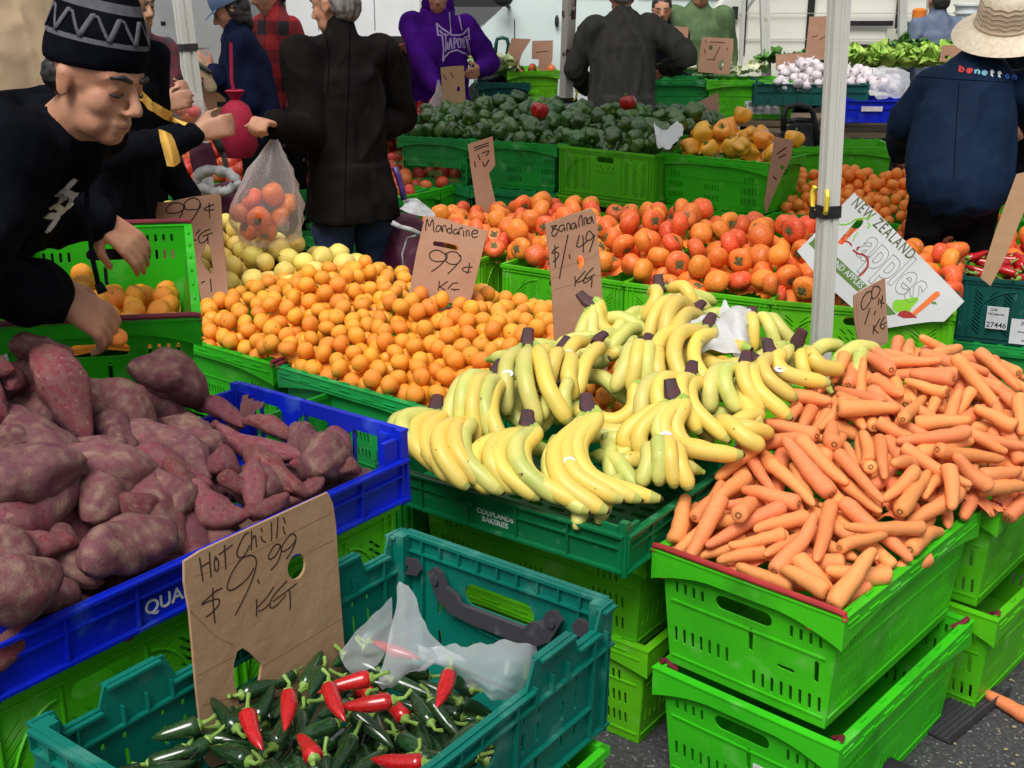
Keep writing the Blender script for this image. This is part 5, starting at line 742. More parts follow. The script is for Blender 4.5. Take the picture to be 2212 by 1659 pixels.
# ---- kumara
def kumara(seed, m, slim):
    n = 26; mb = MB(); k = 24; vs = []; fs = []
    for i in range(k+1):
        t = i/k; x = -.5+t
        pr = math.sin(math.pi*min(1, max(0, t)))**(.55 if not slim else .62)
        pr *= 1+.12*math.sin(2*math.pi*t+seed)
        end = .10 if slim else .05
        rad = .5*max(pr, end if 0 < i < k else 0)
        cy = .10*math.sin(math.pi*t*1.5+seed)*(1.3 if slim else .8); cz = .06*math.cos(math.pi*t*1.3+seed*2)
        for j in range(n):
            q = 2*math.pi*j/n; lob = 1+.06*math.cos(3*q+seed+4*t)+.04*math.cos(5*q-6*t)
            p = Vector((x*3, cy*2+rad*lob*math.cos(q), cz*2+rad*lob*math.sin(q)))
            d = noise.noise(p*1.6+Vector((seed*5,0,0)))*.13+noise.noise(p*4+Vector((0,seed*3,0)))*.04-.02*max(0, noise.noise(p*9))
            c = Vector((x*3, cy*2, cz*2)); e = (p-c); p = c+e*(1+d*1.6)
            vs.append((p.x/3, p.y, p.z))
    for i in range(k):
        for j in range(n): fs.append((i*n+j, (i+1)*n+j, (i+1)*n+(j+1)%n, i*n+(j+1)%n))
    mb.add(vs, fs); return mb.mesh('kumara', [m], 180)
kb = [kumara(s*1.37+.3, KUM, False) for s in range(9)]; ks = [kumara(s*1.9+1, KUM2, True) for s in range(6)]
wh = ['fat', 'knobbly', 'long', 'stubby', 'curved', 'blotchy', 'smooth', 'pinched']
bpy.context.view_layer.update(); kl = pile('kumara'); kus = []
for i, (x,y,z,ya,pi_,L,r) in enumerate(kl):
    if (blue.matrix_world.inverted() @ Vector((x/1e3, y/1e3, z/1e3))).x > .30: continue
    bigk = r > 370; me = (kb[i % 9] if bigk else ks[i % 6])
    o = link('kumara', me, None, (x/1e3,y/1e3,z/1e3+(.025 if (blue.matrix_world.inverted() @ Vector((x/1e3,y/1e3,z/1e3))).y > .06 and (blue.matrix_world.inverted() @ Vector((x/1e3,y/1e3,z/1e3))).x < 0 else -.045)), Euler((rnd.uniform(0,6), -R(pi_), R(ya))))
    o.scale = (L/1e3*1.04, r/1e4*2, r/1e4*2)
    kus.append((o, bigk, ya % 180))
def ksurf(u, v):      # where a sight line meets the heap in the blue tray
    r = _ray(u, v).normalized(); Mi = blue.matrix_world.inverted(); t = 1.0
    while t < 3:
        p = Vector((0,0,CAMH))+r*t; q = Mi @ p; s = .4-q.x; w = (q.y+.225)/.45
        A = np.interp(s, [0,.12,.3,.45,.62,.85], [.01,.03,.08,.16,.21,.25]); h = .75+A*max(0, min(1.1, w))
        if p.z < h or (q.y > .205 and q.x > -.42 and p.z < 1.08): return p
        t += .004
    return p
bpy.context.view_layer.update()
for i, (x0,y0,x1,y1,wd,sl) in enumerate(((20,745,150,745,66,0),(-30,790,120,835,95,0),(30,840,150,890,120,0),(130,800,330,915,108,0),(278,765,462,855,100,0),(292,805,388,862,68,0),(-20,870,205,1030,112,0),(-60,1040,185,1050,190,0),(160,945,265,1015,105,0),(175,1105,300,1010,110,0),(265,1010,430,1060,120,0),
        (290,1050,515,1190,150,0),(332,895,488,958,78,0),(472,912,640,990,54,1),(552,968,710,1062,66,1),(628,992,758,970,46,1),(678,1030,790,1000,52,1),(622,925,698,945,74,0),(722,915,806,985,80,1),(548,985,572,1095,52,1),(412,1060,560,1110,74,1),(560,1110,650,1080,48,1),(80,1180,370,1290,125,0),(0,1320,195,1250,150,0),(-50,1120,62,1240,110,0),
        (520,905,640,930,40,1),(430,985,520,1010,60,1),(440,865,520,905,46,1),(650,1060,720,1040,44,1),(-40,1290,45,1310,70,0),(470,1030,545,1050,44,1),(360,950,455,1010,70,0),(200,900,300,960,80,0),(-20,920,60,980,90,0))):
    a, b = ksurf(x0, y0), ksurf(x1, y1); c = (a+b)/2; dep = c.y*_c+(CAMH-c.z)*_s; r = wd*dep/FPX/2; d = b-a; L = max(d.length*1.05, 2.3*r); me = ks[i % 6] if sl else kb[i % 9]
    Mi_ = blue.matrix_world.inverted(); la, lb_, lc = Mi_ @ a, Mi_ @ b, Mi_ @ c; sh = Vector((0,0,0))
    mny = min(la.y, lb_.y, lc.y-r*.3); lim = -.213+r*.75
    if mny < lim: sh.y = lim-mny
    mxx = max(la.x, lb_.x)
    if mxx > .385-r*.4: sh.x = .385-r*.4-mxx
    if max(la.y, lb_.y)+sh.y > .30: sh.y = .30-max(la.y, lb_.y) if mny+(.30-max(la.y, lb_.y)) > lim else sh.y
    c = blue.matrix_world @ (lc+sh)
    o = link('kumara', me, None, c-Vector((0,0,r*.35)), Euler((rnd.uniform(0,6), -math.asin(max(-.9, min(.9, d.z/max(d.length, 1e-3)))), math.atan2(d.y, d.x)))); o.scale = (L, r*2.05, r*2.05); kus.append((o, not sl, math.degrees(math.atan2(d.y, d.x)) % 180))
PRJ = lambda p: (lambda d, q: (1106+FPX*p.x/d, 829.5+FPX*(q/d)))(p.y*_c+(CAMH-p.z)*_s, (CAMH-p.z)*_c-p.y*_s)
used = {}
for o, bigk, ya in sorted(kus, key=lambda a: PRJ(a[0].location)[0]):
    u, v = PRJ(o.location); lie = 'lying level' if ya < 35 or ya > 145 else ('angled right' if ya < 75 else ('pointing straight away' if ya < 105 else 'angled left'))
    lab = '%s kumara %s, %s %s of tray' % ('large purple' if bigk else 'small reddish', lie, ['far back', 'middle', 'front'][0 if v < 860+.0*u else (1 if v < 1060 else 2)], ['left end', 'left half', 'centre', 'right half', 'right end'][min(4, max(0, int(u/180)))])
    used[lab] = used.get(lab, 0)+1; n_ = used[lab]
    tag(o, lab if n_ == 1 else lab.replace(' kumara', ' kumara, %s from the left,' % ['second', 'third', 'fourth', 'fifth', 'sixth', 'seventh'][min(n_-2, 5)]), 'kumara', 'kumara in the blue tray')
# ---- chillies
def chilli(seed, m, slim=1.0):
    n = 12; k = 12; vs = []; fs = []
    for i in range(k+1):
        t = i/k; rad = .16*slim*min(1, (t*8+.35))**.5*(1-t**2.6)**.75*(1+.05*math.sin(9*t+seed)); 
        if i == 0: rad = .05
        bend = .16*math.sin(seed*3)*(t*t)
        for j in range(n): q = 2*math.pi*j/n; vs.append((-.5+t, bend+rad*math.cos(q), rad*math.sin(q)))
    for i in range(k):
        for j in range(n): fs.append((i*n+j, (i+1)*n+j, (i+1)*n+(j+1)%n, i*n+(j+1)%n))
    a = MB().add(vs, fs); b = MB()
    b.tube([(-.47,0,0),(-.51,0,0),(-.57,.01,.01),(-.70,.03,.04+.03*math.sin(seed)),(-.84,.07*math.cos(seed),.10)], [.10,.11,.045,.032,.042], 8)
    return (a.mesh('chilli', [m], 60), b.mesh('stem', [CSTEM]))
cg = [chilli(s*1.3, GCHI) for s in range(6)]; cr = [chilli(s*1.1+.5, RCHI) for s in range(4)]
for i, (x,y,z,ya,pi_,L,r) in enumerate(pile('chilli')):
    red = rnd.random() < .08; me = (cr[i % 4] if red else cg[i % 6])
    o = link('chilli', me[0], None, (x/1e3,y/1e3,z/1e3), Euler((rnd.uniform(-.8,.8), -R(pi_), R(ya)))); k = r/1e4/.16*.88; o.scale = (L/1e3*.86, k, k)
    tag(o, 'bright red chilli among the dark green ones in the teal crate' if red else 'dark green chilli in the teal crate', 'chilli', 'red chillies' if red else 'green chillies'); link('stem', me[1], o)
for (u,v,du,dv,z,lab) in ((540,1580,-8,-60,.66,'red chilli standing on end against the foot of the cardboard sign'), (628,1535,-8,-70,.66,'red chilli pointing down in front of the sign, stem upward'), (718,1520,-8,-45,.665,'red chilli with a curled stem between two green ones'),
                       (790,1525,60,-20,.665,'long red chilli bent like a bow in the middle of the heap'), (965,1490,4,-40,.655,'stubby red chilli standing up at the back right'), (670,1610,15,50,.655,'wrinkled red chilli at the front of the heap'), (855,1650,60,-10,.64,'red chilli at the very front right of the heap'), (745,1475,60,-18,.66,'orange-red chilli at the top of the heap')):
    p = on(u, v, z); q = on(u+du, v+dv, z+.01); d = Vector((q.x-p.x, q.y-p.y, 0)); d = d if d.length > 1e-4 else Vector((1,0,0))
    me = cr[(u+v) % 4]; o = link('chilli', me[0], None, p, Euler((0, .15, math.atan2(-d.y, -d.x)))); o.scale = (.070, .070, .070); tag(o, lab, 'chilli'); link('stem', me[1], o)
# ---- garlic, lettuce
def garlic(seed):
    prof = [(0,-.72),(.4,-.74),(.8,-.5),(1,-.1),(.92,.3),(.6,.62),(.3,.85),(.16,1.1),(.13,1.45),(0,1.5)]
    mb = MB().lathe(prof, 22, lobe=lambda q,h: 1+.07*abs(math.cos(4*q+seed))*(1 if h < .6 else .3)); return (lumpy(mb, .08, 1.4, seed).mesh('garlic_bulb', [GARLIC], 60), [GARLIC])
scatter(pile('garlic'), [garlic(s) for s in range(4)], 'garlic_bulb', 'white garlic bulb in the heap over the two long trays', 'garlic', 'garlic bulbs', tilt=.9)
def leafy(name, c, r, n, m, label, cat, size=.1, up=.6):
    mb = MB()
    for i in range(n):
        a = rnd.uniform(0, 6.28); e = rnd.uniform(.1, 1.45)*up; L = size*rnd.uniform(.7, 1.3)
        d = Vector((math.cos(a)*math.cos(e), math.sin(a)*math.cos(e), math.sin(e)+.25)).normalized(); s = d.cross(Vector((0,0,1))).normalized(); nrm = s.cross(d)
        base = Vector((rnd.uniform(-1,1)*r[0], rnd.uniform(-1,1)*r[1], rnd.uniform(0,1)*r[2])); rows = []
        for k in range(6):
            t = k/5; wd = size*.55*math.sin(math.pi*min(.95, t*.8+.15)); row = []
            for j in range(7):
                q = j/3-1; row.append(base+d*(L*t)+s*(wd*q)+nrm*(size*(.18*q*q-.25*t*t)+.022*math.sin(9*q+7*t+i)*t))
            rows.append(row)
        mb.grid(rows)
    o = mb.build(name, m, smooth=80); o.location = c; return tag(o, label, cat)

for k, m, nm, ct in (('mandarin', ORANGE, 'mandarins', 'mandarin'), ('far_mandarin', FARORA, 'mandarins', 'mandarin'), ('lemon', LEMON, 'lemons', 'lemon'), ('persimmon', PERSI, 'persimmons', 'persimmon'), ('persimmon2', PERSI, 'persimmons', 'persimmon'),
                     ('tomato', TOMATO, 'tomatoes', 'tomato'), ('green_pepper', GPEP, 'bell_peppers', 'bell pepper'), ('yellow_pepper', YPEP, 'bell_peppers', 'bell pepper'), ('red_pepper', RPEP, 'bell_peppers', 'bell pepper'),
                     ('garlic', GARLIC, 'garlic_bulbs', 'garlic'), ('carrot', CARROT, 'carrots', 'carrot'), ('kumara', KUM, 'kumaras', 'kumara'), ('chilli', GCHI, 'chillies', 'chilli')):
    mound(k, m, {'mandarin':'buried mandarins filling the inside of the big heap','far_mandarin':'buried mandarins filling the inside of the far heap','lemon':'buried lemons inside the lemon pile','persimmon':'buried persimmons inside the long heap','persimmon2':'buried persimmons inside the small right heap','tomato':'buried tomatoes inside the tomato heap','green_pepper':'buried green peppers inside the long pepper heap','yellow_pepper':'buried yellow peppers inside their crate','red_pepper':'buried red peppers inside the small heap','garlic':'buried garlic inside the garlic heap','carrot':'buried carrots filling the heap','kumara':'buried kumara filling the blue tray','chilli':'buried green chillies at the bottom of the teal crate'}[k], ct, nm, drop={'carrot':2.5,'kumara':1.8,'chilli':1.8}.get(k, 1.0))
# ================================================================ helpers: cards traced from the photo, set up at their real distance
def zz(x0, y0, k):
    """crop coordinates -> measuring coordinates"""
    return lambda pts: [((x0+x*k)*.9036, (y0+y*k)*.9036) for x, y in pts]
CARD = mat('corrugated cardboard', (.42,.262,.150), .82, .2, base2=(.37,.225,.125), vscale=7, var=.06, bump=.25, bscale=25, rnd_v=.08)
CARDP = mat('pinkish cardboard', (.43,.25,.165), .82, .2, base2=(.37,.20,.13), vscale=7, var=.06, bump=.25, bscale=25, rnd_v=.1)
CARDE = mat('cardboard edge', (.50,.34,.2), .9, .2, base2=(.25,.15,.08), vscale=300)
CREASE = mat('cardboard crease', (.27,.16,.085), .9, .1)
def plane_frame(P0, yaw, lean):
    ex = Vector((math.cos(R(yaw)), math.sin(R(yaw)), 0)); n0 = Vector((math.sin(R(yaw)), -math.cos(R(yaw)), 0))
    n = n0*math.cos(R(lean))+Vector((0,0,1))*math.sin(R(lean)); ey = Vector((0,0,1))*math.cos(R(lean))-n0*math.sin(R(lean))
    M = Matrix((ex, ey, n)).transposed().to_4x4(); M.translation = P0; return M
def onplane(M, u, v):
    n = M.col[2].xyz; r = _ray(u, v); C = Vector((0,0,CAMH)); t = (M.translation-C).dot(n)/r.dot(n)
    q = M.inverted() @ (C+r*t); return (q.x, q.y)
def card(name, outline, P0, yaw, lean, holes=(), strokes=(), creases=(), sw=.0013, label='', cat='sign', m=None, th=.0045, ink=None, extra=None):
    M = plane_frame(P0, yaw, lean); L = lambda pts: [onplane(M, *p) for p in pts]
    vs, fs = ear_mesh(L(outline), [L(h) for h in holes], th)
    o = MB().add(vs, fs).build(name, m or CARD, smooth=0); o.matrix_world = M
    if strokes:
        mb = MB()
        for s in strokes:
            q = L(s); mb.tube([(x, y, th/2+.0002) for x, y in smooth_line(q)], sw, 5, flat=((0,0,1), .45))
        mb.build('lettering', ink or INK, o)
    if creases:
        mb = MB()
        for s in creases: mb.tube([(x, y, th/2-.0002) for x, y in L(s)], .0011, 5, flat=((0,0,1), .5))
        mb.build('crease', CREASE, o)
    tag(o, label, cat); return o, M, L
def smooth_line(p, k=4):
    if len(p) < 3: return p
    out = []
    for i in range(len(p)-1):
        p0, p1, p2, p3 = Vector(p[max(i-1,0)]), Vector(p[i]), Vector(p[i+1]), Vector(p[min(i+2,len(p)-1)])
        for j in range(k):
            t = j/k; out.append(tuple(.5*((2*p1)+(p2-p0)*t+(2*p0-5*p1+4*p2-p3)*t*t+(3*p1-p0-3*p2+p3)*t**3)))
    out.append(tuple(p[-1])); return out
def circ(cx, cy, rx, ry, n=14, a=0): return [(cx+rx*math.cos(6.2832*i/n)*math.cos(a)-ry*math.sin(6.2832*i/n)*math.sin(a), cy+rx*math.cos(6.2832*i/n)*math.sin(a)+ry*math.sin(6.2832*i/n)*math.cos(a)) for i in range(n)]
# ---- hot chilli card, leaning inside the teal crate parallel to its left wall
wl = cT-aT*.165; wl.z = .60
z7 = zz(0,1116,.434); zc = zz(430,1160,.2049)
card('price_card', z7([(1010,520),(1100,462),(1800,140),(1828,200),(1845,320),(1870,720),(1900,1090),(1910,1400),(1160,1655),(1120,1600),(1075,1200),(1040,800),(1012,640)]), wl, 53.5, 4,
     holes=[zc(circ(1350,945,102,155,16,.25)), z7([(1330,995),(1372,1022),(1437,1090),(1430,1150),(1400,1280),(1315,1312),(1300,1250),(1283,1170),(1283,1080),(1300,1015)])],
     strokes=[zc(s) for s in [[(215,840),(222,900),(240,1010),(255,1115)],[(228,950),(330,890)],[(330,775),(335,900),(348,1068)],[(405,820),(385,900),(400,990),(430,985),(437,900),(415,845),(400,870)],[(505,690),(512,820),(522,975)],[(440,805),(600,690)],
        [(790,545),(740,575),(680,690),(650,780),(670,835),(720,830),(780,740),(800,690)],[(820,525),(822,640),(818,752)],[(822,640),(850,590),(868,600),(878,722)],[(930,590),(945,635),(985,662)],[(932,495),(948,540)],[(1050,425),(1055,530),(1052,645)],[(1130,370),(1122,500),(1115,615)],[(1190,480),(1200,530),(1215,570)],[(1190,372),(1218,440)],
        [(370,1190),(375,1400),(395,1600)],[(478,1195),(400,1235),(270,1350),(245,1385),(330,1345),(420,1320),(448,1345),(430,1400),(360,1480),(290,1532)],
        [(850,960),(790,1060),(700,1150),(600,1215),(545,1210),(540,1150),(600,1000),(700,860),(790,815),(850,825),(878,880),(865,980),(820,1120),(740,1300),(630,1512)],[(893,1090),(910,1145)],
        [(1160,700),(1120,790),(1060,850),(1025,855),(1020,820),(1070,720),(1130,680),(1165,715),(1160,800),(1120,900),(1045,985)],[(1340,620),(1290,700),(1220,755),(1170,765),(1180,700),(1240,610),(1300,562),(1340,600),(1325,680),(1280,780),(1225,858)],
        [(880,1325),(880,1430),(878,1525)],[(1080,1178),(1000,1300),(880,1430)],[(895,1470),(960,1440),(1030,1380)],[(1235,1110),(1150,1200),(1060,1310),(1035,1400),(1060,1428),(1130,1380),(1200,1300),(1220,1265)],[(1070,1350),(1180,1270),(1350,1138)],[(1262,1215),(1275,1320),(1270,1447)]]],
     creases=[z7(s) for s in [[(1060,600),(1200,560),(1390,470),(1820,250)],[(1040,790),(1180,930),(1290,985)],[(1075,1150),(1280,1040)],[(1440,1095),(1880,830)],[(1110,1310),(1260,1270)],[(1690,470),(1830,400)]]], sw=.0011,
     label='big cardboard price sign reading Hot Chilli $9.99 KG, standing in the teal crate', m=CARD)
# ---- mandarine card
zm = zz(970,500,.217)
card('price_card', zm([(215,75),(330,85),(470,120),(600,165),(760,200),(915,240),(870,370),(740,925),(700,1050),(20,1000),(55,830),(120,480)]), at(965,560,3.42), -14, 8,
     holes=[zm([(300,375),(315,352),(440,368),(565,400),(582,420),(575,448),(560,455),(430,425),(305,402)])],
     strokes=[zm(s) for s in [[(222,235),(228,150),(240,110),(262,190),(300,110),(310,230),(320,250)],[(390,190),(355,180),(335,220),(350,250),(385,215),(392,180),(398,245)],[(410,250),(412,190),(440,180),(452,245)],[(500,215),(470,215),(462,250),(490,265),(508,240),(505,165),(512,262)],[(570,225),(540,225),(530,262),(555,275),(575,250),(580,280)],[(590,282),(592,215),(625,215)],[(640,300),(640,235)],[(618,195),(630,210)],[(670,300),(672,240),(698,240),(700,298)],[(735,270),(790,262),(785,235),(755,232),(730,265),(745,310),(795,300)],
        [(440,500),(370,455),(300,460),(265,500),(290,560),(370,578),(440,560),(460,520),(440,480)],[(455,540),(380,620),(285,690)],[(600,520),(560,475),(490,470),(445,510),(450,575),(500,605),(570,600),(610,550),(600,500)],[(608,560),(540,640),(465,715)],[(740,640),(660,640),(625,660),(660,690),(720,690)],[(705,590),(700,650),(675,715)],
        [(375,790),(368,850),(360,895)],[(465,795),(365,865)],[(385,860),(440,890)],[(580,812),(520,820),(465,880)],[(500,880),(595,885)],[(545,880),(540,900)]]],
     label='cardboard sign reading Mandarine 99 cents KG, standing behind the mandarin heap', m=CARDP, sw=.0019)
# ---- banana card
card('price_card', zm([(1535,160),(1800,60),(2045,0),(2065,30),(2092,60),(2130,480),(2160,900),(2215,1500),(2220,1800),(1670,1800),(1640,1500),(1600,800),(1575,480),(1548,300)]), at(1250,600,2.93), 14, 5,
     holes=[zm([(1893,520),(1915,508),(1945,512),(1968,545),(1965,600),(1945,645),(1920,660),(1895,640),(1882,590),(1882,550)])],
     strokes=[zm(s) for s in [[(1610,190),(1618,230),(1600,262)],[(1595,190),(1660,175),(1612,222),(1660,215),(1670,250),(1630,300),(1605,275)],[(1745,175),(1700,180),(1685,225),(1715,245),(1745,200),(1750,240)],[(1775,235),(1772,165),(1800,155),(1810,225)],[(1865,150),(1825,165),(1822,215),(1855,205),(1870,160),(1878,215)],[(1905,200),(1905,110),(1935,70),(1945,180)],[(1965,175),(1962,110),(1985,90),(1992,165)],[(2050,80),(2005,110),(2005,155),(2035,145),(2045,90),(2065,155)],
        [(1640,395),(1642,500),(1645,640)],[(1680,412),(1620,455),(1612,485),(1660,470),(1685,500),(1655,550),(1620,580)],[(1785,280),(1750,450),(1700,700),(1692,768)],[(1798,495),(1806,545)],
        [(1910,280),(1890,360),(1880,410),(1930,405),(2000,345)],[(1945,285),(1955,380),(1950,475)],[(2065,290),(2020,240),(1985,290),(1990,340),(2040,330),(2075,280),(2060,350),(2020,470)],
        [(1858,735),(1865,790),(1862,850)],[(1975,680),(1870,800)],[(1880,805),(1930,790),(1985,750)],[(2065,640),(1990,720),(1955,790),(1975,810),(2040,760)],[(1985,765),(2085,715)],[(2045,730),(2048,790),(2040,860)]]],
     creases=[zm(s) for s in [[(1590,670),(1880,590)],[(1970,560),(2125,485)],[(1625,890),(1860,820),(2145,720)],[(1610,760),(1700,740)]]],
     label='tall cardboard sign reading Banana $1.49 KG between mandarins and bananas', m=CARDP, sw=.0017)
fl = card('price_card', zm([(1535,160),(1700,120),(1905,30),(2040,-10),(2060,28),(1800,72)]), at(1250,470,2.96), 14, 25, label='folded back top flap of the tall banana sign', m=CARDP)[0]
# ---- left 99c card
zl = zz(340,440,.1567)
card('price_card', zl([(150,285),(400,270),(700,205),(1170,140),(1200,200),(1215,480),(1240,900),(1300,1440),(1330,1800),(900,1800),(860,1500),(205,1300),(195,620)]), at(440,560,3.75), -6, 10,
     holes=[zl([(990,915),(1030,950),(1055,1060),(1085,1310),(1050,1375),(990,1310),(930,1230),(900,1130),(930,1030),(960,945)]), zl(circ(515,630,72,64,14))],
     strokes=[zl(s) for s in [[(640,330),(560,285),(430,310),(370,400),(420,445),(560,430),(650,370),(640,320),(620,430),(545,560)],[(890,300),(860,240),(760,215),(650,290),(660,380),(780,390),(880,370),(890,290),(850,420),(745,570)],[(1100,310),(1010,345),(950,385),(1000,405),(1105,385)],[(1025,285),(1030,400),(1035,520)],
        [(890,690),(820,770)],[(770,860),(830,850)],[(1050,690),(960,720),(870,800),(880,890),(940,890),(1000,830)],[(920,800),(1080,740)],[(1005,785),(1008,910)],[(1045,1440),(1055,1560),(1058,1640)],[(900,1510),(960,1480)]]],
     label='brown cardboard sign reading 99 cents KG between the lemons and the tipped green crate', m=CARDP, sw=.0022)
# ---- carrots 99c card (small bent card on a strip)
za = zz(1890,440,.2109)
card('price_card', za([(710,1262),(880,1160),(1068,1062),(1085,1500),(1098,1650),(1100,1790),(1020,1840),(1010,2250),(800,2260),(775,1850),(745,1700),(715,1500)]), at(1880,720,3.02), 10, 4,
     strokes=[za(s) for s in [[(870,1215),(815,1290),(795,1370),(815,1420),(860,1390),(905,1310),(915,1230),(890,1215),(870,1230)],[(1000,1165),(940,1160),(915,1230),(930,1300),(985,1260),(1010,1190),(985,1155)],[(895,1400),(835,1590)],[(1000,1290),(985,1370)],[(1040,1290),(1010,1340),(1060,1350)],[(1040,1260),(1020,1400)],[(958,1430),(945,1480)],[(940,1595),(930,1700)],[(1010,1520),(935,1650)],[(940,1640),(990,1690)],[(1060,1500),(1010,1600),(1040,1640),(1070,1600)],[(1010,1600),(1090,1560)]]],
     creases=[za([(735,1280),(760,1600),(790,1850)]), za([(790,1855),(1090,1790)])],
     label='small bent cardboard sign reading 99 cents KG, stuck in the back of the carrot heap', m=CARDP, sw=.0017)
# ---- New Zealand apples panel
APW = mat('white carton board', (.62,.64,.64), .5, .4, base2=(.56,.57,.57), vscale=5)
PG = mat('green print', (.11,.20,.045), .6, .3); PO = mat('orange print', (.80,.17,.035), .6, .3); PR = mat('dark red print', (.36,.03,.025), .6, .3); PLG = mat('light green print', (.22,.55,.03), .6, .3); PGY = mat('grey outline print', (.16,.17,.14), .6, .3); PDG = mat('olive print', (.10,.11,.05), .6, .3)
ap, MA, LA = card('carton', za([(725,95),(752,130),(1000,340),(1400,750),(1750,1100),(1970,1330),(1740,1560),(1600,1560),(1430,1580),(1040,1640),(700,1400),(470,1195),(250,975),(75,760),(290,545),(520,300)]), at(1930,560,3.78), -27, 12,
     holes=[za([(625,555),(640,540),(740,420),(770,395),(800,392),(825,410),(822,440),(800,475),(680,585),(590,690),(545,680),(540,650)])], label='white carton panel printed New Zealand apples, leaning on the persimmons behind the pole', cat='carton', m=APW, th=.004)
def prt(pts, m, name, z=.0004):
    q = LA(za(pts)); vs = [(x,y,.002+z) for x,y in q]; MB().add(vs, [tuple(range(len(vs)))]).build(name, m, ap, smooth=0)
def ang_text(t, a, b, hgt, m, name, flip=1, outline=None, space=1.0, depth=.0003, zo=.0023, bold=0):
    A = Vector(LA(za([a]))[0]); B = Vector(LA(za([b]))[0]); d = B-A
    vs, fs = text_data(t, hgt, depth, outline=outline, space=space, align='CENTER', bold=bold); xs = [v[0] for v in vs]; w = max(xs)-min(xs); k = d.length/w; cx = (max(xs)+min(xs))/2
    an = math.atan2(d.y, d.x); c = (A+B)/2
    out = [(c.x+(x-cx)*k*math.cos(an)-y*math.sin(an), c.y+(x-cx)*k*math.sin(an)+y*math.cos(an), z+zo) for x,y,z in vs]
    MB().add(out, fs).build(name, m, ap, smooth=0)
ang_text('NEW ZEALAND', (725,195), (1385,820), .052, PDG, 'lettering', space=1.25, bold=.0006)
ang_text('apples', (850,650), (1500,1230), .160, PGY, 'lettering', outline=.0011, bold=.004)
prt([(285,595),(250,640),(205,675),(300,770),(480,960),(760,1220),(870,1150),(480,780)], PG, 'printed_band')
prt([(1085,1350),(1200,1475),(1100,1490),(1085,1480)], PG, 'printed_band')
ang_text('ZEALAND APPLES', (330,730), (815,1165), .030, WPRINT, 'lettering', zo=.0028, bold=.0005)
prt([(1165,1340),(1190,1310),(1280,1310),(1340,1295),(1400,1282),(1440,1285),(1452,1310),(1420,1350),(1370,1400),(1355,1450),(1250,1440),(1200,1460),(1150,1400)], PLG, 'printed_pear')
prt([(1210,1485),(1240,1445),(1300,1430),(1370,1455),(1440,1515),(1280,1520)], PR, 'printed_apple', .0008)
prt([(1660,1215),(1690,1225),(1695,1260),(1420,1485),(1385,1480),(1385,1450),(1640,1220)], PO, 'printed_carrot', .0011)
prt([(1595,1340),(1640,1330),(1665,1365),(1600,1360)], PG, 'printed_leaf')
for s, m, w_ in (([(710,745),(760,785),(840,810),(878,870),(870,940),(820,1010),(770,1045)], PR, .0035), ([(515,440),(600,460),(680,440),(740,400),(860,385)], PLG, .0028), ([(620,645),(670,665),(695,700)], PR, .003), ([(750,750),(760,720),(785,715)], PR, .003), ([(770,545),(730,590),(710,650)], PLG, .002), ([(880,440),(900,470),(870,500)], PLG, .003), ([(920,350),(890,390),(870,410)], PLG, .003)):
    MB().tube([(x,y,.0026) for x,y in smooth_line(LA(za(s)))], w_, 5, flat=((0,0,1), .15)).build('printed_line', m, ap)
# ---- small cards further back
r2 = zz(800,0,.434); r3 = zz(1488,0,.434); zs = zz(1540,60,.1205)
card('price_card', r2([(733,795),(870,750),(885,910),(850,955),(890,1130),(905,1230),(800,1240),(775,1100),(750,930)]), at(1040,380,5.35), 6, 6, strokes=[r2(s) for s in [[(765,815),(850,785)],[(770,830),(800,815),(850,800)],[(790,850),(800,880)],[(810,845),(850,830),(835,860)],[(770,890),(775,920)],[(815,890),(825,920)],[(850,880),(830,915)]]], label='leaning cardboard price card standing in the persimmons before the dark green crates', m=CARDP, sw=.003)
card('price_card', r2([(583,372),(640,365),(712,362),(722,560),(725,650),(600,655),(592,480)]), at(978,180,7.05), 3, 5, holes=[r2(circ(682,490,9,15,10))], strokes=[r2([(600,410),(615,440)]), r2([(640,400),(655,430)])], label='cardboard card with one round hole in front of the purple hoodie', m=CARD, sw=.003)
card('price_card', r3([(422,560),(528,508),(538,700),(425,720)]), at(1533,235,6.5), 8, 5, holes=[r3(circ(454,602,10,18,10,.2))], label='small cardboard card with a slanted top between green and yellow peppers', m=CARDP)
card('price_card', r3([(838,752),(940,772),(930,870),(860,1010),(790,1180),(780,1120),(815,900)]), at(1690,365,5.2), -18, 3, holes=[r3(circ(880,922,9,14,10))], strokes=[r3([(850,850),(905,810)]), r3([(860,870),(900,850)]), r3([(830,970),(850,990)])], label='pinkish cardboard card standing between the yellow peppers and the far mandarins', m=CARDP, sw=.003)
card('price_card', [(2212,372),(2196,376),(2150,500),(2118,600),(2140,618),(2170,560),(2240,390),(2240,372)], at(2170,500,3.95), -30, 6, label='brown cardboard board leaning in the red chilli crate at the right edge', m=CARD)
card('price_card', zs([(325,40),(640,22),(860,35),(880,60),(860,500),(825,860),(560,860),(500,470)]), at(1458,105,8.15), -3, 4, holes=[zs(circ(686,467,46,54,12))], strokes=[zs(s) for s in [[(470,110),(590,95)],[(530,200),(540,250)],[(640,210),(600,260),(650,250)],[(790,200),(740,260)]]], label='cardboard sign with one round hole beside the grey coat', m=CARDP, sw=.003)
card('price_card', zs([(1155,240),(1380,245),(1770,268),(1765,500),(1690,985),(1060,930),(1110,500)]), at(1545,120,8.05), -3, 6, holes=[zs(circ(1320,447,40,50,12)), zs([(1545,685),(1578,700),(1570,820),(1535,890),(1490,890),(1462,820),(1490,750)])], strokes=[zs(s) for s in [[(1210,300),(1230,360)],[(1300,330),(1600,350)],[(1190,480),(1215,560)],[(1500,430),(1380,680)],[(1650,450),(1640,500)],[(1240,680),(1400,690)]]], label='cardboard sign with two holes standing in the light green crate row', m=CARDP, sw=.003)
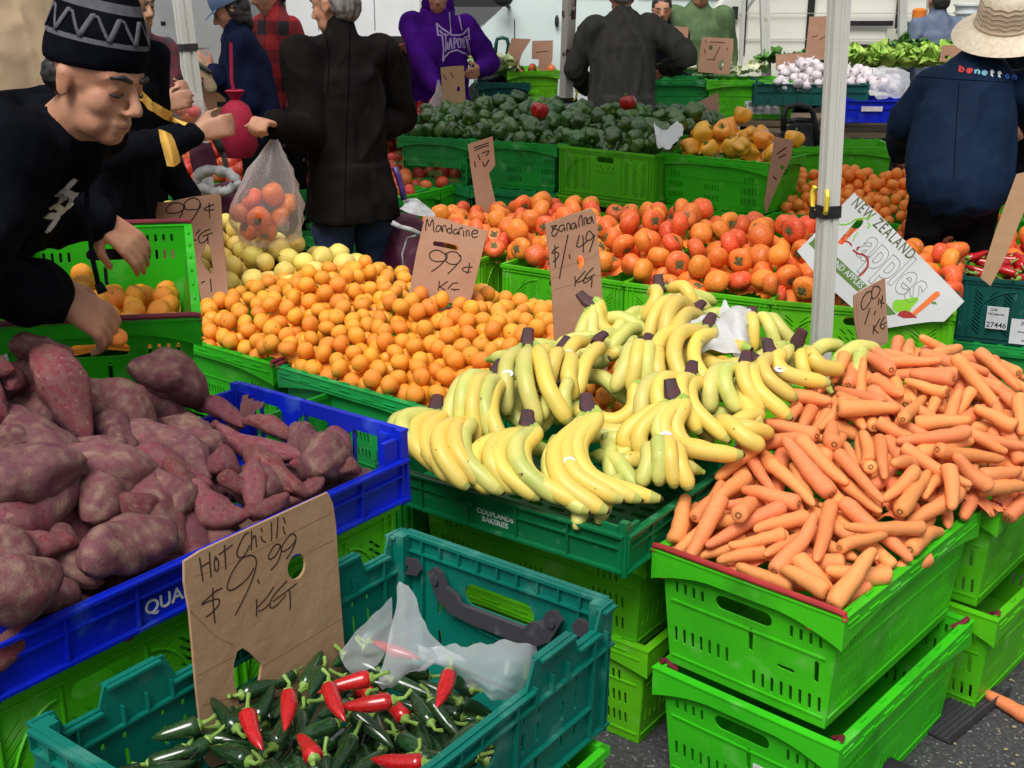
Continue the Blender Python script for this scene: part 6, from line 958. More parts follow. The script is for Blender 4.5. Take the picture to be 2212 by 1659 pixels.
card('price_card', r3([(1030,92),(1150,88),(1200,88),(1190,330),(1005,330)]), at(1760,90,8.6), -4, 4, strokes=[r3([(1045,205),(1075,195)]), r3([(1085,220),(1130,190)])], label='tall cardboard sign behind the garlic heap, left of the white pole', m=CARDP, sw=.003)
card('price_card', r3([(845,300),(1010,290),(1015,385),(845,388)]), at(1700,140,8.5), -4, 4, label='low cardboard sheet at the left of the garlic heap', m=CARDP)
card('price_card', r3([(1760,250),(1870,245),(1900,300),(1850,340),(1745,340)]), at(2045,112,7.3), -4, 6, holes=[r3(circ(1790,315,20,10,10))], label='cardboard card half hidden by the straw hat brim', m=CARDP)
card('price_card', r2([(975,210),(1083,215),(1030,300),(1005,400),(940,400),(950,295)]), at(1120,110,8.9), 4, 5, creases=[r2([(950,296),(1030,300)])], label='folded cardboard card on the crates before the silver van, the left one', m=CARDP)
card('price_card', r2([(1088,225),(1203,222),(1200,330),(1180,400),(1120,400),(1125,328),(1085,325)]), at(1172,120,8.9), 2, 5, strokes=[r2([(1110,290),(1180,280)])], label='cardboard card on a strip before the silver van, the right one', m=CARDP, sw=.003)
# ================================================================ bananas
BEND = mat('banana end', (.52,.50,.13), .45, .4, base2=(.40,.42,.10), vscale=20)
def bsurf(u, v, dz=0.0):
    a, b = .135, .225; r = _ray(u, v); t = (a+b*0+dz-CAMH)/(r.z-b*r.y); return Vector((r.x*t, r.y*t, CAMH+r.z*t))
def banana(path, rad, m):
    n = 12; pts = smooth_line([tuple(p) for p in path], 5); k = len(pts)-1; rs = []
    for i in range(k+1):
        t = i/k
        if t < .26: q = .34+.66*max(0, (t-.05)/.21)*(1 if t > .05 else 0)
        elif t < .78: q = 1
        else: q = 1-.80*((t-.78)/.22)**1.6
        rs.append(rad*q)
    mb = MB().tube([tuple(p) for p in pts], rs, n)
    for fi in range(len(mb.f)):
        seg = min(fi//n, k-1)/k
        if fi >= k*n: mb.m[fi] = 1
        elif seg < .16: mb.m[fi] = 2
        elif seg > .955: mb.m[fi] = 1
        elif seg > .86: mb.m[fi] = 3
    # five-sided section: push alternate ring points in a little
    for i in range(k+1):
        c = Vector(pts[i])
        for j in range(n):
            p = Vector(mb.v[i*n+j]); mb.v[i*n+j] = tuple(c+(p-c)*(1.035 if j % 2 == 0 else .97))
    return mb
WARM = None
def bunch(crown, tips, label, green=0, hc=.055, ht=.0, bulge=.05, rad=.0174, stick=None, side=0):
    C = bsurf(*crown, hc); root = thing('banana_bunch', C, 0, label, 'bananas', 'banana bunches in the dark green tray')
    T0, T1 = bsurf(*tips[0], ht), bsurf(*tips[-1], ht); n = tips[1] if isinstance(tips[1], int) else 4
    if isinstance(tips[1], int): T1 = bsurf(*tips[2], ht)
    view = (Vector((0,0,CAMH))-C).normalized(); ax = ((T0+T1)/2-C).normalized(); lat = view.cross(ax).normalized()
    outw = (view*.55+Vector((0,0,1))*.55); outw = (outw-ax*outw.dot(ax)).normalized()
    for i in range(n):
        t = (i/(n-1)*1.16-.08) if n > 1 else .5; T = T0.lerp(T1, t); d = (T-C)*rnd.uniform(.93,1.07)
        L = d.length
        if L > .25: d = d*(.25/L)
        if L < .12: d = d*(.12/L)
        s = (t-.5)*2
        hump = outw*bulge*(1-.25*s*s)+lat*side*.05*rnd.uniform(.8,1.2)+outw*rnd.uniform(-.006,.008)
        root_o = lat*(s*.013)*(1 if n > 1 else 0)
        sd = 1 if (d.dot(lat)) > 0 else -1
        path = [root_o, root_o+d*.13+hump*.18, d*.36+hump*.95+root_o*.8, d*.66+hump*1.05, d*.90+hump*.45, d*1.0+hump*.02]
        o = banana(path, rad*rnd.uniform(.92, 1.08), None).build('banana', [BANG if (green and rnd.random() < green) else BAN, BTIP, BNECK, BEND], root, smooth=180)
        if stick is not None and i == stick:
            P = d*.55+hump*1.08; nrm = (view*.8+outw*.4).normalized(); P = P+nrm*rad*.98
            q = nrm.to_track_quat('Z', 'Y').to_matrix().to_4x4(); q.translation = P
            MB().lathe([(0,.0006),(.009,.0006),(.010,-.001)], 14, M=q @ Matrix.Diagonal((1.25,.85,1,1))).build('sticker', WHITE, o)
            MB().box((-.005,-.0012,.0008),(.005,.0012,.001), M=q).build('print', mat('blue print', (.03,.08,.45), .5), o)
    cr = MB(); k = -ax
    w_ = lat*.012
    cr.tube([ax*.014, k*.008, k*.022+w_*.2, k*.038+w_*.5], [.0125*(1+.10*n*.5), .0125*(1+.09*n), .0110*(1+.07*n), .0105*(1+.05*n)], 8, flat=(tuple(outw), .62))
    cr.build('crown', BCROWN, root, smooth=30); return root
B_ = [ # crown, (tip a, number, tip b), label, greenness, kwargs   (back ones first)
 ((1425,622),((1398,690),2,(1492,682)),'two-banana hand poking up highest beside the tall sign, in front of the persimmons',0,dict(hc=.03,ht=-.01,side=.3)),
 ((1274,655),((1325,760),5,(1425,690)),'hand lying on its side right beside the tall banana sign',.3,dict(hc=.02,ht=-.02,bulge=.02,stick=3,side=-1.4)),
 ((1503,668),((1400,760),3,(1470,800)),'hand tucked behind the highest pair in front of the white bag',.3,dict(hc=.03,side=-.6)),
 ((1627,690),((1600,745),4,(1690,735)),'small greenish hand right of the white bag',.9,dict(hc=.02,rad=.0150)),
 ((1721,745),((1640,775),4,(1785,785)),'hand fanned out at the right rear, touching the white pole',.5,dict(hc=.04)),
 ((1529,702),((1440,850),3,(1558,880)),'three long bananas hanging down in front of the white bag',0,dict(hc=.06,bulge=.04,side=-.9)),
 ((1619,769),((1490,705),2,(1525,765)),'pair of bananas lying level across below the white bag',0,dict(hc=.03,bulge=.02,side=.6)),
 ((1666,762),((1660,905),3,(1790,835)),'hand at the right rear with one banana reaching to the carrots',.1,dict(hc=.04,stick=2,side=-1.1)),
 ((1611,788),((1555,890),4,(1700,905)),'hand of straight bananas left of the carrot heap',.6,dict(hc=.04,side=-.6)),
 ((1394,748),((1335,850),4,(1425,860)),'hand with four stubby bananas in the middle rear',.6,dict(hc=.04)),
 ((1290,735),((1175,850),2,(1235,870)),'two plump bananas slanting down left below the tall sign',0,dict(hc=.02,stick=0,bulge=.05)),
 ((1213,757),((1140,830),3,(1230,870)),'hand half hidden behind the two plump slanting bananas',.5,dict(hc=.05)),
 ((1140,742),((1105,905),3,(1225,925)),'hand with a tall dark crown standing nearest the mandarins',.3,dict(hc=.09,stick=0,side=-.3)),
 ((1207,822),((1180,900),2,(1220,905)),'little pair with a dark crown in the centre of the tray',.9,dict(hc=.03,rad=.0150)),
 ((1491,810),((1400,930),4,(1570,960)),'hand with a pale yellow back behind the stickered one',.2,dict(hc=.05,side=-.8)),
 ((1397,836),((1225,885),4,(1325,975)),'hand whose bananas curl left like a hook in the centre',.5,dict(hc=.05,bulge=.03,side=1.5)),
 ((1540,920),((1625,905),3,(1650,965)),'bananas lying behind the stickered hand at the edge of the carrots',.0,dict(hc=.0,side=-.4)),
 ((1072,807),((975,950),5,(1095,985)),'big hand on the left with its crown above the mandarins',.4,dict(hc=.06,bulge=.05,side=-.5)),
 ((942,885),((905,990),4,(1000,1040)),'leftmost hand, against the blue tray',.3,dict(hc=.04,bulge=.03,side=-1.1)),
 ((1000,898),((985,1050),4,(1085,1070)),'hand second from the left, its tips over the front rim of the tray',.3,dict(hc=.05,side=-.8)),
 ((1456,858),((1410,950),5,(1590,975)),'biggest greenish hand with two stickers above the carrots',.6,dict(hc=.075,bulge=.04,stick=3,side=-1.3)),
 ((1429,960),((1395,1050),4,(1485,1065)),'small hand hanging point down at the right front corner',.5,dict(hc=.02,rad=.0160)),
 ((1140,920),((1085,1060),5,(1262,1100)),'front middle hand right above the white lettering',.3,dict(hc=.05,bulge=.04,side=-1.2)),
 ((1272,885),((1290,1105),5,(1420,1075)),'largest front hand, fanning over the right half of the lettering side',.25,dict(hc=.075,bulge=.04,stick=2,side=-1.6)),
]
for cr_, tp_, lb, gr, kw in B_: bunch(cr_, tp_, lb, gr, **kw)
# greenish bananas buried below, so that the tray is full
rr = random.Random(11); nb = 0
base = [(rr.uniform(0,1), rr.uniform(0,1)) for _ in range(70)]
A0 = Vector((.209,1.931,0)); ua = Vector((math.cos(R(-36)), math.sin(R(-36)), 0)); na = Vector((-ua.y, ua.x, 0))
def bz(x, y, h=0): return .135+.225*y-.035+h
mb = MB()
for s, t in base:
    p = A0-ua*(.05+.50*s)+na*(.06+.85*t); 
    if t > .5: p = p+ua*.18*(t-.5)*2
    p.z = bz(p.x, p.y)-.005; a = rr.uniform(0,6.28); d = Vector((math.cos(a), math.sin(a), .2*math.sin(a)))*.08; u_ = Vector((0,0,.03))
    b_ = banana([p-d, p-d*.6+u_*.5, p+u_, p+d*.6+u_*.6, p+d], .017, None); mb.add(b_.v, b_.f)
    for i in range(len(b_.m)): mb.m[-len(b_.m)+i] = b_.m[i]
tag(mb.build('bananas', [BANG, BTIP, BNECK, BEND], smooth=50), 'buried banana hands filling the inside of the banana tray', 'bananas', None, 'stuff')
# tray lettering
vs, fs = text_data('COUPLANDS\nBAKERIES', .0155, .0004, bold=.0003)
Mt = side_M(0, .62, .46, .008, .010, .085); q = MB().add([(x+.005, y+.034, z+.0026) for x,y,z in vs], fs, 0, Mt); q.build('lettering', WPRINT, T_BAN, smooth=0)
vs, fs = text_data('QUALITY', .030, .0004, align='LEFT', bold=.0004)
bpy.context.view_layer.update(); lx = (blue.matrix_world.inverted() @ on(352,1305,.705)).x; w_ = .784; bay = math.floor((lx+w_/2)/(w_/7)); x0 = -w_/2+bay*w_/7+.006
x0 = max(x0, lx)
Mt = side_M(0, .80, .45, .008, .010, .085); MB().add([(x+x0, y+.030, z+.0026) for x,y,z in vs], fs, 0, Mt).build('lettering', WPRINT, blue, smooth=0)
# ================================================================ gazebo poles
POLE = mat('white painted pole', (.60,.60,.56), .45, .4, base2=(.54,.54,.49), vscale=5, speck=((.32,.22,.10), 9, .66, .78), bump=.15, bscale=60)
RUST = mat('worn pole', (.50,.49,.44), .6, .3, base2=(.46,.44,.38), vscale=6, speck=((.09,.04,.025), 7, .60, .63))
BAND = mat('black tape', (.015,.015,.017), .5, .4, base2=(.03,.03,.03), vscale=40)
YCLIP = mat('yellow clip', (.80,.62,.05), .4, .4)
def gpole(p_top, p_bot, Y, w, label, bands=(), m=None, clip=False, yaw=20, dY=0):
    A, B = at(*p_bot, Y), at(*p_top, Y+dY); d = (B-A).normalized(); k = (A.z-0)/d.z; base = A-d*k; top = base+d*(2.5/d.z)
    root = thing('gazebo_pole', base, 0, label, 'pole'); q = (top-base).to_track_quat('Z','Y').to_matrix().to_4x4() @ Matrix.Rotation(R(yaw), 4, 'Z'); h = w/2
    g_ = w*.12
    pr = [(-h,-h),(-g_,-h),(-g_,-h+g_*.8),(g_,-h+g_*.8),(g_,-h),(h,-h),(h,-g_),(h-g_*.8,-g_),(h-g_*.8,g_),(h,g_),(h,h),(-h,h),(-h,g_),(-h+g_*.8,g_),(-h+g_*.8,-g_),(-h,-g_)]
    MB().ext(pr, 0, (top-base).length, M=q).build('post', m or POLE, root, smooth=20)
    MB().ext([(-h*1.8,-h*1.8),(h*1.8,-h*1.8),(h*1.8,h*1.8),(-h*1.8,h*1.8)], 0, .006, M=q).build('foot_plate', METAL, root)
    for (bu, bv, hh) in bands:
        z0 = (at(bu, bv, Y)-base).length; e = h+.004
        MB().ext([(-e,-e),(e,-e),(e,e),(-e,e)], z0-hh/2, z0+hh/2, M=q).build('band', BAND, root, smooth=0)
        if clip:
            for s in (-1, 1):
                MB().tube([(s*h*1.2,-h,z0),(s*h*1.7,-h*1.2,z0+.01),(s*h*1.9,-h*1.2,z0+.05),(s*h*1.5,-h*1.1,z0+.065)], .007, 6, M=q).build('clip', YCLIP, root)
            MB().box((-h*1.9,-h*1.5,z0-.025),(-h*1.1,-h*1.0,z0+.01), M=q).build('buckle', BAND, root)
    return root
gpole((1813,0), (1771,785), 3.28, .046, 'cream gazebo pole in front of the apples panel, with a black band', bands=[(1786,456,.034)], clip=True, yaw=14)
gpole((1230,0), (1222,232), 7.45, .062, 'rust-stained gazebo pole standing behind the green peppers', bands=[(1222,216,.03)], m=RUST, clip=True, yaw=35)
gpole((392,0), (430,300), 5.35, .060, 'grey gazebo pole at the left with a black strap, before the truck', bands=[(402,102,.03)], yaw=40)
gpole((1651,0), (1655,150), 9.3, .065, 'thin white pole in front of the white van, left of the tall cardboard', yaw=0)
gpole((912,0), (912,20), 11.2, .05, 'far pole behind the purple hoodie', yaw=0)
gpole((1607,0), (1602,100), 9.6, .028, 'thin grey hanging pole near the green coat', yaw=0)
gpole((1950,0), (1948,120), 9.2, .055, 'grey pole at the right end of the white van', yaw=0)
gpole((2008,0), (2004,80), 9.4, .035, 'slim pole behind the woman with the straw hat', yaw=0)
# ================================================================ plastic bags
def poly_mat(name, tint, alpha, rough=.25):
    m = bpy.data.materials.new(name); m.use_nodes = True; n, l = m.node_tree.nodes, m.node_tree.links; p = n['Principled BSDF']
    p.inputs['Base Color'].default_value = (*tint, 1); p.inputs['Roughness'].default_value = rough
    out = n['Material Output']; tr = n.new('ShaderNodeBsdfTransparent'); mx = n.new('ShaderNodeMixShader'); tl = n.new('ShaderNodeBsdfTranslucent'); tl.inputs[0].default_value = (*tint, 1)
    m2 = n.new('ShaderNodeMixShader'); m2.inputs[0].default_value = .35; l.new(p.outputs[0], m2.inputs[1]); l.new(tl.outputs[0], m2.inputs[2])
    fr = n.new('ShaderNodeLayerWeight'); fr.inputs[0].default_value = .35; mr = n.new('ShaderNodeMapRange'); mr.inputs[3].default_value = alpha; mr.inputs[4].default_value = min(1, alpha+.45)
    l.new(fr.outputs['Facing'], mr.inputs[0]); l.new(mr.outputs[0], mx.inputs[0]); l.new(tr.outputs[0], mx.inputs[1]); l.new(m2.outputs[0], mx.inputs[2]); l.new(mx.outputs[0], out.inputs[0]); return m
POLYC = poly_mat('clear polythene', (.80,.82,.86), .32, .10); POLYT = poly_mat('thin clear polythene', (.85,.80,.80), .16, .12); POLYW = poly_mat('white polythene', (.80,.81,.84), .88, .3)
def sheet(rows, amp, sc, seed, n=8):
    """rows of world points, refined and crumpled"""
    P = [smooth_line3(r, n) for r in rows]; cols = list(zip(*P)); Q = [smooth_line3(list(c), n) for c in cols]; Q = list(zip(*Q)); out = []
    for r in Q:
        rr_ = []
        for p in r:
            v = Vector(p); a = noise.noise(v*sc+Vector((seed,0,0))); b = noise.noise(v*sc*2.6+Vector((0,seed,0))); dd = Vector((a, b, (1-2*abs(a))*.9+.4*b)); rr_.append(tuple(v+dd*amp))
        out.append(rr_)
    return out
def smooth_line3(p, k):
    out = []
    for i in range(len(p)-1):
        p0, p1, p2, p3 = [Vector(p[min(max(j,0),len(p)-1)]) for j in (i-1,i,i+1,i+2)]
        for j in range(k): t = j/k; out.append(.5*((2*p1)+(p2-p0)*t+(2*p0-5*p1+4*p2-p3)*t*t+(3*p1-p0-3*p2+p3)*t**3))
    out.append(Vector(p[-1])); return out
W = lambda u, v, z: tuple(on(u, v, z))
bg_ = MB()
bg_.grid(sheet([[W(735,1415,.66),W(790,1350,.69),W(845,1300,.72)],[W(745,1440,.645),W(800,1400,.665),W(848,1330,.70)],[W(762,1462,.63),W(815,1440,.64),W(850,1380,.67)]], .006, 22, 1))
bg_.grid(sheet([[W(862,1268,.71),W(868,1262,.715),W(885,1270,.71)],[W(850,1340,.69),W(880,1345,.695),W(925,1365,.685)],[W(835,1420,.665),W(900,1415,.68),W(965,1395,.67)],[W(820,1480,.645),W(900,1450,.66),W(1000,1430,.66)],[W(830,1500,.635),W(910,1440,.655),W(1010,1440,.655)]], .008, 20, 2))
bg_.grid(sheet([[W(900,1400,.675),W(1000,1400,.68),W(1100,1395,.69),W(1160,1398,.68)],[W(905,1425,.665),W(1010,1440,.67),W(1110,1440,.68),W(1160,1430,.66)],[W(950,1440,.65),W(1030,1475,.655),W(1090,1490,.655),W(1140,1480,.64)],[W(985,1465,.635),W(1030,1495,.635),W(1075,1520,.63),W(1120,1505,.63)]], .007, 22, 3))
tag(bg_.build('plastic_bag', POLYC, smooth=180), 'crumpled clear plastic bag lying over the back of the chillies', 'bag')
wb = MB()
W2 = lambda u, v, dz=0: tuple(bsurf(u, v, dz))
wb.grid(sheet([[W2(1412,735,.04),W2(1470,700,.06),W2(1540,690,.05),W2(1600,700,.04)],[W2(1445,765,.03),W2(1500,740,.05),W2(1560,735,.05),W2(1610,745,.03)],[W2(1455,775,.02),W2(1520,765,.03),W2(1570,765,.03),W2(1620,770,.02)]], .010, 18, 4))
wb.grid(sheet([[W2(1562,652,.05),W2(1590,662,.06),W2(1620,672,.05)],[W2(1558,690,.04),W2(1595,695,.07),W2(1625,692,.04)],[W2(1565,735,.03),W2(1600,735,.05),W2(1618,730,.03)],[W2(1580,770,.02),W2(1605,765,.03),W2(1615,760,.02)]], .010, 20, 5))
tag(wb.build('plastic_bag', POLYW, smooth=180), 'white plastic bag crumpled on top of the bananas', 'bag')
W3 = lambda u, v, Y: tuple(at(u, v, Y))
wp = MB(); wp.grid(sheet([[W3(1412,268,5.85),W3(1435,285,5.75),W3(1465,262,5.85)],[W3(1415,300,5.7),W3(1440,305,5.62),W3(1475,280,5.75)],[W3(1425,322,5.6),W3(1445,322,5.55),W3(1470,300,5.65)]], .012, 14, 6)); tag(wp.build('plastic_bag', POLYW, smooth=180), 'torn white plastic liner between the green and yellow peppers', 'bag')
gb = MB(); gb.grid(sheet([[W3(1860,165,7.9),W3(1900,150,8.0),W3(1965,160,7.9)],[W3(1865,190,7.75),W3(1910,185,7.7),W3(1965,190,7.7)],[W3(1890,215,7.6),W3(1930,215,7.6),W3(1960,215,7.6)]], .03, 9, 7)); tag(gb.build('plastic_bag', POLYC, smooth=180), 'clear plastic bag on the right end of the garlic heap', 'bag')
# ================================================================ labels on crates
def label_on(crate, k, L_, W_, H_, x, y, w_, h_, rows, ti=.016, bi=.036, out=.0028, name='label', m=None):
    M = side_M(k, L_, W_, ti, bi, H_) @ Matrix.Translation((x, y, out)); o = MB().box((-w_/2,-h_/2,0),(w_/2,h_/2,.0008), M=M).build(name, m or WHITE, crate, smooth=0)
    q = MB(); 
    for r in rows:
        if r[0] == 'T': vs, fs = text_data(r[1], r[4], .0001, bold=.0003); q.add([(a+r[2], b+r[3], c+.0010) for a,b,c in vs], fs, 0, M)
        else:
            xx = r[2]-r[4]/2; rb = random.Random(3)
            while xx < r[2]+r[4]/2:
                ww = rb.choice((.0012,.0022,.003)); q.box((xx,r[3]-r[5]/2,.0009),(xx+ww,r[3]+r[5]/2,.0011), M=M); xx += ww+rb.choice((.0012,.002))
    q.build('lettering', PRINT, o, smooth=0)
# ================================================================ people
SKIN = mat('skin', (.50,.255,.155), .55, .3, base2=(.42,.185,.11), vscale=22, bump=.3, bscale=240, sss=.12)
SKIN2 = mat('tanned skin', (.44,.235,.15), .5, .35, base2=(.40,.20,.125), vscale=14, sss=.1)
HAIR = mat('black hair', (.012,.010,.010), .5, .4, base2=(.03,.026,.024), vscale=60, stretch=(1,1,.15))
GHAIR = mat('greying hair', (.10,.09,.085), .6, .3, base2=(.22,.21,.2), vscale=60, stretch=(1,1,.15))
BLKC = mat('black hoodie cloth', (.0035,.0042,.0065), .95, .03, base2=(.006,.007,.010), vscale=20, bump=.35, bscale=500, sheen=.0)
BLKW = mat('black wool coat', (.0075,.0068,.0066), .95, .03, base2=(.011,.0095,.009), vscale=14, bump=.35, bscale=500)
GRYC = mat('grey padded coat', (.060,.058,.050), .9, .06, base2=(.078,.075,.066), vscale=9, bump=.4, bscale=60, stretch=(3,3,.6))
NAVY = mat('navy jacket', (.006,.009,.032), .8, .08, base2=(.009,.014,.044), vscale=9, bump=.3, bscale=60)
NAVY2 = mat('dark blue rain jacket', (.005,.016,.042), .75, .12, base2=(.007,.021,.053), vscale=7, bump=.3, bscale=40)
PURP = mat('purple fleece', (.070,.008,.23), .9, .06, base2=(.045,.006,.15), vscale=8, bump=.35, bscale=300, sheen=.0)
JEAN = mat('blue jeans', (.022,.036,.085), .8, .2, base2=(.03,.048,.105), vscale=12, bump=.3, bscale=300)
BLKT = mat('black trousers', (.004,.004,.005), .9, .03, base2=(.007,.007,.008), vscale=12)
GRNC = mat('green jacket', (.075,.125,.055), .8, .2, base2=(.10,.16,.07), vscale=12, bump=.4, bscale=60)
BEIGE = mat('beige coat', (.36,.27,.17), .85, .2, base2=(.31,.225,.14), vscale=8, bump=.3, bscale=60)
DENIM = mat('pale denim', (.10,.13,.20), .85, .2, base2=(.14,.17,.24), vscale=14)
SHOE = mat('dark shoe', (.012,.012,.013), .5, .4)
CAPB = mat('pale blue cap', (.17,.25,.40), .8, .2, base2=(.14,.21,.34), vscale=14)
STRAW = mat('straw', (.84,.74,.58), .8, .2, base2=(.74,.62,.44), vscale=60, bump=1, bscale=160)
STRAWD = mat('dark straw band', (.42,.31,.19), .8, .2)
YSTR = mat('yellow stripe', (.70,.40,.08), .8, .2); GREYK = mat('grey knit', (.11,.11,.125), .9, .15, base2=(.085,.085,.10), vscale=90); LILAC = mat('lilac print', (.42,.32,.56), .7, .2); WHP = mat('white fabric print', (.50,.51,.52), .7, .2)
MPLAID = None
def plaid(name, ca, cb, sc=16):
    m = bpy.data.materials.new(name); m.use_nodes = True; n, l = m.node_tree.nodes, m.node_tree.links; p = n['Principled BSDF']; p.inputs['Roughness'].default_value = .85
    tc = n.new('ShaderNodeTexCoord'); sx = n.new('ShaderNodeSeparateXYZ'); l.new(tc.outputs['Object'], sx.inputs[0]); fs = []
    for i, k in ((0, 1), (2, 1)):
        a = n.new('ShaderNodeMath'); a.operation = 'MULTIPLY'; a.inputs[1].default_value = sc; l.new(sx.outputs[i], a.inputs[0])
        s = n.new('ShaderNodeMath'); s.operation = 'SINE'; a2 = n.new('ShaderNodeMath'); a2.operation = 'MULTIPLY'; a2.inputs[1].default_value = 3.1416; l.new(a.outputs[0], a2.inputs[0]); l.new(a2.outputs[0], s.inputs[0])
        g_ = n.new('ShaderNodeMath'); g_.operation = 'GREATER_THAN'; g_.inputs[1].default_value = 0; l.new(s.outputs[0], g_.inputs[0]); fs.append(g_)
    ad = n.new('ShaderNodeMath'); ad.operation = 'ADD'; l.new(fs[0].outputs[0], ad.inputs[0]); l.new(fs[1].outputs[0], ad.inputs[1])
    h = n.new('ShaderNodeMath'); h.operation = 'MULTIPLY'; h.inputs[1].default_value = .5; l.new(ad.outputs[0], h.inputs[0])
    x = n.new('ShaderNodeMix'); x.data_type = 'RGBA'; x.inputs[6].default_value = (*ca, 1); x.inputs[7].default_value = (*cb, 1); l.new(h.outputs[0], x.inputs[0]); l.new(x.outputs[2], p.inputs['Base Color']); return m
PLAID = plaid('red and black plaid', (.42,.018,.02), (.02,.008,.012), 14); PLAIDM = plaid('maroon check', (.16,.03,.045), (.06,.03,.045), 40)
V = Vector
def hand(mb, wr, d, nrm, curl=.5, sc=1.0, side=1, spread=.06):
    """palm, four fingers bent over nrm's back side, thumb from the side of the palm. nrm = back of the hand"""
    d = V(d).normalized(); nrm = (V(nrm)-d*V(nrm).dot(d)).normalized(); lat = d.cross(nrm)*side
    wr = V(wr); k = sc
    for t in (-.026, -.009, .009, .026):
        mb.cap(wr+lat*t*.6*k, wr+d*.085*k+lat*t*1.05*k, .0165*k, .0125*k, 10, nrm, .85)
    for i, (t, L) in enumerate(((-.032,.066), (-.0115,.078), (.010,.074), (.030,.058))):
        b = wr+d*.090*k+lat*t*k; a = curl*(.9+.12*i); f = d*math.cos(a)-nrm*math.sin(a)+lat*t*spread*20*.05
        f.normalize(); m = b+f*L*.52*k; a2 = a+curl*1.0; f2 = (d*math.cos(a2)-nrm*math.sin(a2)).normalized(); a3 = a2+curl*.5; f3 = (d*math.cos(a3)-nrm*math.sin(a3)).normalized()
        e = m+f2*L*.30*k
        mb.cap(b, m, .0100*k, .0090*k, 9); mb.cap(m, e, .0090*k, .0080*k, 9); mb.cap(e, e+f3*L*.22*k, .0080*k, .0068*k, 9)
    tb = wr+d*.022*k-lat*.030*k-nrm*.008*k; t1 = tb+(d*.72-lat*.55-nrm*.35).normalized()*.045*k; t2 = t1+(d*.92-lat*.10-nrm*.45).normalized()*.034*k
    mb.cap(tb, t1, .0150*k, .0110*k, 10); mb.cap(t1, t2, .0108*k, .0085*k, 10)
def head_mb(mb, C, f, u, s=1.0, n=16):
    f = V(f).normalized(); u = (V(u)-f*V(u).dot(f)).normalized(); r = f.cross(u)
    B = Matrix((r, f, u)).transposed().to_4x4()
    P = lambda a, b, c: C+(r*a+f*b+u*c)*s
    E = lambda a, b, c, x, y, z: mb.ell(P(a,b,c), (x*s, y*s, z*s), B, n)
    E(0,-.012,.030,.0755,.094,.088); E(0,.020,-.030,.060,.066,.078); E(0,.050,-.088,.030,.030,.022); E(0,.048,.030,.060,.042,.045)
    for q in (-1, 1):
        E(q*.035,.048,-.022,.027,.030,.032); E(q*.034,.028,-.064,.022,.040,.032)
        E(q*.031,.074,.006,.0150,.0125,.0105)      # lids
        mb.cap(P(q*.010,.088,.026), P(q*.048,.070,.026), .0085*s, .0070*s, 8)   # brow
        E(q*.0125,.098,-.034,.0085,.0105,.0075)
        E(q*.078,-.006,-.004,.0075,.0185,.031); E(q*.080,-.010,.014,.008,.016,.014)
    mb.cap(P(0,.086,.016), P(0,.110,-.026), .0085*s, .0125*s, 10); mb.cap(P(-.019,.080,-.0575), P(.019,.080,-.0575), .0072*s, .0072*s, 8); mb.ell(P(0,.085,-.0570), (.013*s,.0085*s,.0060*s), B, 10)
    mb.cap(P(-.014,.078,-.070), P(.014,.078,-.070), .0085*s, .0085*s, 8)
    return P, B
def ik(a, b, l1, l2, hint):
    d = b-a; L = min(d.length, (l1+l2)*.995); dn = d.normalized(); x = (l1*l1-l2*l2+L*L)/(2*L); h = math.sqrt(max(0, l1*l1-x*x)); hv = (V(hint)-dn*V(hint).dot(dn)).normalized(); return a+dn*x+hv*h, a+dn*L
def joints(base, yaw, h=1.65, lean=0, hands=(None, None), headyaw=0, headpitch=0, arm_out=.12, hip=.53, hint=None):
    f = V((math.cos(R(yaw)), math.sin(R(yaw)), 0)); l = V((-f.y, f.x, 0)); up = V((0,0,1)); base = V((*base[:2], 0))
    H = base+up*hip*h-f*math.sin(R(lean))*.10*h; t = up*math.cos(R(lean))+f*math.sin(R(lean))
    J = dict(h=h, f=f, l=l, t=t, hip=H, chest=H+t*.20*h, sh=H+t*.285*h, neck=H+t*.325*h)
    hf = (Matrix.Rotation(R(headyaw), 3, 'Z') @ f); hf = (hf*math.cos(R(headpitch))+up*math.sin(R(headpitch))).normalized()
    J['hf'] = hf; J['hu'] = (up*.8+t*.2).normalized(); J['head'] = J['neck']+(t*.5+up*.5).normalized()*.072*h+hf*.012*h
    for i, s in ((0, 1), (1, -1)):
        S = J['sh']+l*s*.105*h; tg = hands[i]
        if tg is None: tg = S-up*.30*h+l*s*arm_out*.35*h+f*.05*h
        hn = (-up*.7-f*.7+l*s*.22) if hint is None else V(hint[i])
        e, w_ = ik(S, V(tg), .172*h, .150*h, hn); J['s%d'%i], J['e%d'%i], J['w%d'%i] = S, e, w_
        hp = H+l*s*.052*h; ft = base+l*s*.062*h; kn = (hp+ft)/2+f*.02*h+up*.01; J['hp%d'%i], J['k%d'%i], J['a%d'%i] = hp, kn, ft+up*.05*h
    return J
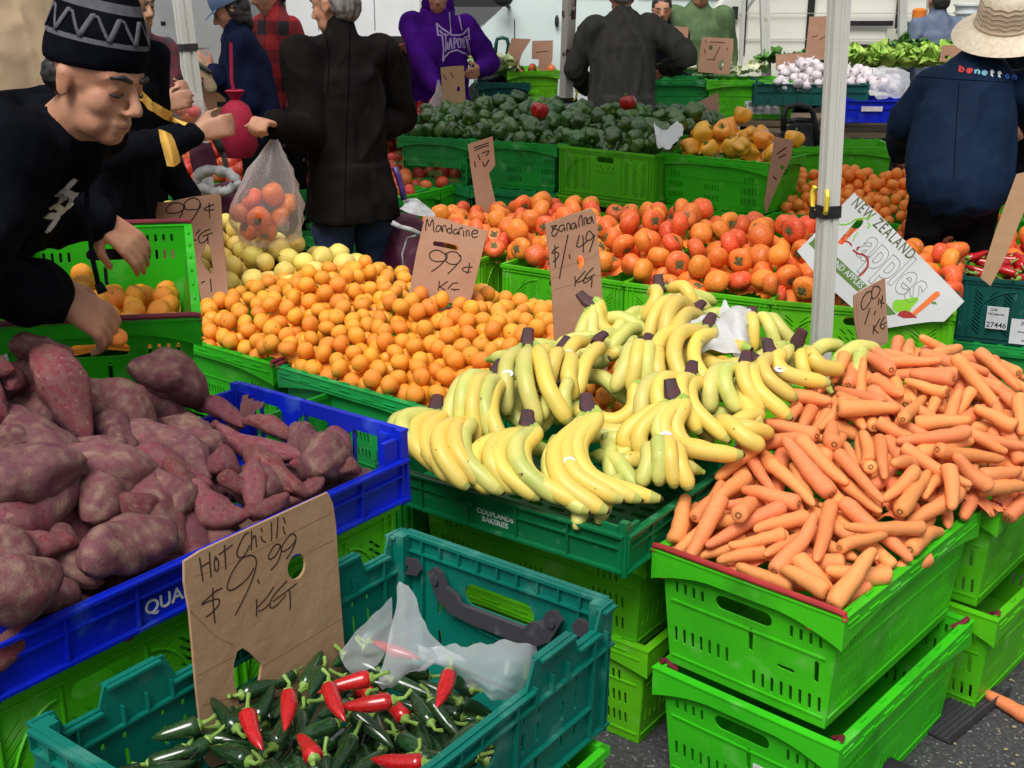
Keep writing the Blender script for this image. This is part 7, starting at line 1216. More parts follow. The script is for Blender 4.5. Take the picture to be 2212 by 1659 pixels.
def person(label, J, top, legs, skin=None, hair=HAIR, vox=.009, topdrop=.0, fat=1.0, sleeve=1.0, hood=False, collar=True, hs=1.0, curl=.7, handn=None, wr=.010, headvis=True, topname='jacket', hairlen=0, wst=.5, bsm=3, fv=None, hdir=None):
    skin = skin or SKIN; h = J['h']; f, l, t = J['f'], J['l'], J['t']; k = h/1.7
    base = V((J['hip'].x, J['hip'].y, 0)); root = thing('person', base, 0, label, 'person'); Mi = Matrix.Translation(-base)
    b = MB()
    b.cap(J['hip'], J['chest'], .115*k, .120*k, 16, f, .75); b.cap(J['chest'], J['sh'], .12*k, .085*k, 16, f, .75); b.cap(J['s0'], J['s1'], .045*k, .045*k, 12)
    b.cap(J['neck']-t*.03, J['head']-J['hu']*.04, .052*k, .046*k, 14)
    P, B = head_mb(b, J['head'], J['hf'], J['hu'], hs*k)
    for i in (0, 1):
        b.cap(J['s%d'%i], J['e%d'%i], .044*k, .036*k, 12); b.cap(J['e%d'%i], J['w%d'%i], .036*k, .024*k, 12)
        d = (J['w%d'%i]-J['e%d'%i]).normalized()
        if hdir and hdir[i] is not None: d = V(hdir[i]).normalized()
        nn = handn[i] if handn and handn[i] is not None else (-l if i else l)
        hand(b, J['w%d'%i], d, nn, curl if not isinstance(curl, tuple) else curl[i], k, 1 if i else -1)
        b.cap(J['hp%d'%i], J['k%d'%i], .078*k, .052*k, 12); b.cap(J['k%d'%i], J['a%d'%i], .052*k, .036*k, 12)
        b.cap(J['a%d'%i]-V((0,0,.02*k)), J['a%d'%i]+f*.13*k-V((0,0,.045*k)), .034*k, .026*k, 10)
    for i in range(len(b.v)): b.v[i] = tuple(V(b.v[i])-base)
    remesh(b, 'body', skin, fv or vox, bsm, root)
    c = MB(); fk = fat*k
    hipl = J['hip']-t*(topdrop*k) if topdrop >= 0 else J['hip']
    c.cap(J['hip']+t*.02, J['chest'], .158*fk, .150*fk, 20, f, .76); c.cap(J['chest'], J['sh']-t*.01, .150*fk, .105*fk, 20, f, .78); c.cap(J['s0']-t*.016, J['s1']-t*.016, .058*k, .058*k, 14)
    for i in (0, 1): c.cap(J['neck']-t*.02*k, J['s%d'%i]-t*.005, .060*k, .052*k, 14)
    if topdrop > 0:      # a coat skirt down to topdrop below the hip
        q = V((0,0,1)); 
        n_ = 28; rg = []
        for (dz, rr_) in ((.06, .150), (0, .158), (-topdrop*.5, .168), (-topdrop, .176), (-topdrop+.004, .150)):
            rg.append([J['hip']+q*dz+l*(rr_*fk*math.cos(6.2832*j/n_))*(1+.03*math.cos(5*6.2832*j/n_))+f*(rr_*fk*.93*math.sin(6.2832*j/n_)) for j in range(n_)])
        c.add([p for r in rg for p in r], [(i*n_+j, i*n_+(j+1)%n_, (i+1)*n_+(j+1)%n_, (i+1)*n_+j) for i in range(4) for j in range(n_)]+[tuple(range(n_-1,-1,-1)), tuple(4*n_+j for j in range(n_))])
    for i in (0, 1):
        c.cap(J['s%d'%i], J['e%d'%i], .068*k*sleeve, .058*k*sleeve, 14); w_ = J['e%d'%i].lerp(J['w%d'%i], .93); c.cap(J['e%d'%i], w_, .058*k*sleeve, .043*k*sleeve, 14)
    if collar: c.cap(J['neck']-t*.02, J['neck']+t*.030*k, .078*k, .066*k, 14)
    if hood:
        hb = J['neck']-J['hf']*.055*k; c.cap(hb+l*.06*k, hb-l*.06*k, .058*k, .058*k, 14); c.cap(J['neck']+l*.07*k+f*.03, J['neck']-l*.07*k+f*.03, .038*k, .038*k, 12)
    for i in range(len(c.v)): c.v[i] = tuple(V(c.v[i])-base)
    tp = remesh(c, topname, top, vox, 5, root, disp=wrinkle(wr, 8, (1,1,wst), rnd.uniform(0,50)))
    g_ = MB()
    g_.cap(J['hip']-V((0,0,.01*k)), J['hip']-V((0,0,.06*k)), (.118 if topdrop <= 0 else .09)*fk, (.130 if topdrop <= 0 else .09)*fk, 18, f, .8)
    for i in (0, 1): g_.cap(J['hp%d'%i]-V((0,0,max(0,topdrop)*.8)), J['k%d'%i], (.096 if topdrop <= 0 else .084)*k, .070*k, 14); g_.cap(J['k%d'%i], J['a%d'%i]+V((0,0,.02)), .070*k, .056*k, 14)
    for i in range(len(g_.v)): g_.v[i] = tuple(V(g_.v[i])-base)
    remesh(g_, 'trousers', legs, max(vox, .011), 5, root, disp=wrinkle(wr, 8, (1,1,.8), rnd.uniform(0,50)))
    for i in (0, 1):
        s_ = MB(); a = J['a%d'%i]; s_.cap(a-V((0,0,.035*k)), a+f*.15*k-V((0,0,.05*k)), .044*k, .036*k, 12)
        for j in range(len(s_.v)): s_.v[j] = tuple(V(s_.v[j])-base)
        s_.build('shoe', SHOE, root, smooth=180)
    if hair:
        hm = MB(); s = hs*k; PP = lambda a, b_, c_: P(a, b_, c_)-base
        hm.ell(PP(0,-.024,.046), (.083*s,.092*s,.086*s), B, 18); hm.ell(PP(0,-.050,.0), (.074*s,.060*s,.075*s), B, 16)
        if hairlen: hm.ell(PP(0,-.045,-.05), (.070*s,.045*s,.09*s), B, 14); [hm.ell(PP(q*.070,-.01,-.02), (.016*s,.035*s,.07*s), B, 12) for q in (-1, 1)]
        remesh(hm, 'hair', hair, .006, 3, root, disp=wrinkle(.003, 30))
    if headvis:
        for q in (-1, 1):
            e = MB(); e.ell(P(q*.031,.0815,.004)-base, (.0105*k,.0065*k,.0035*k), B, 10); e.build('eye', BLACKP, root, smooth=180)
            e = MB(); e.tube([P(q*.014,.0965,.027)-base, P(q*.031,.0915,.033)-base, P(q*.048,.0765,.029)-base], [.0035*k,.004*k,.002*k], 6); e.build('eyebrow', HAIR, root, smooth=180)
    root['_'] = 0; del root['_']
    return root, tp, P, B
from mathutils.bvhtree import BVHTree
def decal(obj, curves, w, m, name, parent, fill=None, off=.002, flat=.3):
    """ribbons laid on a garment where the photo shows them"""
    bpy.context.view_layer.update(); M = obj.matrix_world; me = obj.data
    bv = BVHTree.FromPolygons([M @ v.co for v in me.vertices], [tuple(p.vertices) for p in me.polygons]); Mi = parent.matrix_world.inverted(); mb = MB(); C = V((0,0,CAMH))
    for cv in curves:
        pts = []
        cv2 = []
        for a, b in zip(cv, cv[1:]):
            n = max(1, int(math.hypot(b[0]-a[0], b[1]-a[1])/4)); cv2 += [(a[0]+(b[0]-a[0])*i/n, a[1]+(b[1]-a[1])*i/n) for i in range(n)]
        cv2.append(cv[-1])
        for (u, v) in cv2:
            loc, nrm, _, _ = bv.ray_cast(C, _ray(u, v).normalized())
            if loc is not None:
                if nrm.dot(C-loc) < 0: nrm = -nrm
                pts.append((loc+nrm*off, nrm))
        if len(pts) < 2: continue
        ww = w if not isinstance(w, (list, tuple)) else w[0]
        # flat ribbon facing along the surface normal
        vs = []; k = len(pts)
        for i, (p, nr) in enumerate(pts):
            tdir = (pts[min(i+1,k-1)][0]-pts[max(i-1,0)][0]); sd = tdir.cross(nr)
            sd = sd.normalized() if sd.length > 1e-9 else V((1,0,0)); vs += [Mi @ (p-sd*ww), Mi @ (p+sd*ww), Mi @ (p+sd*ww-nr*.0015), Mi @ (p-sd*ww-nr*.0015)]
        fs = []
        for i in range(k-1):
            for j in range(4): fs.append((i*4+j, i*4+(j+1)%4, i*4+4+(j+1)%4, i*4+4+j))
        mb.add(vs, fs)
    return mb.build(name, m, parent, smooth=0) if mb.v else None
# ---------------------------------------------------------------- the man with the knitted hat (nearest)
J = dict(h=1.72); Hd = at(206,176,1.86)
hf = V((.86,-.40,-.26)).normalized(); hu = V((.16,.02,1)); hu = (hu-hf*hu.dot(hf)).normalized()
J['hf'], J['hu'], J['head'] = hf, hu, Hd
J['f'] = V((.86,-.35,0)).normalized(); J['l'] = V((.35,.86,0)).normalized()
J['neck'] = Hd-hu*.115-hf*.055+V((-.01,.03,0)); J['hip'] = V((-1.30,2.15,.90)); J['t'] = (J['neck']-J['hip']).normalized(); J['sh'] = J['neck']-J['t']*.07; J['chest'] = J['hip'].lerp(J['neck'], .62)
J['s1'] = at(10,330,1.80); J['e1'] = at(-95,610,1.72); J['w1'] = at(118,632,1.90)
J['s0'] = at(95,300,2.30); J['e0'] = at(70,470,2.55); J['w0'] = at(212,470,2.62)
for i, s in ((0, 1), (1, -1)):
    hp = J['hip']+J['l']*s*.09-V((0,0,.02)); J['hp%d'%i] = hp; J['k%d'%i] = V((hp.x+.03, hp.y, .48)); J['a%d'%i] = V((hp.x-.02, hp.y+.02, .085))
dR = (at(215,690,1.93)-J['w1']).normalized(); 
hero, hood_, P, B = person('man in a black hoodie and patterned knit hat bending over a green crate of mandarins', J, BLKC, BLKT, hair=None, vox=.008, fv=.0042, hs=.79, hood=True, collar=True, headvis=False, bsm=8, sleeve=1.08, wr=.013, curl=(.45,.62),
        handn=(V((0,-.5,.8)), V((.25,-.55,.80))), hdir=((at(290,530,2.62)-J['w0']), dR), topname='hoodie')
hb = V((J['hip'].x, J['hip'].y, 0)); k = 1.72/1.7*.79; L_ = lambda a, b, c: P(a,b,c)-hb
# beanie
def beanie():
    mb = MB(); n = 44; prof = [(.90,-.002),(.955,.002),(.985,.012),(.995,.024),(.995,.036),(.985,.046),(.980,.052),(.965,.062),(.945,.073),(.920,.084),(.890,.095),(.860,.105),(.825,.118),(.76,.138),(.66,.165),(.53,.190),(.36,.210),(.18,.222),(0,.225)]
    vs = []; fs = []; mi = []
    for i, (r, z) in enumerate(prof):
        for j in range(n):
            q = 2*math.pi*j/n; rib = 1+.006*math.cos(22*q)
            vs.append(L_(.0865*r*math.cos(q)*rib, -.010+.103*r*math.sin(q)*rib-.10*max(0, z-.06)*1.2, .030+z*.92+.010*math.sin(q)*(1-z/.19)))
    for i in range(len(prof)-1):
        for j in range(n):
            fs.append((i*n+j, i*n+(j+1)%n, (i+1)*n+(j+1)%n, (i+1)*n+j)); mi.append(1 if i in (6, 12) or i in (7, 11) and False else 0)
    mb.v = [tuple(v) for v in vs]; mb.f = fs; mb.m = mi; o = mb.build('knit_hat', [BLKC, GREYK], hero, smooth=180)
    z = MB(); pts = []; 
    def sp(q, t):   # point on hat between rings 7 and 12
        i = 7+t*5; a = int(i); fr = i-a; a = min(a, 11); j = q/(2*math.pi)*n; j0 = int(j)%n; j1 = (j0+1)%n; fj = j-int(j)
        p0 = V(vs[a*n+j0]).lerp(V(vs[a*n+j1]), fj); p1 = V(vs[(a+1)*n+j0]).lerp(V(vs[(a+1)*n+j1]), fj); return p0.lerp(p1, fr)
    C0 = L_(0,-.01,.09); m = 11
    for i in range(m):
        q0 = 2*math.pi*i/m; q1 = 2*math.pi*(i+.5)/m; q2 = 2*math.pi*(i+1)/m*.99999
        for (a, ta, b, tb_, w_) in ((q0,1,q1,0,.0028),(q1,0,q2,1,.0050)):
            ln = []
            for s in range(6):
                p = sp(a+(b-a)*s/5, ta+(tb_-ta)*s/5); ln.append(p+(p-C0).normalized()*.0012)
            z.tube(ln, w_, 5, flat=(tuple((ln[0]-C0).normalized()), .3))
    z.build('knit_pattern', GREYK, o, smooth=180)
beanie()
# face details
for q in (-1, 1):
    e = MB(); e.tube([L_(q*.017,.0855,.001), L_(q*.031,.0880,-.004), L_(q*.046,.0765,-.001)], [.0012,.0022,.0014], 6); e.build('eyelash', HAIR, hero, smooth=180)
    e = MB(); e.tube([L_(q*.013,.0960,.027), L_(q*.031,.0920,.0335), L_(q*.050,.0755,.029)], [.0035,.0045,.002], 6); e.build('eyebrow', HAIR, hero, smooth=180)
e = MB(); e.tube([L_(-.017,.0830,-.0640), L_(0,.0915,-.0635), L_(.017,.0830,-.0640)], .0016, 6); e.build('mouth_line', mat('lip line', (.20,.06,.05), .6), hero, smooth=180)
hm = MB()
hm.ell(L_(0,-.050,.002), (.064,.036,.040), B, 14); remesh(hm, 'hair', HAIR, .004, 3, hero, disp=wrinkle(.002, 60))
# drawcord and white chest print
cd = MB(); p0 = at(186,385,1.90)-hb; cd.tube([p0, at(190,470,1.88)-hb, at(200,560,1.87)-hb, at(214,622,1.86)-hb], .0042, 7); cd.tube([at(212,612,1.86)-hb, at(222,632,1.86)-hb], [.007,.009], 8); cd.build('drawcord', BLKC, hero, smooth=180)
zA = zz(0,0,.434)
decal(hood_, [zA(c) for c in ([(250,1185),(300,1190),(340,1150)],[(270,1150),(330,1110),(380,1060)],[(320,1080),(370,1030),(415,985)],[(300,1130),(345,1160),(400,1100)],[(350,1050),(400,1075)],[(250,1280),(300,1220),(350,1160)],[(330,1180),(390,1120),(415,1060)])], .0060, WHP, 'chest_print', hero)
# held mandarins
for (u,v,Y,lab) in ((250,728,1.97,'mandarin held in the fingertips of the man in the knit hat'), (222,722,1.98,'mandarin pressed against the crate side by the man\'s hand')):
    o = link('mandarin', mp[0][0], None, at(u,v,Y), (.3,.4,0)); o.scale = (.021,.021,.017); tag(o, lab, 'mandarin')
# his tipped crate
hc = vented_crate(G_BRIGHT, bars=MAROON)
FR = at(436,688,2.32); FL = at(8,662,2.32); BR = at(415,493,2.85)
ex = (FR-FL); Lx = ex.length; ex.normalize(); ey = (BR-FR).normalized(); ez = ex.cross(ey).normalized(); ex = ey.cross(ez)
# short wall towards the viewer
Mh = Matrix((ey, -ex, ez)).transposed().to_4x4(); cc = FR-ex*.20+ey*.30-ez*.25; Mh.translation = cc; hc.matrix_world = Mh
tag(hc, 'bright green crate of mandarins held tipped by the man in the knit hat', 'crate')
HCM = Mh.copy()
for i in range(34):
    sx, sy = -.22+.44*(i % 7)/6+rnd.uniform(-.02,.02), -.13+.26*(i//7)/4+rnd.uniform(-.02,.02); z_ = .185-.12*(sx+.25)/.5+rnd.uniform(0,.035)+(.03 if sy > 0 else 0)
    o = link('mandarin', mp[i % 5][0], None, Mh @ V((sx, sy, z_+.02)), rot_rand()); o.scale = (.027,)*3; tag(o, 'orange mandarin lying inside the tipped green crate', 'mandarin', 'mandarins in the tipped crate')
mbx = MB(); mbx.grid([[Mh @ V((-.26+.52*i/8, -.16+.32*j/6, (.17-.12*i/8)+.012*math.sin(i*5+j*3))) for j in range(7)] for i in range(9)]); tag(mbx.build('mandarins', ORANGE, smooth=180), 'buried mandarins at the bottom of the tipped crate', 'mandarin', None, 'stuff')
# ---------------------------------------------------------------- man in the black coat, back three-quarter
G = lambda u, v, Y: at(u, v, Y)
J = joints((at(762,500,4.45).x, 4.45), 125, 1.57, 4, hands=(G(585,262,4.10)+V((.05,0,0)), G(785,300,4.50)), headyaw=28, headpitch=-8, hint=((.1,.2,-1), (.15,.4,-1)))
J['w0'] = G(592,268,4.12)
r_, tp_, P, B = person('man in a black wool coat seen from behind, holding up a clear bag', J, BLKW, JEAN, hair=GHAIR, topdrop=.15, fat=1.08, sleeve=1.2, wr=.011, vox=.009, fv=.007, curl=1.1, hs=1.0, topname='coat', handn=(V((0,-.4,.7)), None), hdir=(None, V((-.5,.1,-1))))
SEAM = mat('dark seam', (.003,.003,.003), .9, .02)
decal(tp_, [[(757,45),(752,200),(748,300),(745,470)],[(700,60),(712,120),(708,200)],[(838,90),(832,150),(845,220)]], .0022, SEAM, 'seam', r_, off=.001)
bag_top = J['w0']+V((0,-.02,-.05))
bm = MB(); bc = at(575,440,4.08); H_ = bag_top.z-bc.z
prof = [(0,-.155),(.055,-.150),(.105,-.115),(.122,-.06),(.118,0),(.098,.06),(.072,.12),(.045,H_*.75),(.022,H_*.93),(.012,H_)]
vs = []; n = 30
for i, (r, z) in enumerate(prof):
    cx = (bag_top.x-bc.x)*max(0, z)/H_; cy = (bag_top.y-bc.y)*max(0, z)/H_
    for j in range(n):
        q = 6.2832*j/n; rr_ = r*(1+.10*math.cos(7*q+3*z*20)+.06*math.cos(13*q)); vs.append((bc.x+cx+rr_*math.cos(q), bc.y+cy+rr_*.8*math.sin(q), bc.z+z))
bm.add(vs, [(i*n+j, i*n+(j+1)%n, (i+1)*n+(j+1)%n, (i+1)*n+j) for i in range(len(prof)-1) for j in range(n)])
bm.grid(sheet([[tuple(at(590,480,4.05)),tuple(at(612,470,4.03)),tuple(at(628,470,4.05))],[tuple(at(600,495,4.05)),tuple(at(615,500,4.02)),tuple(at(625,490,4.05))],[tuple(at(608,500,4.05)),tuple(at(616,505,4.02)),tuple(at(622,500,4.05))]], .008, 20, 3))
tag(bm.build('plastic_bag', POLYT, smooth=180), 'thin clear bag of persimmons hanging from the hand of the black coated man', 'bag')
for i, (u,v,Y) in enumerate(((545,430,4.10),(590,420,4.06),(520,460,4.10),(560,470,4.02),(605,465,4.08),(575,498,4.06),(540,495,4.12),(618,440,4.10))):
    pr = pp[i % 7]; o = link('persimmon', pr[0], None, at(u,v,Y)+V((0,.0,.0)), rot_rand()); o.scale = (.041,)*3; tag(o, 'persimmon inside the hanging clear bag', 'persimmon', 'persimmons in the hanging bag'); link('calyx', pr[2][1], o)
# ---------------------------------------------------------------- the others
def X(u, v, Y): return (at(u, v, Y).x, Y)
def std(label, u, Y, yaw, top, legs, hgt=1.62, lean=4, hands=(None,None), hair=HAIR, cap=None, **kw):
    hy = kw.pop('headyaw', 0); hp_ = kw.pop('headpitch', -5); hint = kw.pop('hint', None)
    J = joints(X(u, 150, Y), yaw, hgt, lean, hands, hy, hp_, hint=hint); return J, person(label, J, top, legs, hair=hair, **kw)
# beige coat, top left
std('person in a beige coat standing at the top left corner, mostly outside the picture', 25, 3.9, 60, BEIGE, BLKT, 1.80, 3, vox=.012, fat=1.25, topdrop=.2, topname='coat')
# black tracksuit with yellow stripes behind the knit hat
J, (r_, tp_, P, B) = std('person in a black tracksuit top with yellow sleeve stripes gripping a trolley handle', 222, 3.7, -20, BLKC, BLKT, 1.60, 8, hands=(None, G(428,287,3.62)), skin=SKIN2, vox=.009, fat=1.15, headpitch=-20, hint=((0,0,-1),(-.2,-.2,-1)), sleeve=1.05, topname='tracksuit_top')
decal(tp_, [zA(c) for c in ([(770,510),(830,570),(920,620),(1028,660)],[(765,530),(820,590),(900,640),(1025,690)])], .008, YSTR, 'sleeve_stripe', r_, off=.004)
yy = MB(); yy.grid(sheet([[tuple(at(342,282,3.48)),tuple(at(358,284,3.46)),tuple(at(372,290,3.5))],[tuple(at(350,320,3.46)),tuple(at(366,318,3.44)),tuple(at(382,320,3.48))],[tuple(at(360,360,3.46)),tuple(at(376,362,3.44)),tuple(at(390,352,3.48))]], .004, 14, 8)); q = yy.build('sash', YSTR, r_, smooth=180); q.matrix_parent_inverse = Matrix.Translation(-r_.location)
# maroon checked sleeve
J, (r_, tp_, P, B) = std('person in a maroon checked shirt, hidden behind the knit hat except an arm and hand', 262, 4.9, -35, PLAIDM, BLKT, 1.58, 14, hands=(G(398,210,4.75), G(350,230,4.6)), vox=.010, fv=.008, hint=((0,0,-1),(0,0,-1)), skin=SKIN2, topname='shirt')
tb_ = MB().lathe([(0,-.06),(.05,-.055),(.07,-.01),(.055,.04),(.02,.08),(.008,.10)], 16, lobe=lambda q,h: 1+.12*math.cos(5*q)); o = tb_.build('plastic_bag', POLYT, smooth=180); o.location = at(408,240,4.7); tag(o, 'small clear bag of tomatoes held by the checked sleeve', 'bag')
for i, (u,v) in enumerate(((400,238),(416,242),(408,252))):
    o = link('tomato', tp[i][0], None, at(u,v,4.7)); o.scale = (.034,)*3; tag(o, 'tomato in the small clear bag by the pole', 'tomato', 'tomatoes in the small bag')
# blue cap, navy jacket
J, (r_, tp_, P, B) = std('person in a navy jacket and pale blue cap looking down to the left', 540, 6.1, 195, NAVY, BLKT, 1.54, 8, hands=(G(455,150,5.95), G(448,170,5.85)), hair=HAIR, hairlen=1, vox=.010, fv=.008, headpitch=-25, fat=1.2, sleeve=1.25, hint=((.5,0,-1),(.5,0,-1)))
k = 1.54/1.7; b0 = V(r_.location); cm = MB()
for q in range(1):
    cm.lathe([(.089,.0),(.092,.02),(.088,.05),(.070,.078),(.035,.092),(0,.095)], 22, M=Matrix.Translation(P(0,-.015,.035)-b0) @ B @ Matrix.Diagonal((1,1.12,1,1)))
    cm.add([P(a*.075,.075+.075*math.sqrt(max(0,1-a*a)),.030-.02*(1-a*a))-b0+V((0,0,z)) for z in (.003,-.003) for a in (-1,-.75,-.5,-.25,0,.25,.5,.75,1)]+[P(a*.075,.055,.042)-b0+V((0,0,z)) for z in (.003,-.003) for a in (-1,-.75,-.5,-.25,0,.25,.5,.75,1)],
           [(i,i+1,18+i+1,18+i) for i in range(8)]+[(9+i,27+i,28+i,10+i) for i in range(8)]+[(i,9+i,10+i,i+1) for i in range(8)])
cm.build('cap', CAPB, r_, smooth=60)
# red drawstring bag on the shoulder
rb = MB().lathe([(0,-.15),(.06,-.15),(.085,-.10),(.085,.0),(.06,.08),(.02,.11),(.045,.15),(.03,.155),(.012,.12)], 18, lobe=lambda q,h: 1+.06*math.cos(6*q+h*20)); rt = thing('drawstring_bag', at(512,268,5.5), 0, 'red drawstring bag hanging in front of the navy jacket', 'bag')
RED = mat('red cloth', (.32,.012,.04), .75, .25, base2=(.26,.01,.03), vscale=20); rb.build('pouch', RED, rt, smooth=60); MB().tube([(0,0,.11),(-.01,0,.2),(-.005,.02,.36)], .008, 6).build('cord', RED, rt)
# plaid
std('person in a red and black plaid shirt behind the black coat', 612, 6.5, 215, PLAID, BLKT, 1.62, 5, vox=.010, fat=1.15, topname='shirt', headpitch=-15, topdrop=.08)
# purple hoodie
J, (r_, tp_, P, B) = std('woman in a purple hoodie with lilac lettering across the chest', 950, 7.65, 262, PURP, BLKT, 1.60, 3, hands=(G(1035,152,7.42), G(948,205,7.3)), hair=None, vox=.010, fv=.008, fat=1.26, sleeve=1.25, hood=True, headpitch=-10, headyaw=12, topdrop=.16, hint=((.6,0,-1),(-1,0,-.6)), topname='hoodie')
b0 = V(r_.location); hm = MB(); hm.ell(P(0,-.03,.03)-b0, (.100,.105,.115), B, 18); hm.ell(P(0,-.03,-.06)-b0, (.105,.085,.07), B, 18); remesh(hm, 'hood', PURP, .009, 3, r_)
zt = zz(950,30,.1266)
TAP = [[(740,200),(770,430),(845,440),(870,700),(855,925),(900,830),(980,750),(1080,715),(1130,710),(1230,760),(1300,780),(1350,860),(1378,955),(1378,750),(1340,600),(1330,510),(1365,490),(1350,390),(1342,290),(1250,400),(1150,430),(1020,430),(950,375),(850,310),(740,200)]]
decal(tp_, [zt(c) for c in TAP], .0050, LILAC, 'chest_print', r_, off=.004)
decal(tp_, [zt(c) for c in ([(800,345),(850,400),(960,430)],[(905,410),(915,560),(905,740)],[(950,560),(940,700)],[(1000,480),(975,700)],[(1000,480),(1030,690)],[(985,600),(1020,600)],[(1060,480),(1075,680)],[(1060,480),(1110,500),(1105,570),(1065,580)],[(1150,490),(1135,570),(1150,660),(1185,655),(1190,560),(1180,490),(1150,490)],[(1215,490),(1235,650),(1265,670)],[(1255,480),(1275,660)],[(1260,470),(1345,440)],[(1300,470),(1345,740)])], .0042, LILAC, 'lettering', r_, off=.0045)
decal(tp_, [zt(c) for c in ([(975,0),(985,200),(1003,410)],[(1150,0),(1190,150),(1228,330)])], .004, LILAC, 'drawcord', r_, off=.006)
hb_ = MB().lathe([(0,-.10),(.06,-.095),(.08,-.04),(.06,.03),(.02,.09),(.006,.16)], 16, lobe=lambda q,h: 1+.1*math.cos(5*q)); o = hb_.build('plastic_bag', POLYC, smooth=180); o.location = at(948,232,7.2); tag(o, 'clear plastic bag hanging from the hand of the woman in purple', 'bag')
# grey coat, back
std('person in a bulky grey coat seen from behind, beyond the green peppers', 1345, 7.3, 95, GRYC, BLKT, 1.60, 12, hands=(G(1270,190,7.6), G(1440,150,7.5)), hair=GHAIR, vox=.010, fat=1.38, sleeve=1.35, topdrop=.35, headpitch=-40, wr=.012, topname='coat', hint=((-1,-.5,-.6),(1,-.5,-.6)))
# black with yellow tag, green coat
J, (r_, tp_, P, B) = std('person in black with a small yellow tag, between the grey and the green coats', 1424, 8.8, 265, BLKC, BLKT, 1.48, 4, vox=.013, fat=1.05)
decal(tp_, [[(1412,0),(1414,14)],[(1409,6),(1418,6)]], .016, mat('yellow tag', (.60,.62,.04), .6), 'tag', r_, off=.006)
std('stallholder in an open green jacket behind the two cardboard signs', 1503, 8.9, 268, GRNC, NAVY, 1.62, 4, vox=.013, fat=1.3, sleeve=1.4, topdrop=.15, wr=.012)
std('person in pale denim standing behind the crates left of the straw hat', 2018, 8.9, 100, DENIM, DENIM, 1.55, 4, vox=.013, fat=1.15, topdrop=.1)
std('person in dark clothes behind the straw hat at the top right corner', 2195, 6.6, 200, BLKC, BLKT, 1.66, 6, vox=.012, fat=1.2)
# ---------------------------------------------------------------- woman with the straw hat
J = joints(X(2078, 300, 4.55), 78, 1.60, 38, hands=(G(1935,330,4.95), G(2230,330,4.95)), headpitch=-35, hint=((-1,-.2,-.3),(1,-.2,-.3)))
hp = at(2068,392,4.50); d = V((hp.x, 4.50, .90))-J['hip']; 
J['head'] = at(2145,92,4.80); J['neck'] = at(2120,140,4.78); J['sh'] = at(2110,170,4.76); J['chest'] = at(2085,270,4.68); J['hip'] = at(2068,385,4.58); J['t'] = (J['neck']-J['hip']).normalized()
J['s0'] = at(2010,190,4.80); J['s1'] = at(2205,195,4.78); J['e0'] = at(1955,270,4.85); J['e1'] = at(2262,290,4.85); J['w0'] = at(1945,330,5.1); J['w1'] = at(2255,380,5.1)
for i, s in ((0, -1), (1, 1)):
    hpn = J['hip']+V((s*.085, 0, -.03)); J['hp%d'%i] = hpn; J['k%d'%i] = V((hpn.x+s*.015, hpn.y+.03, .46)); J['a%d'%i] = V((hpn.x+s*.02, hpn.y, .08))
r_, tp_, P, B = person('woman in a straw hat and dark blue jacket with coloured letters, bending over', J, NAVY2, BLKT, hair=HAIR, hs=.86, fat=1.38, sleeve=1.35, vox=.010, fv=.009, collar=True, headvis=False, wr=.008)
b0 = V(r_.location); zb = zz(1488,0,.434)
decal(tp_, [[(1975,165),(2070,172),(2180,178)],[(2072,178),(2066,260),(2060,385)]], .0014, SEAM, 'seam', r_, off=.001)
def bl(c, x, y, w, h, an=.16):
    """one letter from strokes in a unit box"""
    ca, sa = math.cos(an), math.sin(an); return [[(x+(px*w)*ca-(py*h)*sa, y+(px*w)*sa+(py*h)*ca) for px, py in s] for s in c]
LT = {'b':[[(0,-1.5),(0,0)],[(0,-.8),(.6,-1),(1,-.5),(.6,0),(0,-.1)]], 'e':[[(0,-.5),(1,-.5),(.9,-.9),(.5,-1),(.1,-.8),(0,-.4),(.3,0),(.9,-.1)]], 'n':[[(0,-1),(0,0)],[(0,-.7),(.5,-1),(.9,-.8),(.9,0)]], 't':[[(.4,-1.5),(.4,-.1),(.8,0)],[(0,-1),(.9,-1)]], 'o':[[(.5,-1),(0,-.5),(.5,0),(1,-.5),(.5,-1)]]}
cols = [mat('red stitched letter', (.62,.03,.04), .6), mat('red stitched letter', (.62,.03,.04), .6), mat('pale blue stitched letter', (.22,.50,.66), .6), mat('pale blue stitched letter', (.22,.50,.66), .6), mat('white stitched letter', (.7,.72,.74), .6), mat('white stitched letter', (.7,.72,.74), .6), mat('mid blue stitched letter', (.03,.12,.62), .6), mat('mid blue stitched letter', (.03,.12,.62), .6)]
for i, ch in enumerate('benetton'):
    x = 2073+i*16.0; y = 155+i*2.3; decal(tp_, bl(LT[ch], x, y, 9.5, 8.5), .0042, cols[i], 'letter', r_, off=.004)
# hat
hn = V((-.12,-.42,.9)).normalized(); hq = hn.to_track_quat('Z','Y').to_matrix().to_4x4(); hc_ = J['head']+hn*.040+V((.015,-.035,.030)); Mh2 = Matrix.Translation(hc_-b0) @ hq @ Matrix.Scale(1.04, 4)
ht = MB().lathe([(.182,-.036),(.168,-.024),(.145,-.010),(.118,.000),(.098,.010),(.096,.040),(.092,.085),(.083,.115),(.060,.135),(.03,.142),(0,.143)], 40, M=Mh2, lobe=lambda q,h: 1+(.035*math.cos(3*q+1) if h < 0 else 0))
ho = ht.build('straw_hat', STRAW, r_, smooth=180)
for z_, rr_ in ((.030,.0975),(.048,.0968),(.066,.0955),(.084,.0938),(.100,.0895)): MB().tube([(rr_*math.cos(q*.1309*2), rr_*math.sin(q*.1309*2), z_+(.004 if q % 2 else -.004)) for q in range(25)], .0022, 5, M=Mh2, cap=False).build('woven_band', STRAWD, ho, smooth=180)
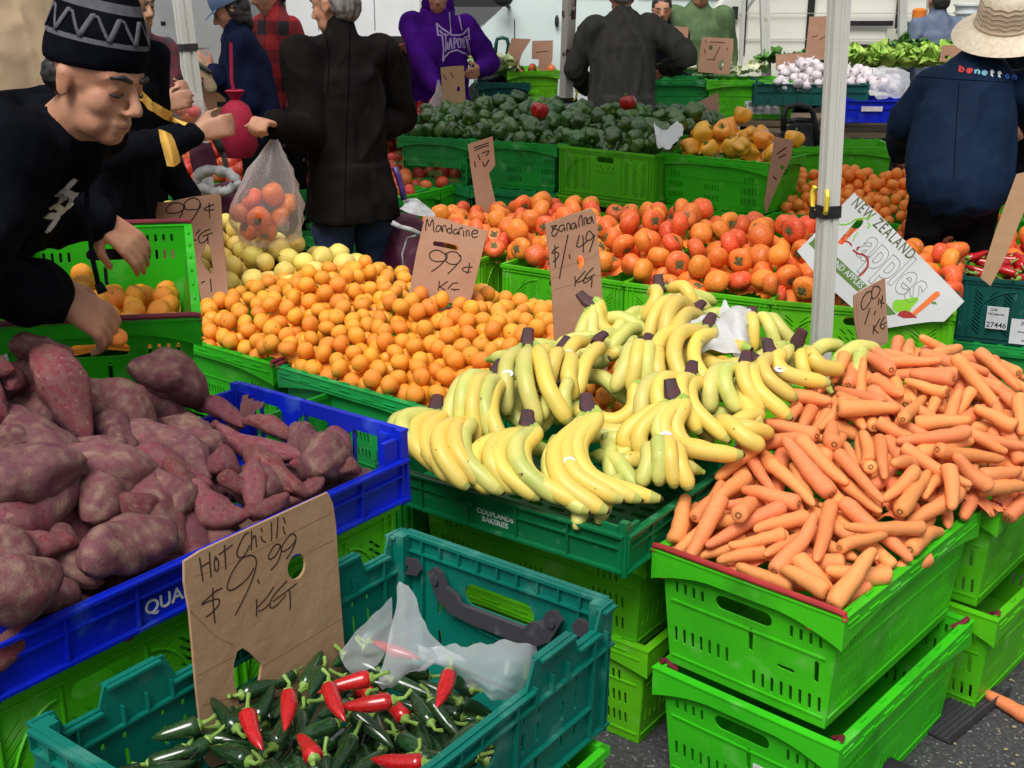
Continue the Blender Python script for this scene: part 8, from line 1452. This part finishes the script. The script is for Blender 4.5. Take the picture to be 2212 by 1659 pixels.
MB().tube([(.099*math.cos(q*.2618), .099*math.sin(q*.2618), .012) for q in range(25)], .007, 6, M=Mh2, cap=False).build('ribbon', mat('straw ribbon', (.55,.42,.27), .7), ho, smooth=180)
# ================================================================ vehicles behind the stalls
TRW = mat('pale grey truck paint', (.60,.63,.62), .5, .35, base2=(.54,.57,.56), vscale=3, speck=((.22,.20,.18), 12, .70, .76), wear=((.36,.35,.33), 2.2, .56, .8), bump=.08, bscale=20)
WHV = mat('white vehicle paint', (.90,.91,.92), .3, .5, base2=(.80,.81,.82), vscale=2)
CRV = mat('cream van paint', (.80,.80,.70), .28, .5, base2=(.76,.76,.66), vscale=2, coat=.4, speck=((.40,.38,.30), 10, .72, .80))
SLV = mat('silver green van paint', (.60,.69,.67), .3, .5, metal=.1, coat=.5, base2=(.56,.65,.63), vscale=1.5)
GLASS = mat('dark window glass', (.03,.035,.04), .08, .6); RUB = mat('black rubber', (.014,.014,.015), .75, .25); GAP = mat('dark panel gap', (.03,.03,.03), .8, .1)
WOOD = mat('worn wood', (.16,.115,.075), .8, .2, base2=(.11,.08,.055), vscale=6, stretch=(1,1,8)); DARKT = mat('dark tarpaulin', (.018,.018,.020), .8, .2, base2=(.03,.03,.032), vscale=4, bump=.3, bscale=20)
def prof_body(pr, y0, y1, m, name, parent, inset=.10, bev=.03):
    bm = bmesh.new(); zmin = min(p[1] for p in pr); zmax = max(p[1] for p in pr); yc = (y0+y1)/2
    rings = []
    for y, s in ((y0, 1), (y1, 1)):
        rings.append([bm.verts.new((x, y+(inset if y < yc else -inset)*max(0, (z-1.0)/(zmax-1.0)) if zmax > 1.0 else y, z)) for x, z in pr])
    n = len(pr); bm.faces.new(rings[0]); bm.faces.new(rings[1][::-1])
    for i in range(n): bm.faces.new((rings[0][(i+1)%n], rings[0][i], rings[1][i], rings[1][(i+1)%n]))
    bmesh.ops.bevel(bm, geom=[e for e in bm.edges], offset=bev, segments=3, affect='EDGES', profile=.6)
    bmesh.ops.recalc_face_normals(bm, faces=bm.faces)
    me = bpy.data.meshes.new(name); bm.to_mesh(me); bm.free(); me.materials.append(m); me.polygons.foreach_set('use_smooth', [True]*len(me.polygons)); me.set_sharp_from_angle(angle=R(40)); return link(name, me, parent)
def wheel(x, y, r, parent):
    M = Matrix.Translation((x, y, r)) @ Matrix.Rotation(math.pi/2, 4, 'X')
    w_ = MB().lathe([(r*.62,-.10),(r*.66,-.11),(r*.95,-.11),(r,-.08),(r,.08),(r*.95,.11),(r*.66,.11),(r*.62,.10),(r*.62,-.10)], 28, M=M).build('wheel', RUB, parent, smooth=50)
    MB().lathe([(0,.09),(r*.2,.10),(r*.22,.075),(r*.5,.07),(r*.60,.095),(r*.63,.10),(r*.63,-.10)], 24, M=M).build('rim', METAL, w_, smooth=40)
def arch(x, y, r, parent, m=None):
    M = Matrix.Translation((x, y, r*.86)) @ Matrix.Rotation(math.pi/2, 4, 'X'); MB().lathe([(0,.004),(r*1.22,.004),(r*1.22,-.01)], 32, M=M).build('wheel_arch', m or GAP, parent, smooth=0)
def side(parent, name, m, x0, z0, x1, z1, y, d=.006): return MB().box((x0,y-d,z0),(x1,y+.004,z1)).build(name, m, parent, smooth=0)
# ---- grey box truck, left
tx = at(482, 80, 7.6).x; t_ = thing('box_truck', (tx-3, 7.6, 0), 0, 'pale grey box truck with a scuffed side panel at the left behind the pole', 'truck')
MB().box((-3.0,0,1.03),(3.0,2.2,3.0)).build('cargo_box', TRW, t_)
for x in (-2.2,-1.0,.2,1.4,2.55): MB().box((x-.004,-.004,1.06),(x+.004,.001,2.98)).build('panel_seam', GAP, t_, smooth=0)
MB().box((-3.02,-.02,.98),(3.02,2.22,1.03)).build('bottom_rail', METAL, t_); MB().box((-2.9,.3,.62),(2.7,1.9,.98)).build('chassis', GAP, t_)
for x in (-1.7, 1.9):
    for y in (.22, 1.98): wheel(x, y, .40, t_)
for x, z in ((2.62,1.30),(2.80,1.62),(2.3,1.22),(2.72,1.15)): MB().box((x,-.003,z),(x+.03,.0,z+.025)).build('rivet', GAP, t_, smooth=0)
# ---- white truck, centre left
wx0, wx1 = at(590,40,11.6).x, at(915,40,11.6).x
w_ = thing('box_truck', ((wx0+wx1)/2, 11.6, 0), 0, 'brilliant white box truck far behind, between the black coat and the purple hoodie', 'truck'); hw = (wx1-wx0)/2
MB().box((-hw,0,1.10),(hw,2.1,3.2)).build('cargo_box', WHV, w_); MB().box((-hw-.02,-.02,1.04),(hw+.02,2.12,1.10)).build('bottom_rail', GAP, w_); MB().box((-hw+.1,.3,.6),(hw-.1,1.8,1.04)).build('chassis', GAP, w_)
for x in (-hw+.6, hw-.6):
    for y in (.2, 1.9): wheel(x, y, .42, w_)
for x in (-hw*.4, hw*.35): MB().box((x-.004,-.003,1.15),(x+.004,.001,3.15)).build('panel_seam', METAL, w_, smooth=0)
# ---- silver van
vx = at(930,60,12.1).x; s_ = thing('van', (vx+2.35, 12.1, 0), 0, 'silver green van facing left behind the purple hoodie and the grey coat', 'van')
pr = [(0,.32),(0,.78),(.12,1.00),(.50,1.16),(.62,1.22),(1.24,1.86),(1.55,1.95),(4.35,1.95),(4.62,1.66),(4.70,.9),(4.70,.34)]
pr = [(x-2.35, z) for x, z in pr]; prof_body(pr, 0, 1.7, SLV, 'body', s_)
for q, (x0,z0,x1,z1) in enumerate(((-1.16,1.44,-.42,1.84),(-.32,1.44,.85,1.84),(.95,1.44,2.1,1.84))):
    dd = .45 if q == 0 else 0; pts = [(x0+.02,z0),(x1,z0),(x1,z1),(x0+dd,z1)]
    MB().add([(x,.012+.10*(z-1)/.95-.012-.004,z) for x,z in pts]+[(x,.05+.10*(z-1)/.95,z) for x,z in pts], [(0,1,2,3),(0,1,5,4),(1,2,6,5),(2,3,7,6),(3,0,4,7)]).build('side_window', GLASS, s_, smooth=0)
MB().add([(-1.55,.14,1.46),(-1.55,1.56,1.46),(-1.16,1.52,1.845),(-1.16,.18,1.845)],[(0,1,2,3)]).build('windscreen', GLASS, s_, smooth=0)
for x in (-1.52,-.38,.90): side(s_, 'door_gap', GAP, x-.004, .45, x+.004, 1.24, .0, .001)
dh = at(1203,46,12.08); xh = dh.x-s_.location.x; MB().ell((xh,-.005,dh.z), (.022,.02,.062), n=12).build('door_handle', BLACKP, s_, smooth=180)
mr = at(1086,2,11.9); MB().ell((mr.x-s_.location.x,-.13,mr.z+.02), (.10,.05,.075), n=14).tube([(mr.x-s_.location.x+.02,-.10,mr.z-.02),(mr.x-s_.location.x+.06,.02,mr.z-.06)], .02, 8).build('mirror', BLACKP, s_, smooth=180)
wa = at(1085,160,12.1); arch(wa.x-s_.location.x, -.004, .36, s_); wheel(wa.x-s_.location.x, .10, .34, s_); arch(1.55, -.004, .36, s_); wheel(1.55, .10, .34, s_)
MB().ell((-2.28,.25,.80), (.06,.14,.10), n=12).build('headlight', mat('lamp glass', (.6,.62,.62), .15, .6), s_, smooth=180)
# ---- cream van
cx0 = at(1495,60,10.05).x; c_ = thing('van', (cx0+2.6, 10.05, 0), 0, 'cream white van with black trim strips behind the garlic and lettuce', 'van')
pr = [(0,.45),(0,.95),(.10,1.15),(.45,1.30),(.95,2.05),(1.25,2.15),(5.0,2.15),(5.2,1.9),(5.25,.5)]; pr = [(x-2.6,z) for x,z in pr]; prof_body(pr, 0, 1.8, CRV, 'body', c_)
def cs(name, m, u0, v0, u1, v1, d=.006):
    a, b = at(u0,v0,10.03), at(u1,v1,10.03); side(c_, name, m, a.x-c_.location.x, min(a.z,b.z), b.x-c_.location.x, max(a.z,b.z), 0, d)
cs('door_handle', GAP, 1583, 14, 1594, 42, .012); cs('trim_strip', BLACKP, 1828, 45, 1930, 56, .012); cs('trim_strip', BLACKP, 1848, 96, 1950, 108, .012); cs('trim_strip', BLACKP, 1960, 48, 2060, 57, .012)
for u in (1608, 1752, 1800, 1946): cs('door_gap', GAP, u, -60, u+1.2, 118, .002)
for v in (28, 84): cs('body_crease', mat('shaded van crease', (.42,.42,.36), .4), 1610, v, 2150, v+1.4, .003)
cs('fuel_flap', mat('fuel flap', (.58,.58,.50), .4), 1918, 62, 1950, 92, .004)
for u in (1792, 2300): q = at(u,150,10.05); arch(q.x-c_.location.x, -.006, .40, c_); wheel(q.x-c_.location.x, .10, .36, c_)
for q, (u0,u1) in enumerate(((1560,1740),(1760,1945),(1960,2200))): 
    a, b = at(u0,-120,10.03), at(u1,-30,10.03); MB().box((a.x-c_.location.x,-.006,min(a.z,b.z)),(b.x-c_.location.x,.08,min(2.05,max(a.z,b.z)))).build('side_window', GLASS, c_, smooth=0)
# ================================================================ far stalls
def table(name, x0, x1, y0, y1, z, label):
    r = thing('trestle_table', ((x0+x1)/2, (y0+y1)/2, 0), 0, label, 'table'); w, d = (x1-x0)/2, (y1-y0)/2
    MB().box((-w,-d,z-.03),(w,d,z)).build('table_top', WOOD, r)
    for sx in (-1, 1):
        for sy in (-1, 1): MB().tube([(sx*(w-.12),sy*(d-.06),0),(sx*(w-.18),sy*(d-.12),z-.03)], .022, 6).build('leg', WOOD, r, smooth=0)
        MB().box((sx*(w-.16)-.015,-d+.1,.32),(sx*(w-.16)+.015,d-.1,.36)).build('brace', WOOD, r)
    return r
table('t', at(1030,150,9).x, at(1215,150,9).x+.05, 8.75, 9.45, .70, 'trestle table carrying the crates in front of the silver van')
table('t', at(1395,150,8.1).x, at(1690,150,8.1).x, 7.75, 8.55, .70, 'trestle table under the green crates with the two big price signs')
table('t', at(1640,200,7.9).x, at(2050,200,7.9).x, 7.45, 8.75, .66, 'worn wooden table under the garlic and lettuce')
P_ = at(1095,147,8.8); put_front(vented_crate(G_LIME, bars=None, L=.4, W=.6), (P_.x, P_.y), 6, .70, .4, .6, 'lime green crate with a white label on the table before the silver van', 'crate', anchor='left')
cq = bpy.data.objects[-1] if 0 else None
P_ = at(1040,172,8.8); put_front(vented_crate(D_TEAL, bars=None, L=.4), (P_.x-.04, P_.y-.03), 4, .62, .4, .4, 'dark teal crate of celery behind the purple hoodie', 'crate', anchor='left')
leafy('celery', at(1070,165,8.95), (.12,.10,.05), 34, mat('celery stalk', (.42,.55,.20), .5, .3, base2=(.60,.68,.38), vscale=20), 'pale green celery standing in the dark teal crate', 'celery', .17, 1.0)
P_ = at(1412,163,7.95); ga = put_front(vented_crate(G_EMER, bars=None), (P_.x-.12, P_.y), -2, .70, .5, .4, 'emerald crate half hidden by the grey coat, on the back table', 'crate', anchor='left')
P_ = at(1527,166,7.9); gb2 = put_front(vented_crate(G_LIME, bars=None), (P_.x, P_.y), -3, .70, .6, .4, 'lime green crate with a white barcode label on the back table', 'crate', anchor='left')
label_on(gb2, 0, .6, .4, .25, .08, .075, .24, .085, [('B','',-.05,.02,.09,.03),('T','NZ 6 1.5',-.03,-.02,.018),('T','47',.08,-.01,.022)])
P_ = at(1630,196,7.75); put_front(tray(D_TEAL, .72, .40, .14, .14, win_short=True), (P_.x, P_.y), -6, .80, .72, .40, 'dark teal tray with big openings holding the left half of the garlic', 'tray', anchor='left')
P_ = at(1825,218,7.45); bt = put_front(tray(BLUE, .60, .40, .14, .14, win_short=True), (P_.x, P_.y), -2, .72, .60, .40, 'bright blue tray holding the right half of the garlic', 'tray', anchor='left')
for cr2, Lw in ((bt, .60),): label_on(cr2, 0, Lw, .40, .14, -.13, .09, .13, .03, [], ti=.008, bi=.010, out=.013, name='opening', m=GARLIC); label_on(cr2, 0, Lw, .40, .14, .12, .09, .13, .03, [], ti=.008, bi=.010, out=.013, name='opening', m=GARLIC)
P_ = at(1440,250,7.2); MB_ = MB().box((-.9,-.3,0),(.9,.3,.62)); 
leafy('lettuce', at(1860,150,8.5), (.16,.12,.05), 60, LEAF, 'curly pale green lettuces beside the white pole', 'lettuce', .13, .9)
leafy('lettuce', at(1945,148,8.5), (.20,.12,.05), 70, LEAF, 'curly lettuces behind the clear bag of garlic', 'lettuce', .14, .9)
leafy('lettuce', at(2020,142,8.5), (.12,.12,.05), 40, LEAF, 'lettuces beside the straw hat brim', 'lettuce', .13, .9)
leafy('leafy_greens', at(2000,118,8.9), (.22,.12,.04), 60, DLEAF, 'dark leafy greens in front of the brown crate', 'greens', .10, .9)
leafy('leafy_greens', at(1560,160,8.2), (.3,.1,.02), 36, mat('pale celery leaf', (.45,.52,.25), .5, .3, base2=(.62,.64,.48), vscale=20), 'pale stalks of greens in the lime crate on the back table', 'greens', .08, .6)
leafy('leafy_greens', at(1740,138,9.2), (.35,.1,.02), 30, DLEAF, 'dark greens behind the thin white pole', 'greens', .12, .6)
put_front(vented_crate(mat('olive brown plastic', (.13,.13,.05), .5, .3), bars=None), (at(1972,88,9.3).x, 9.3), -2, .90, .6, .4, 'olive brown crate of greens behind the lettuces', 'crate', anchor='left')
table('t', at(1960,120,9.3).x, at(2120,120,9.3).x+.3, 9.2, 9.8, .90, 'table carrying the olive crate and white buckets')
leafy('leafy_greens', at(2010,78,9.5), (.22,.10,.03), 40, mat('bluish greens', (.07,.15,.11), .5, .3, base2=(.12,.22,.16), vscale=20), 'bluish greens piled in the olive brown crate', 'greens', .08, .8)
for i in range(3):
    b = thing('bucket', at(2090, 62-17*i, 9.6), 0, ['bottom white plastic tub of the stack behind the straw hat', 'middle white plastic tub of the stack behind the straw hat', 'top white plastic tub with a lid behind the straw hat'][i], 'tub', 'white tubs')
    MB().lathe([(0,-.02),(.085,-.02),(.10,.055),(.106,.058),(.106,.070),(0,.070)], 24).build('body', WHITE, b); MB().lathe([(.108,.050),(.112,.052),(.112,.064),(.104,.066)], 24).build('rim', WPRINT, b)
b = thing('container', at(1979,92,9.25), 0, 'red container with an orange lid beside the denim clothes', 'container'); MB().lathe([(0,0),(.045,0),(.048,.13),(.03,.15),(0,.15)], 18).build('body', RED, b); MB().lathe([(.035,.16),(.05,.165),(.05,.235),(.03,.25),(0,.25)], 18).build('lid', mat('orange lid', (.75,.20,.02), .5), b)
# cucumbers / red things in the lime crates
for i, (u,v,Y) in enumerate(((1175,145,8.95),(1190,150,8.9),(1120,158,8.85),(1150,148,9.0))):
    me = tp[0]; o = link('tomato', me[0], None, at(u,v,Y), rot_rand()); o.scale = (.038,)*3; tag(o, 'tomato in the lime green crate before the silver van', 'tomato', 'tomatoes before the silver van'); link('stem', me[2][1], o)
# red crates
REDC = mat('red plastic', (.50,.035,.028), .45, .35, base2=(.40,.03,.025), vscale=8)
for i in range(5):
    p = at(868, 150, 7.4); put(vented_crate(REDC, name='produce_crate', bars=None, H=.16), p.x-.36+.012*i, 7.5, .42+.165*i-.05, -20+3*i, 'red crate, %s of the red stack left of the purple hoodie' % ['lowest', 'second', 'middle', 'fourth', 'top'][i], 'crate', 'red crates in the stack')
put(vented_crate(G_EMER, bars=None), at(868,150,7.4).x-.34, 7.5, .0, -20, 'green crate on the ground below the red stack', 'crate'); put(vented_crate(G_EMER, bars=None), at(868,150,7.4).x-.34, 7.5, .20, -20, 'green crate carrying the red stack', 'crate')
# crates behind the tomatoes
put(vented_crate(G_EMER, bars=None), at(463,260,7.9).x, 7.9, .50, -10, 'emerald crate behind the pole and the navy jacket', 'crate'); put(vented_crate(G_EMER, bars=None), at(463,260,7.9).x, 7.9, .25, -10, 'second crate down behind the pole and the navy jacket', 'crate'); put(vented_crate(G_EMER, bars=None), at(463,260,7.9).x, 7.9, 0, -10, 'crate on the ground behind the pole and the navy jacket', 'crate')
for k, (u,v,Y,sx,sz,lab) in enumerate(((490,215,7.5,.46,.30,'cardboard carton standing on the emerald crate behind the left pole'), (500,150,7.9,.36,.30,'upper cardboard carton behind the navy jacket'))):
    p = at(u,v,Y); r = thing('carton', p, R(8), lab, 'carton'); MB().box((-sx/2,-.15,-sz/2),(sx/2,.15,sz/2)).build('box', CARD, r); MB().box((-sx/2,-.29,sz/2-.003),(sx/2,-.151,sz/2)).build('flap', CARD, r); MB().box((-sx*.1,-.152,-.03),(sx*.1,-.15,.0)).build('hand_hole', GAP, r, smooth=0)
p = at(440,165,5.75); r = thing('purse', p, 0, 'tan folded purse held by the person in the navy jacket', 'purse'); MB().cap((-.02,0,.05),(.03,0,-.05),.035,.03,12,(0,1,0),.5).build('pouch', BEIGE, r, smooth=180); MB().cap((-.015,-.02,.055),(.04,-.02,.02),.012,.010,8).build('flap', BLACKP, r, smooth=180)
# ================================================================ shopping trolleys
WINE = mat('wine red nylon', (.085,.010,.035), .6, .3, base2=(.07,.008,.03), vscale=10, bump=.4, bscale=40); GTUBE = mat('grey tube', (.10,.105,.11), .4, .5, metal=.4); FUR = mat('grey fleece lining', (.26,.26,.26), .95, .2, base2=(.40,.40,.41), vscale=30, bump=1, bscale=60)
def furr(pts):
    q = smooth_line3(pts, 5); return MB().tube([p+Vector((rnd.uniform(-1,1), rnd.uniform(-1,1), rnd.uniform(-1,1)))*.003 for p in q], [rnd.uniform(.018,.025) for p in q], 9)
def trolley_bag(c, w, d, h, yaw, label, name='shopping_trolley', m=None):
    r = thing(name, c, R(yaw), label, 'trolley'); b = MB(); b.cap((0,0,.10),(0,0,h-.05), w/2*.95, w/2, 20, (0,1,0), d/w); bag = remesh(b, 'bag', m or WINE, .012, 4, r, disp=wrinkle(.010, 8)); return r
c = at(500, 520, 5.0); c.z = 0
tr = trolley_bag(c, .36, .28, .60, -25, 'wine red shopping trolley with a fleece lined opening, by the 99 cent card')
q = MB(); 
tr_M = Matrix.Translation(-Vector(tr.location)); Ri = Matrix.Rotation(-R(-25), 4, 'Z')
def tl(pts, Y): return [tuple(Ri @ (at(u, v, Y)-Vector(tr.location))) for u, v in zA(pts)]
q.tube(tl([(1255,960),(1235,870),(1205,800),(1160,715),(1110,700),(1040,730),(985,770),(985,850),(1010,930),(1030,1050),(1035,1250)], 4.78), .011, 8).build('handle', GTUBE, tr, smooth=180)
MB().tube(tl([(1225,840),(1200,790),(1165,725),(1115,702)], 4.77), .016, 8).build('grip', BLACKP, tr, smooth=180)
furr(tl([(1075,985),(1130,945),(1210,940),(1275,965),(1305,1010),(1260,1050),(1180,1055),(1100,1025),(1075,985)], 4.78)).build('lining', FUR, tr, smooth=180)
fl_ = MB(); fl_.grid(sheet([[Vector(p) for p in tl([(1040,800),(1110,790),(1165,788)], 4.85)], [Vector(p) for p in tl([(1045,870),(1120,870),(1190,865)], 4.82)], [Vector(p) for p in tl([(1060,950),(1130,955),(1200,945)], 4.80)]], .003, 12, 2)); fl_.build('flap', WINE, tr, smooth=180)
for s in (-1, 1): MB().lathe([(0,-.015),(.06,-.015),(.07,0),(.06,.015),(0,.015)], 18, M=Matrix.Translation((s*.16,.10,.07)) @ Matrix.Rotation(math.pi/2, 4, 'Y')).build('wheel', RUB, tr)
c = at(868, 560, 4.6); c.z = 0
t2 = trolley_bag(c, .40, .30, .52, -35, 'wine red shopping trolley with a grey flap right of the black coat')
Ri = Matrix.Rotation(-R(-35), 4, 'Z')
def tl2(pts, Y): return [tuple(Ri @ (at(u, v, Y)-Vector(t2.location))) for u, v in r2(pts)]
MB().tube(tl2([(330,920),(350,970),(370,1040),(385,1100)], 4.45), .012, 8).build('handle', mat('purple tube', (.05,.02,.12), .4), t2, smooth=180)
f2 = MB(); f2.grid(sheet([[Vector(p) for p in tl2([(370,1105),(440,1095),(500,1130)], 4.5)], [Vector(p) for p in tl2([(385,1130),(450,1140),(555,1190)], 4.42)], [Vector(p) for p in tl2([(360,1150),(440,1185),(500,1200)], 4.38)]], .004, 12, 3)); f2.build('flap', FUR, t2, smooth=180)
MB().tube(tl2([(315,1225),(360,1250),(420,1265),(470,1290)], 4.30), .010, 6).build('lining', FUR, t2, smooth=180); MB().tube(tl2([(480,1290),(400,1310),(372,1400),(385,1530)], 4.33), .004, 5).build('piping', FUR, t2, smooth=180)
for s in (-1, 1): MB().lathe([(0,-.015),(.06,-.015),(.07,0),(.06,.015),(0,.015)], 18, M=Matrix.Translation((s*.18,.10,.07)) @ Matrix.Rotation(math.pi/2, 4, 'Y')).build('wheel', RUB, t2)
c = at(1728, 330, 6.7); c.z = 0; t3 = trolley_bag(c, .30, .22, .70, 0, 'black trolley with a rounded handle behind the yellow peppers', m=DARKT)
def tl3(pts, Y, T): return [tuple(at(u, v, Y)-Vector(T.location)) for u, v in pts]
MB().tube(tl3(r3([(885,720),(890,640),(905,590),(960,578),(1020,590),(1050,620),(1065,700),(1070,800)]), 6.6, t3), .016, 8).build('handle', BLACKP, t3, smooth=180); MB().tube(tl3(r3([(890,672),(960,660),(1060,665)]), 6.6, t3), .014, 8).build('crossbar', BLACKP, t3, smooth=180)
for s in (-1, 1): MB().lathe([(0,-.015),(.05,-.015),(.06,0),(.05,.015),(0,.015)], 16, M=Matrix.Translation((s*.13,.08,.06)) @ Matrix.Rotation(math.pi/2, 4, 'Y')).build('wheel', RUB, t3)
c = at(1082, 150, 9.1); c.z = 0; t4 = trolley_bag(c, .30, .22, .8, 0, 'trolley with a small dark handle before the silver van', m=DARKT)
MB().tube(tl3(r2([(880,330),(890,240),(895,215),(925,207),(950,215),(958,250),(950,300)]), 9.0, t4), .014, 8).build('handle', D_TEAL, t4, smooth=180)
# ================================================================ bits on the asphalt
p0, p1 = on(2012,1592,.0), on(2140,1488,.0); d = (p1-p0); L = d.length; r = thing('plastic_strip', (p0+p1)/2, math.atan2(d.y, d.x), 'black ribbed plastic offcut lying on the asphalt beside the loose carrot', 'plastic strip')
mb = MB().box((-L/2,-.042,.004),(L/2,.042,.010)); [mb.box((-L/2,y-.0012,.0102),(L/2,y+.0012,.0135)) for y in (-.036,-.024,-.012,0,.012,.024,.036)]; mb.box((-L/2,-.045,.010),(L/2,-.0425,.030)); mb.build('channel', DKGREY, r)
mb = MB(); 
p = on(1925,1648,.05); tag(MB().cap((p.x-.03,p.y+.02,.03),(p.x+.05,p.y-.05,.03),.03,.028,14).build('bag_scrap', DARKT, smooth=180), 'scrap of black plastic on the asphalt by the front carrot stack', 'plastic scrap')
rs = random.Random(4); 
for i in range(26):
    u, v = rs.uniform(1980,2212), rs.uniform(1450,1659); q = on(u, v, .003); tag(MB().ell((0,0,0), (rs.uniform(.002,.006),rs.uniform(.002,.005),.002), n=8).build('leaf_scrap', mat('dry leaf scrap', (.30,.24,.13), .8), loc=q), 'tiny dry scrap lying on the asphalt near the loose carrot', 'scrap', 'scraps on the asphalt')
# ================================================================ red chillies at the right edge, oranges, labels
Mq = Vector((1.668,4.246,0)); aq = Vector((math.cos(R(-24)), math.sin(R(-24)), 0)); nq = Vector((-aq.y, aq.x, 0))
for i in range(70):
    s, t = rnd.uniform(.04,.55), rnd.uniform(.03,.36); p = Mq+aq*s+nq*t; me = cr[i % 4]; o = link('chilli', me[0], None, (p.x,p.y,.47+rnd.uniform(0,.035)+.04*math.sin(3.1*t/.4)), Euler((rnd.uniform(0,6),rnd.uniform(-.3,.3),rnd.uniform(0,6)))); o.scale = (.11,.10,.10)
    tag(o, 'dark red chilli in the dark teal crate at the right edge', 'chilli', 'red chillies at the right edge'); link('stem', me[1], o)
tag(MB().grid([[tuple(Mq+aq*(.02+.56*i/6)+nq*(.02+.36*j/5)+Vector((0,0,.46+.012*math.sin(i*3+j*5)))) for j in range(6)] for i in range(7)]).build('chillies', RCHI, smooth=180), 'buried red chillies in the right edge crate', 'chilli', None, 'stuff')
dt = [o for o in bpy.data.objects if o.get('label', '').startswith('dark teal folding crate')][0]
label_on(dt, 0, .6, .4, .25, -.16, .105, .075, .085, [('T','27446',0,-.028,.028),('T','Chilli',-.015,.030,.012),('T','NZ Jalapeno',-.004,.014,.011)], ti=.008, bi=.008, out=.010)
label_on(dt, 0, .6, .4, .25, -.01, .062, .20, .095, [('T','Jalapeno  Chillies',0,.034,.019),('T','SIZE',.04,.010,.013),('T','10kg',.05,-.010,.016),('T','Produce of New Zealand',.0,-.034,.011),('T','grown fresh',-.05,.0,.010)], ti=.008, bi=.008, out=.0112)
dl = [o for o in bpy.data.objects if o.get('label', '').startswith('bright green vented crate directly')][0]
label_on(dl, 3, .6, .4, .25, .06, .100, .075, .050, [('T','Oct',-.020,.012,.018),('B','',.012,.010,.024,.022),('T','KP 60 H',-.005,-.014,.010)])
label_on(dl, 3, .6, .4, .25, .125, .088, .050, .044, [('B','',0,.008,.036,.020),('T','1034',0,-.012,.010)])
for i in range(16):
    o = link('orange', fp[0][0], None, (2.28+.10*(i % 5)+rnd.uniform(-.01,.01), 5.0+.10*(i//5)-.04*(i % 5), .58+rnd.uniform(0,.04)), rot_rand()); o.scale = (.045,)*3; tag(o, 'orange in the crate at the right edge behind the leaning board', 'orange', 'oranges at the right edge')

# ================================================================ unseen gazebo roof on the poles, and a second added to shade people
ROOF = mat('white canopy cloth', (.62,.63,.65), .8, .2)
rn = ROOF.node_tree.nodes; tl_ = rn.new('ShaderNodeBsdfTranslucent'); tl_.inputs[0].default_value = (.90,.91,.93,1); ms_ = rn.new('ShaderNodeMixShader'); ms_.inputs[0].default_value = .75
ROOF.node_tree.links.new(rn['Principled BSDF'].outputs[0], ms_.inputs[1]); ROOF.node_tree.links.new(tl_.outputs[0], ms_.inputs[2]); ROOF.node_tree.links.new(ms_.outputs[0], rn['Material Output'].inputs[0])
for cn, lab in ((((.92,3.30),(2.85,5.55),(.42,7.48),(-1.55,5.25)), 'white gazebo roof above the persimmons and peppers, out of the picture'), (((-1.62,5.30),(.36,7.52),(-2.0,9.5),(-4.0,7.3)), 'white gazebo roof above the tomatoes, out of the picture, added to shade people')):
    cx_, cy_ = sum(p[0] for p in cn)/4, sum(p[1] for p in cn)/4; r = thing('gazebo_roof', (cx_,cy_,2.35), 0, lab, 'gazebo roof'); mb = MB(); ap_ = (0,0,.85); q = [(x-cx_,y-cy_,0) for x,y in cn]
    for i in range(4):
        a, b = Vector(q[i]), Vector(q[(i+1)%4]); rows = []
        for k in range(6):
            t = k/5; A_, B_2 = a.lerp(Vector(ap_), t), b.lerp(Vector(ap_), t); rows.append([A_.lerp(B_2, j/8)-Vector((0,0,.10*math.sin(math.pi*t)*(1-.3*abs(j/4-1))*(1-t))) for j in range(9)])
        mb.grid(rows); mb.grid([[a.lerp(b, j/8) for j in range(9)], [a.lerp(b, j/8)-Vector((0,0,.22+.02*(j % 2))) for j in range(9)]])
    mb.build('canopy', ROOF, r, smooth=60)
    for i in range(4): MB().tube([q[i], q[(i+1)%4]], .016, 6).build('rail', METAL, r)
# ================================================================ a place for each piece of a heap in its label: height band, then order from the left
def ordinal(n):
    w = {1:'first',2:'second',3:'third',4:'fourth',5:'fifth',6:'sixth',7:'seventh',8:'eighth',9:'ninth',10:'tenth'}
    return w[n] if n in w else '%d%s' % (n, 'th' if 10 < n % 100 < 20 else {1:'st',2:'nd',3:'rd'}.get(n % 10, 'th'))
def place_labels(group, what, band):
    its = [(o, *PRJ(o.location)) for o in bpy.data.objects if o.parent is None and o.get('group') == group]
    its.sort(key=lambda a: a[2]); rows = []
    for it in its:
        if rows and it[2]-rows[-1][0][2] < band: rows[-1].append(it)
        else: rows.append([it])
    for r, row in enumerate(rows):
        for i, (o, u, v) in enumerate(sorted(row, key=lambda a: a[1])):
            o['label'] = '%s, %s from the left in the %s band from the top' % (what, ordinal(i+1), ordinal(r+1))
bpy.context.view_layer.update()
for g_n, wh_, bd in (('mandarins in the big heap','mandarin in the big heap',24), ('persimmons in the long heap','persimmon in the long heap',30), ('carrots in the heap','carrot in the heap',26), ('green bell peppers','green pepper in its heap',20),
                     ('yellow bell peppers','yellow pepper in its crate',26), ('red bell peppers','dark red pepper by hoodie',22), ('green chillies','green chilli in the crate',28), ('red chillies','red chilli in the crate',60), ('garlic bulbs','garlic bulb in the heap',16),
                     ('lemons in the pile','lemon in the pale pile',24), ('tomatoes behind the black coat','tomato in the back heap',18), ('mandarins in the tipped crate','mandarin in the tipped crate',24), ('persimmons right of the apples panel','persimmon right of the panel',26), ('red chillies at the right edge','red chilli at right edge',20), ('oranges at the right edge','orange at the right edge',14), ('tomatoes before the silver van','tomato before the silver van',20), ('tomatoes in the small bag','tomato in the small bag',12), ('persimmons in the hanging bag','persimmon in the hanging bag',20)):
    place_labels(g_n, wh_, bd)
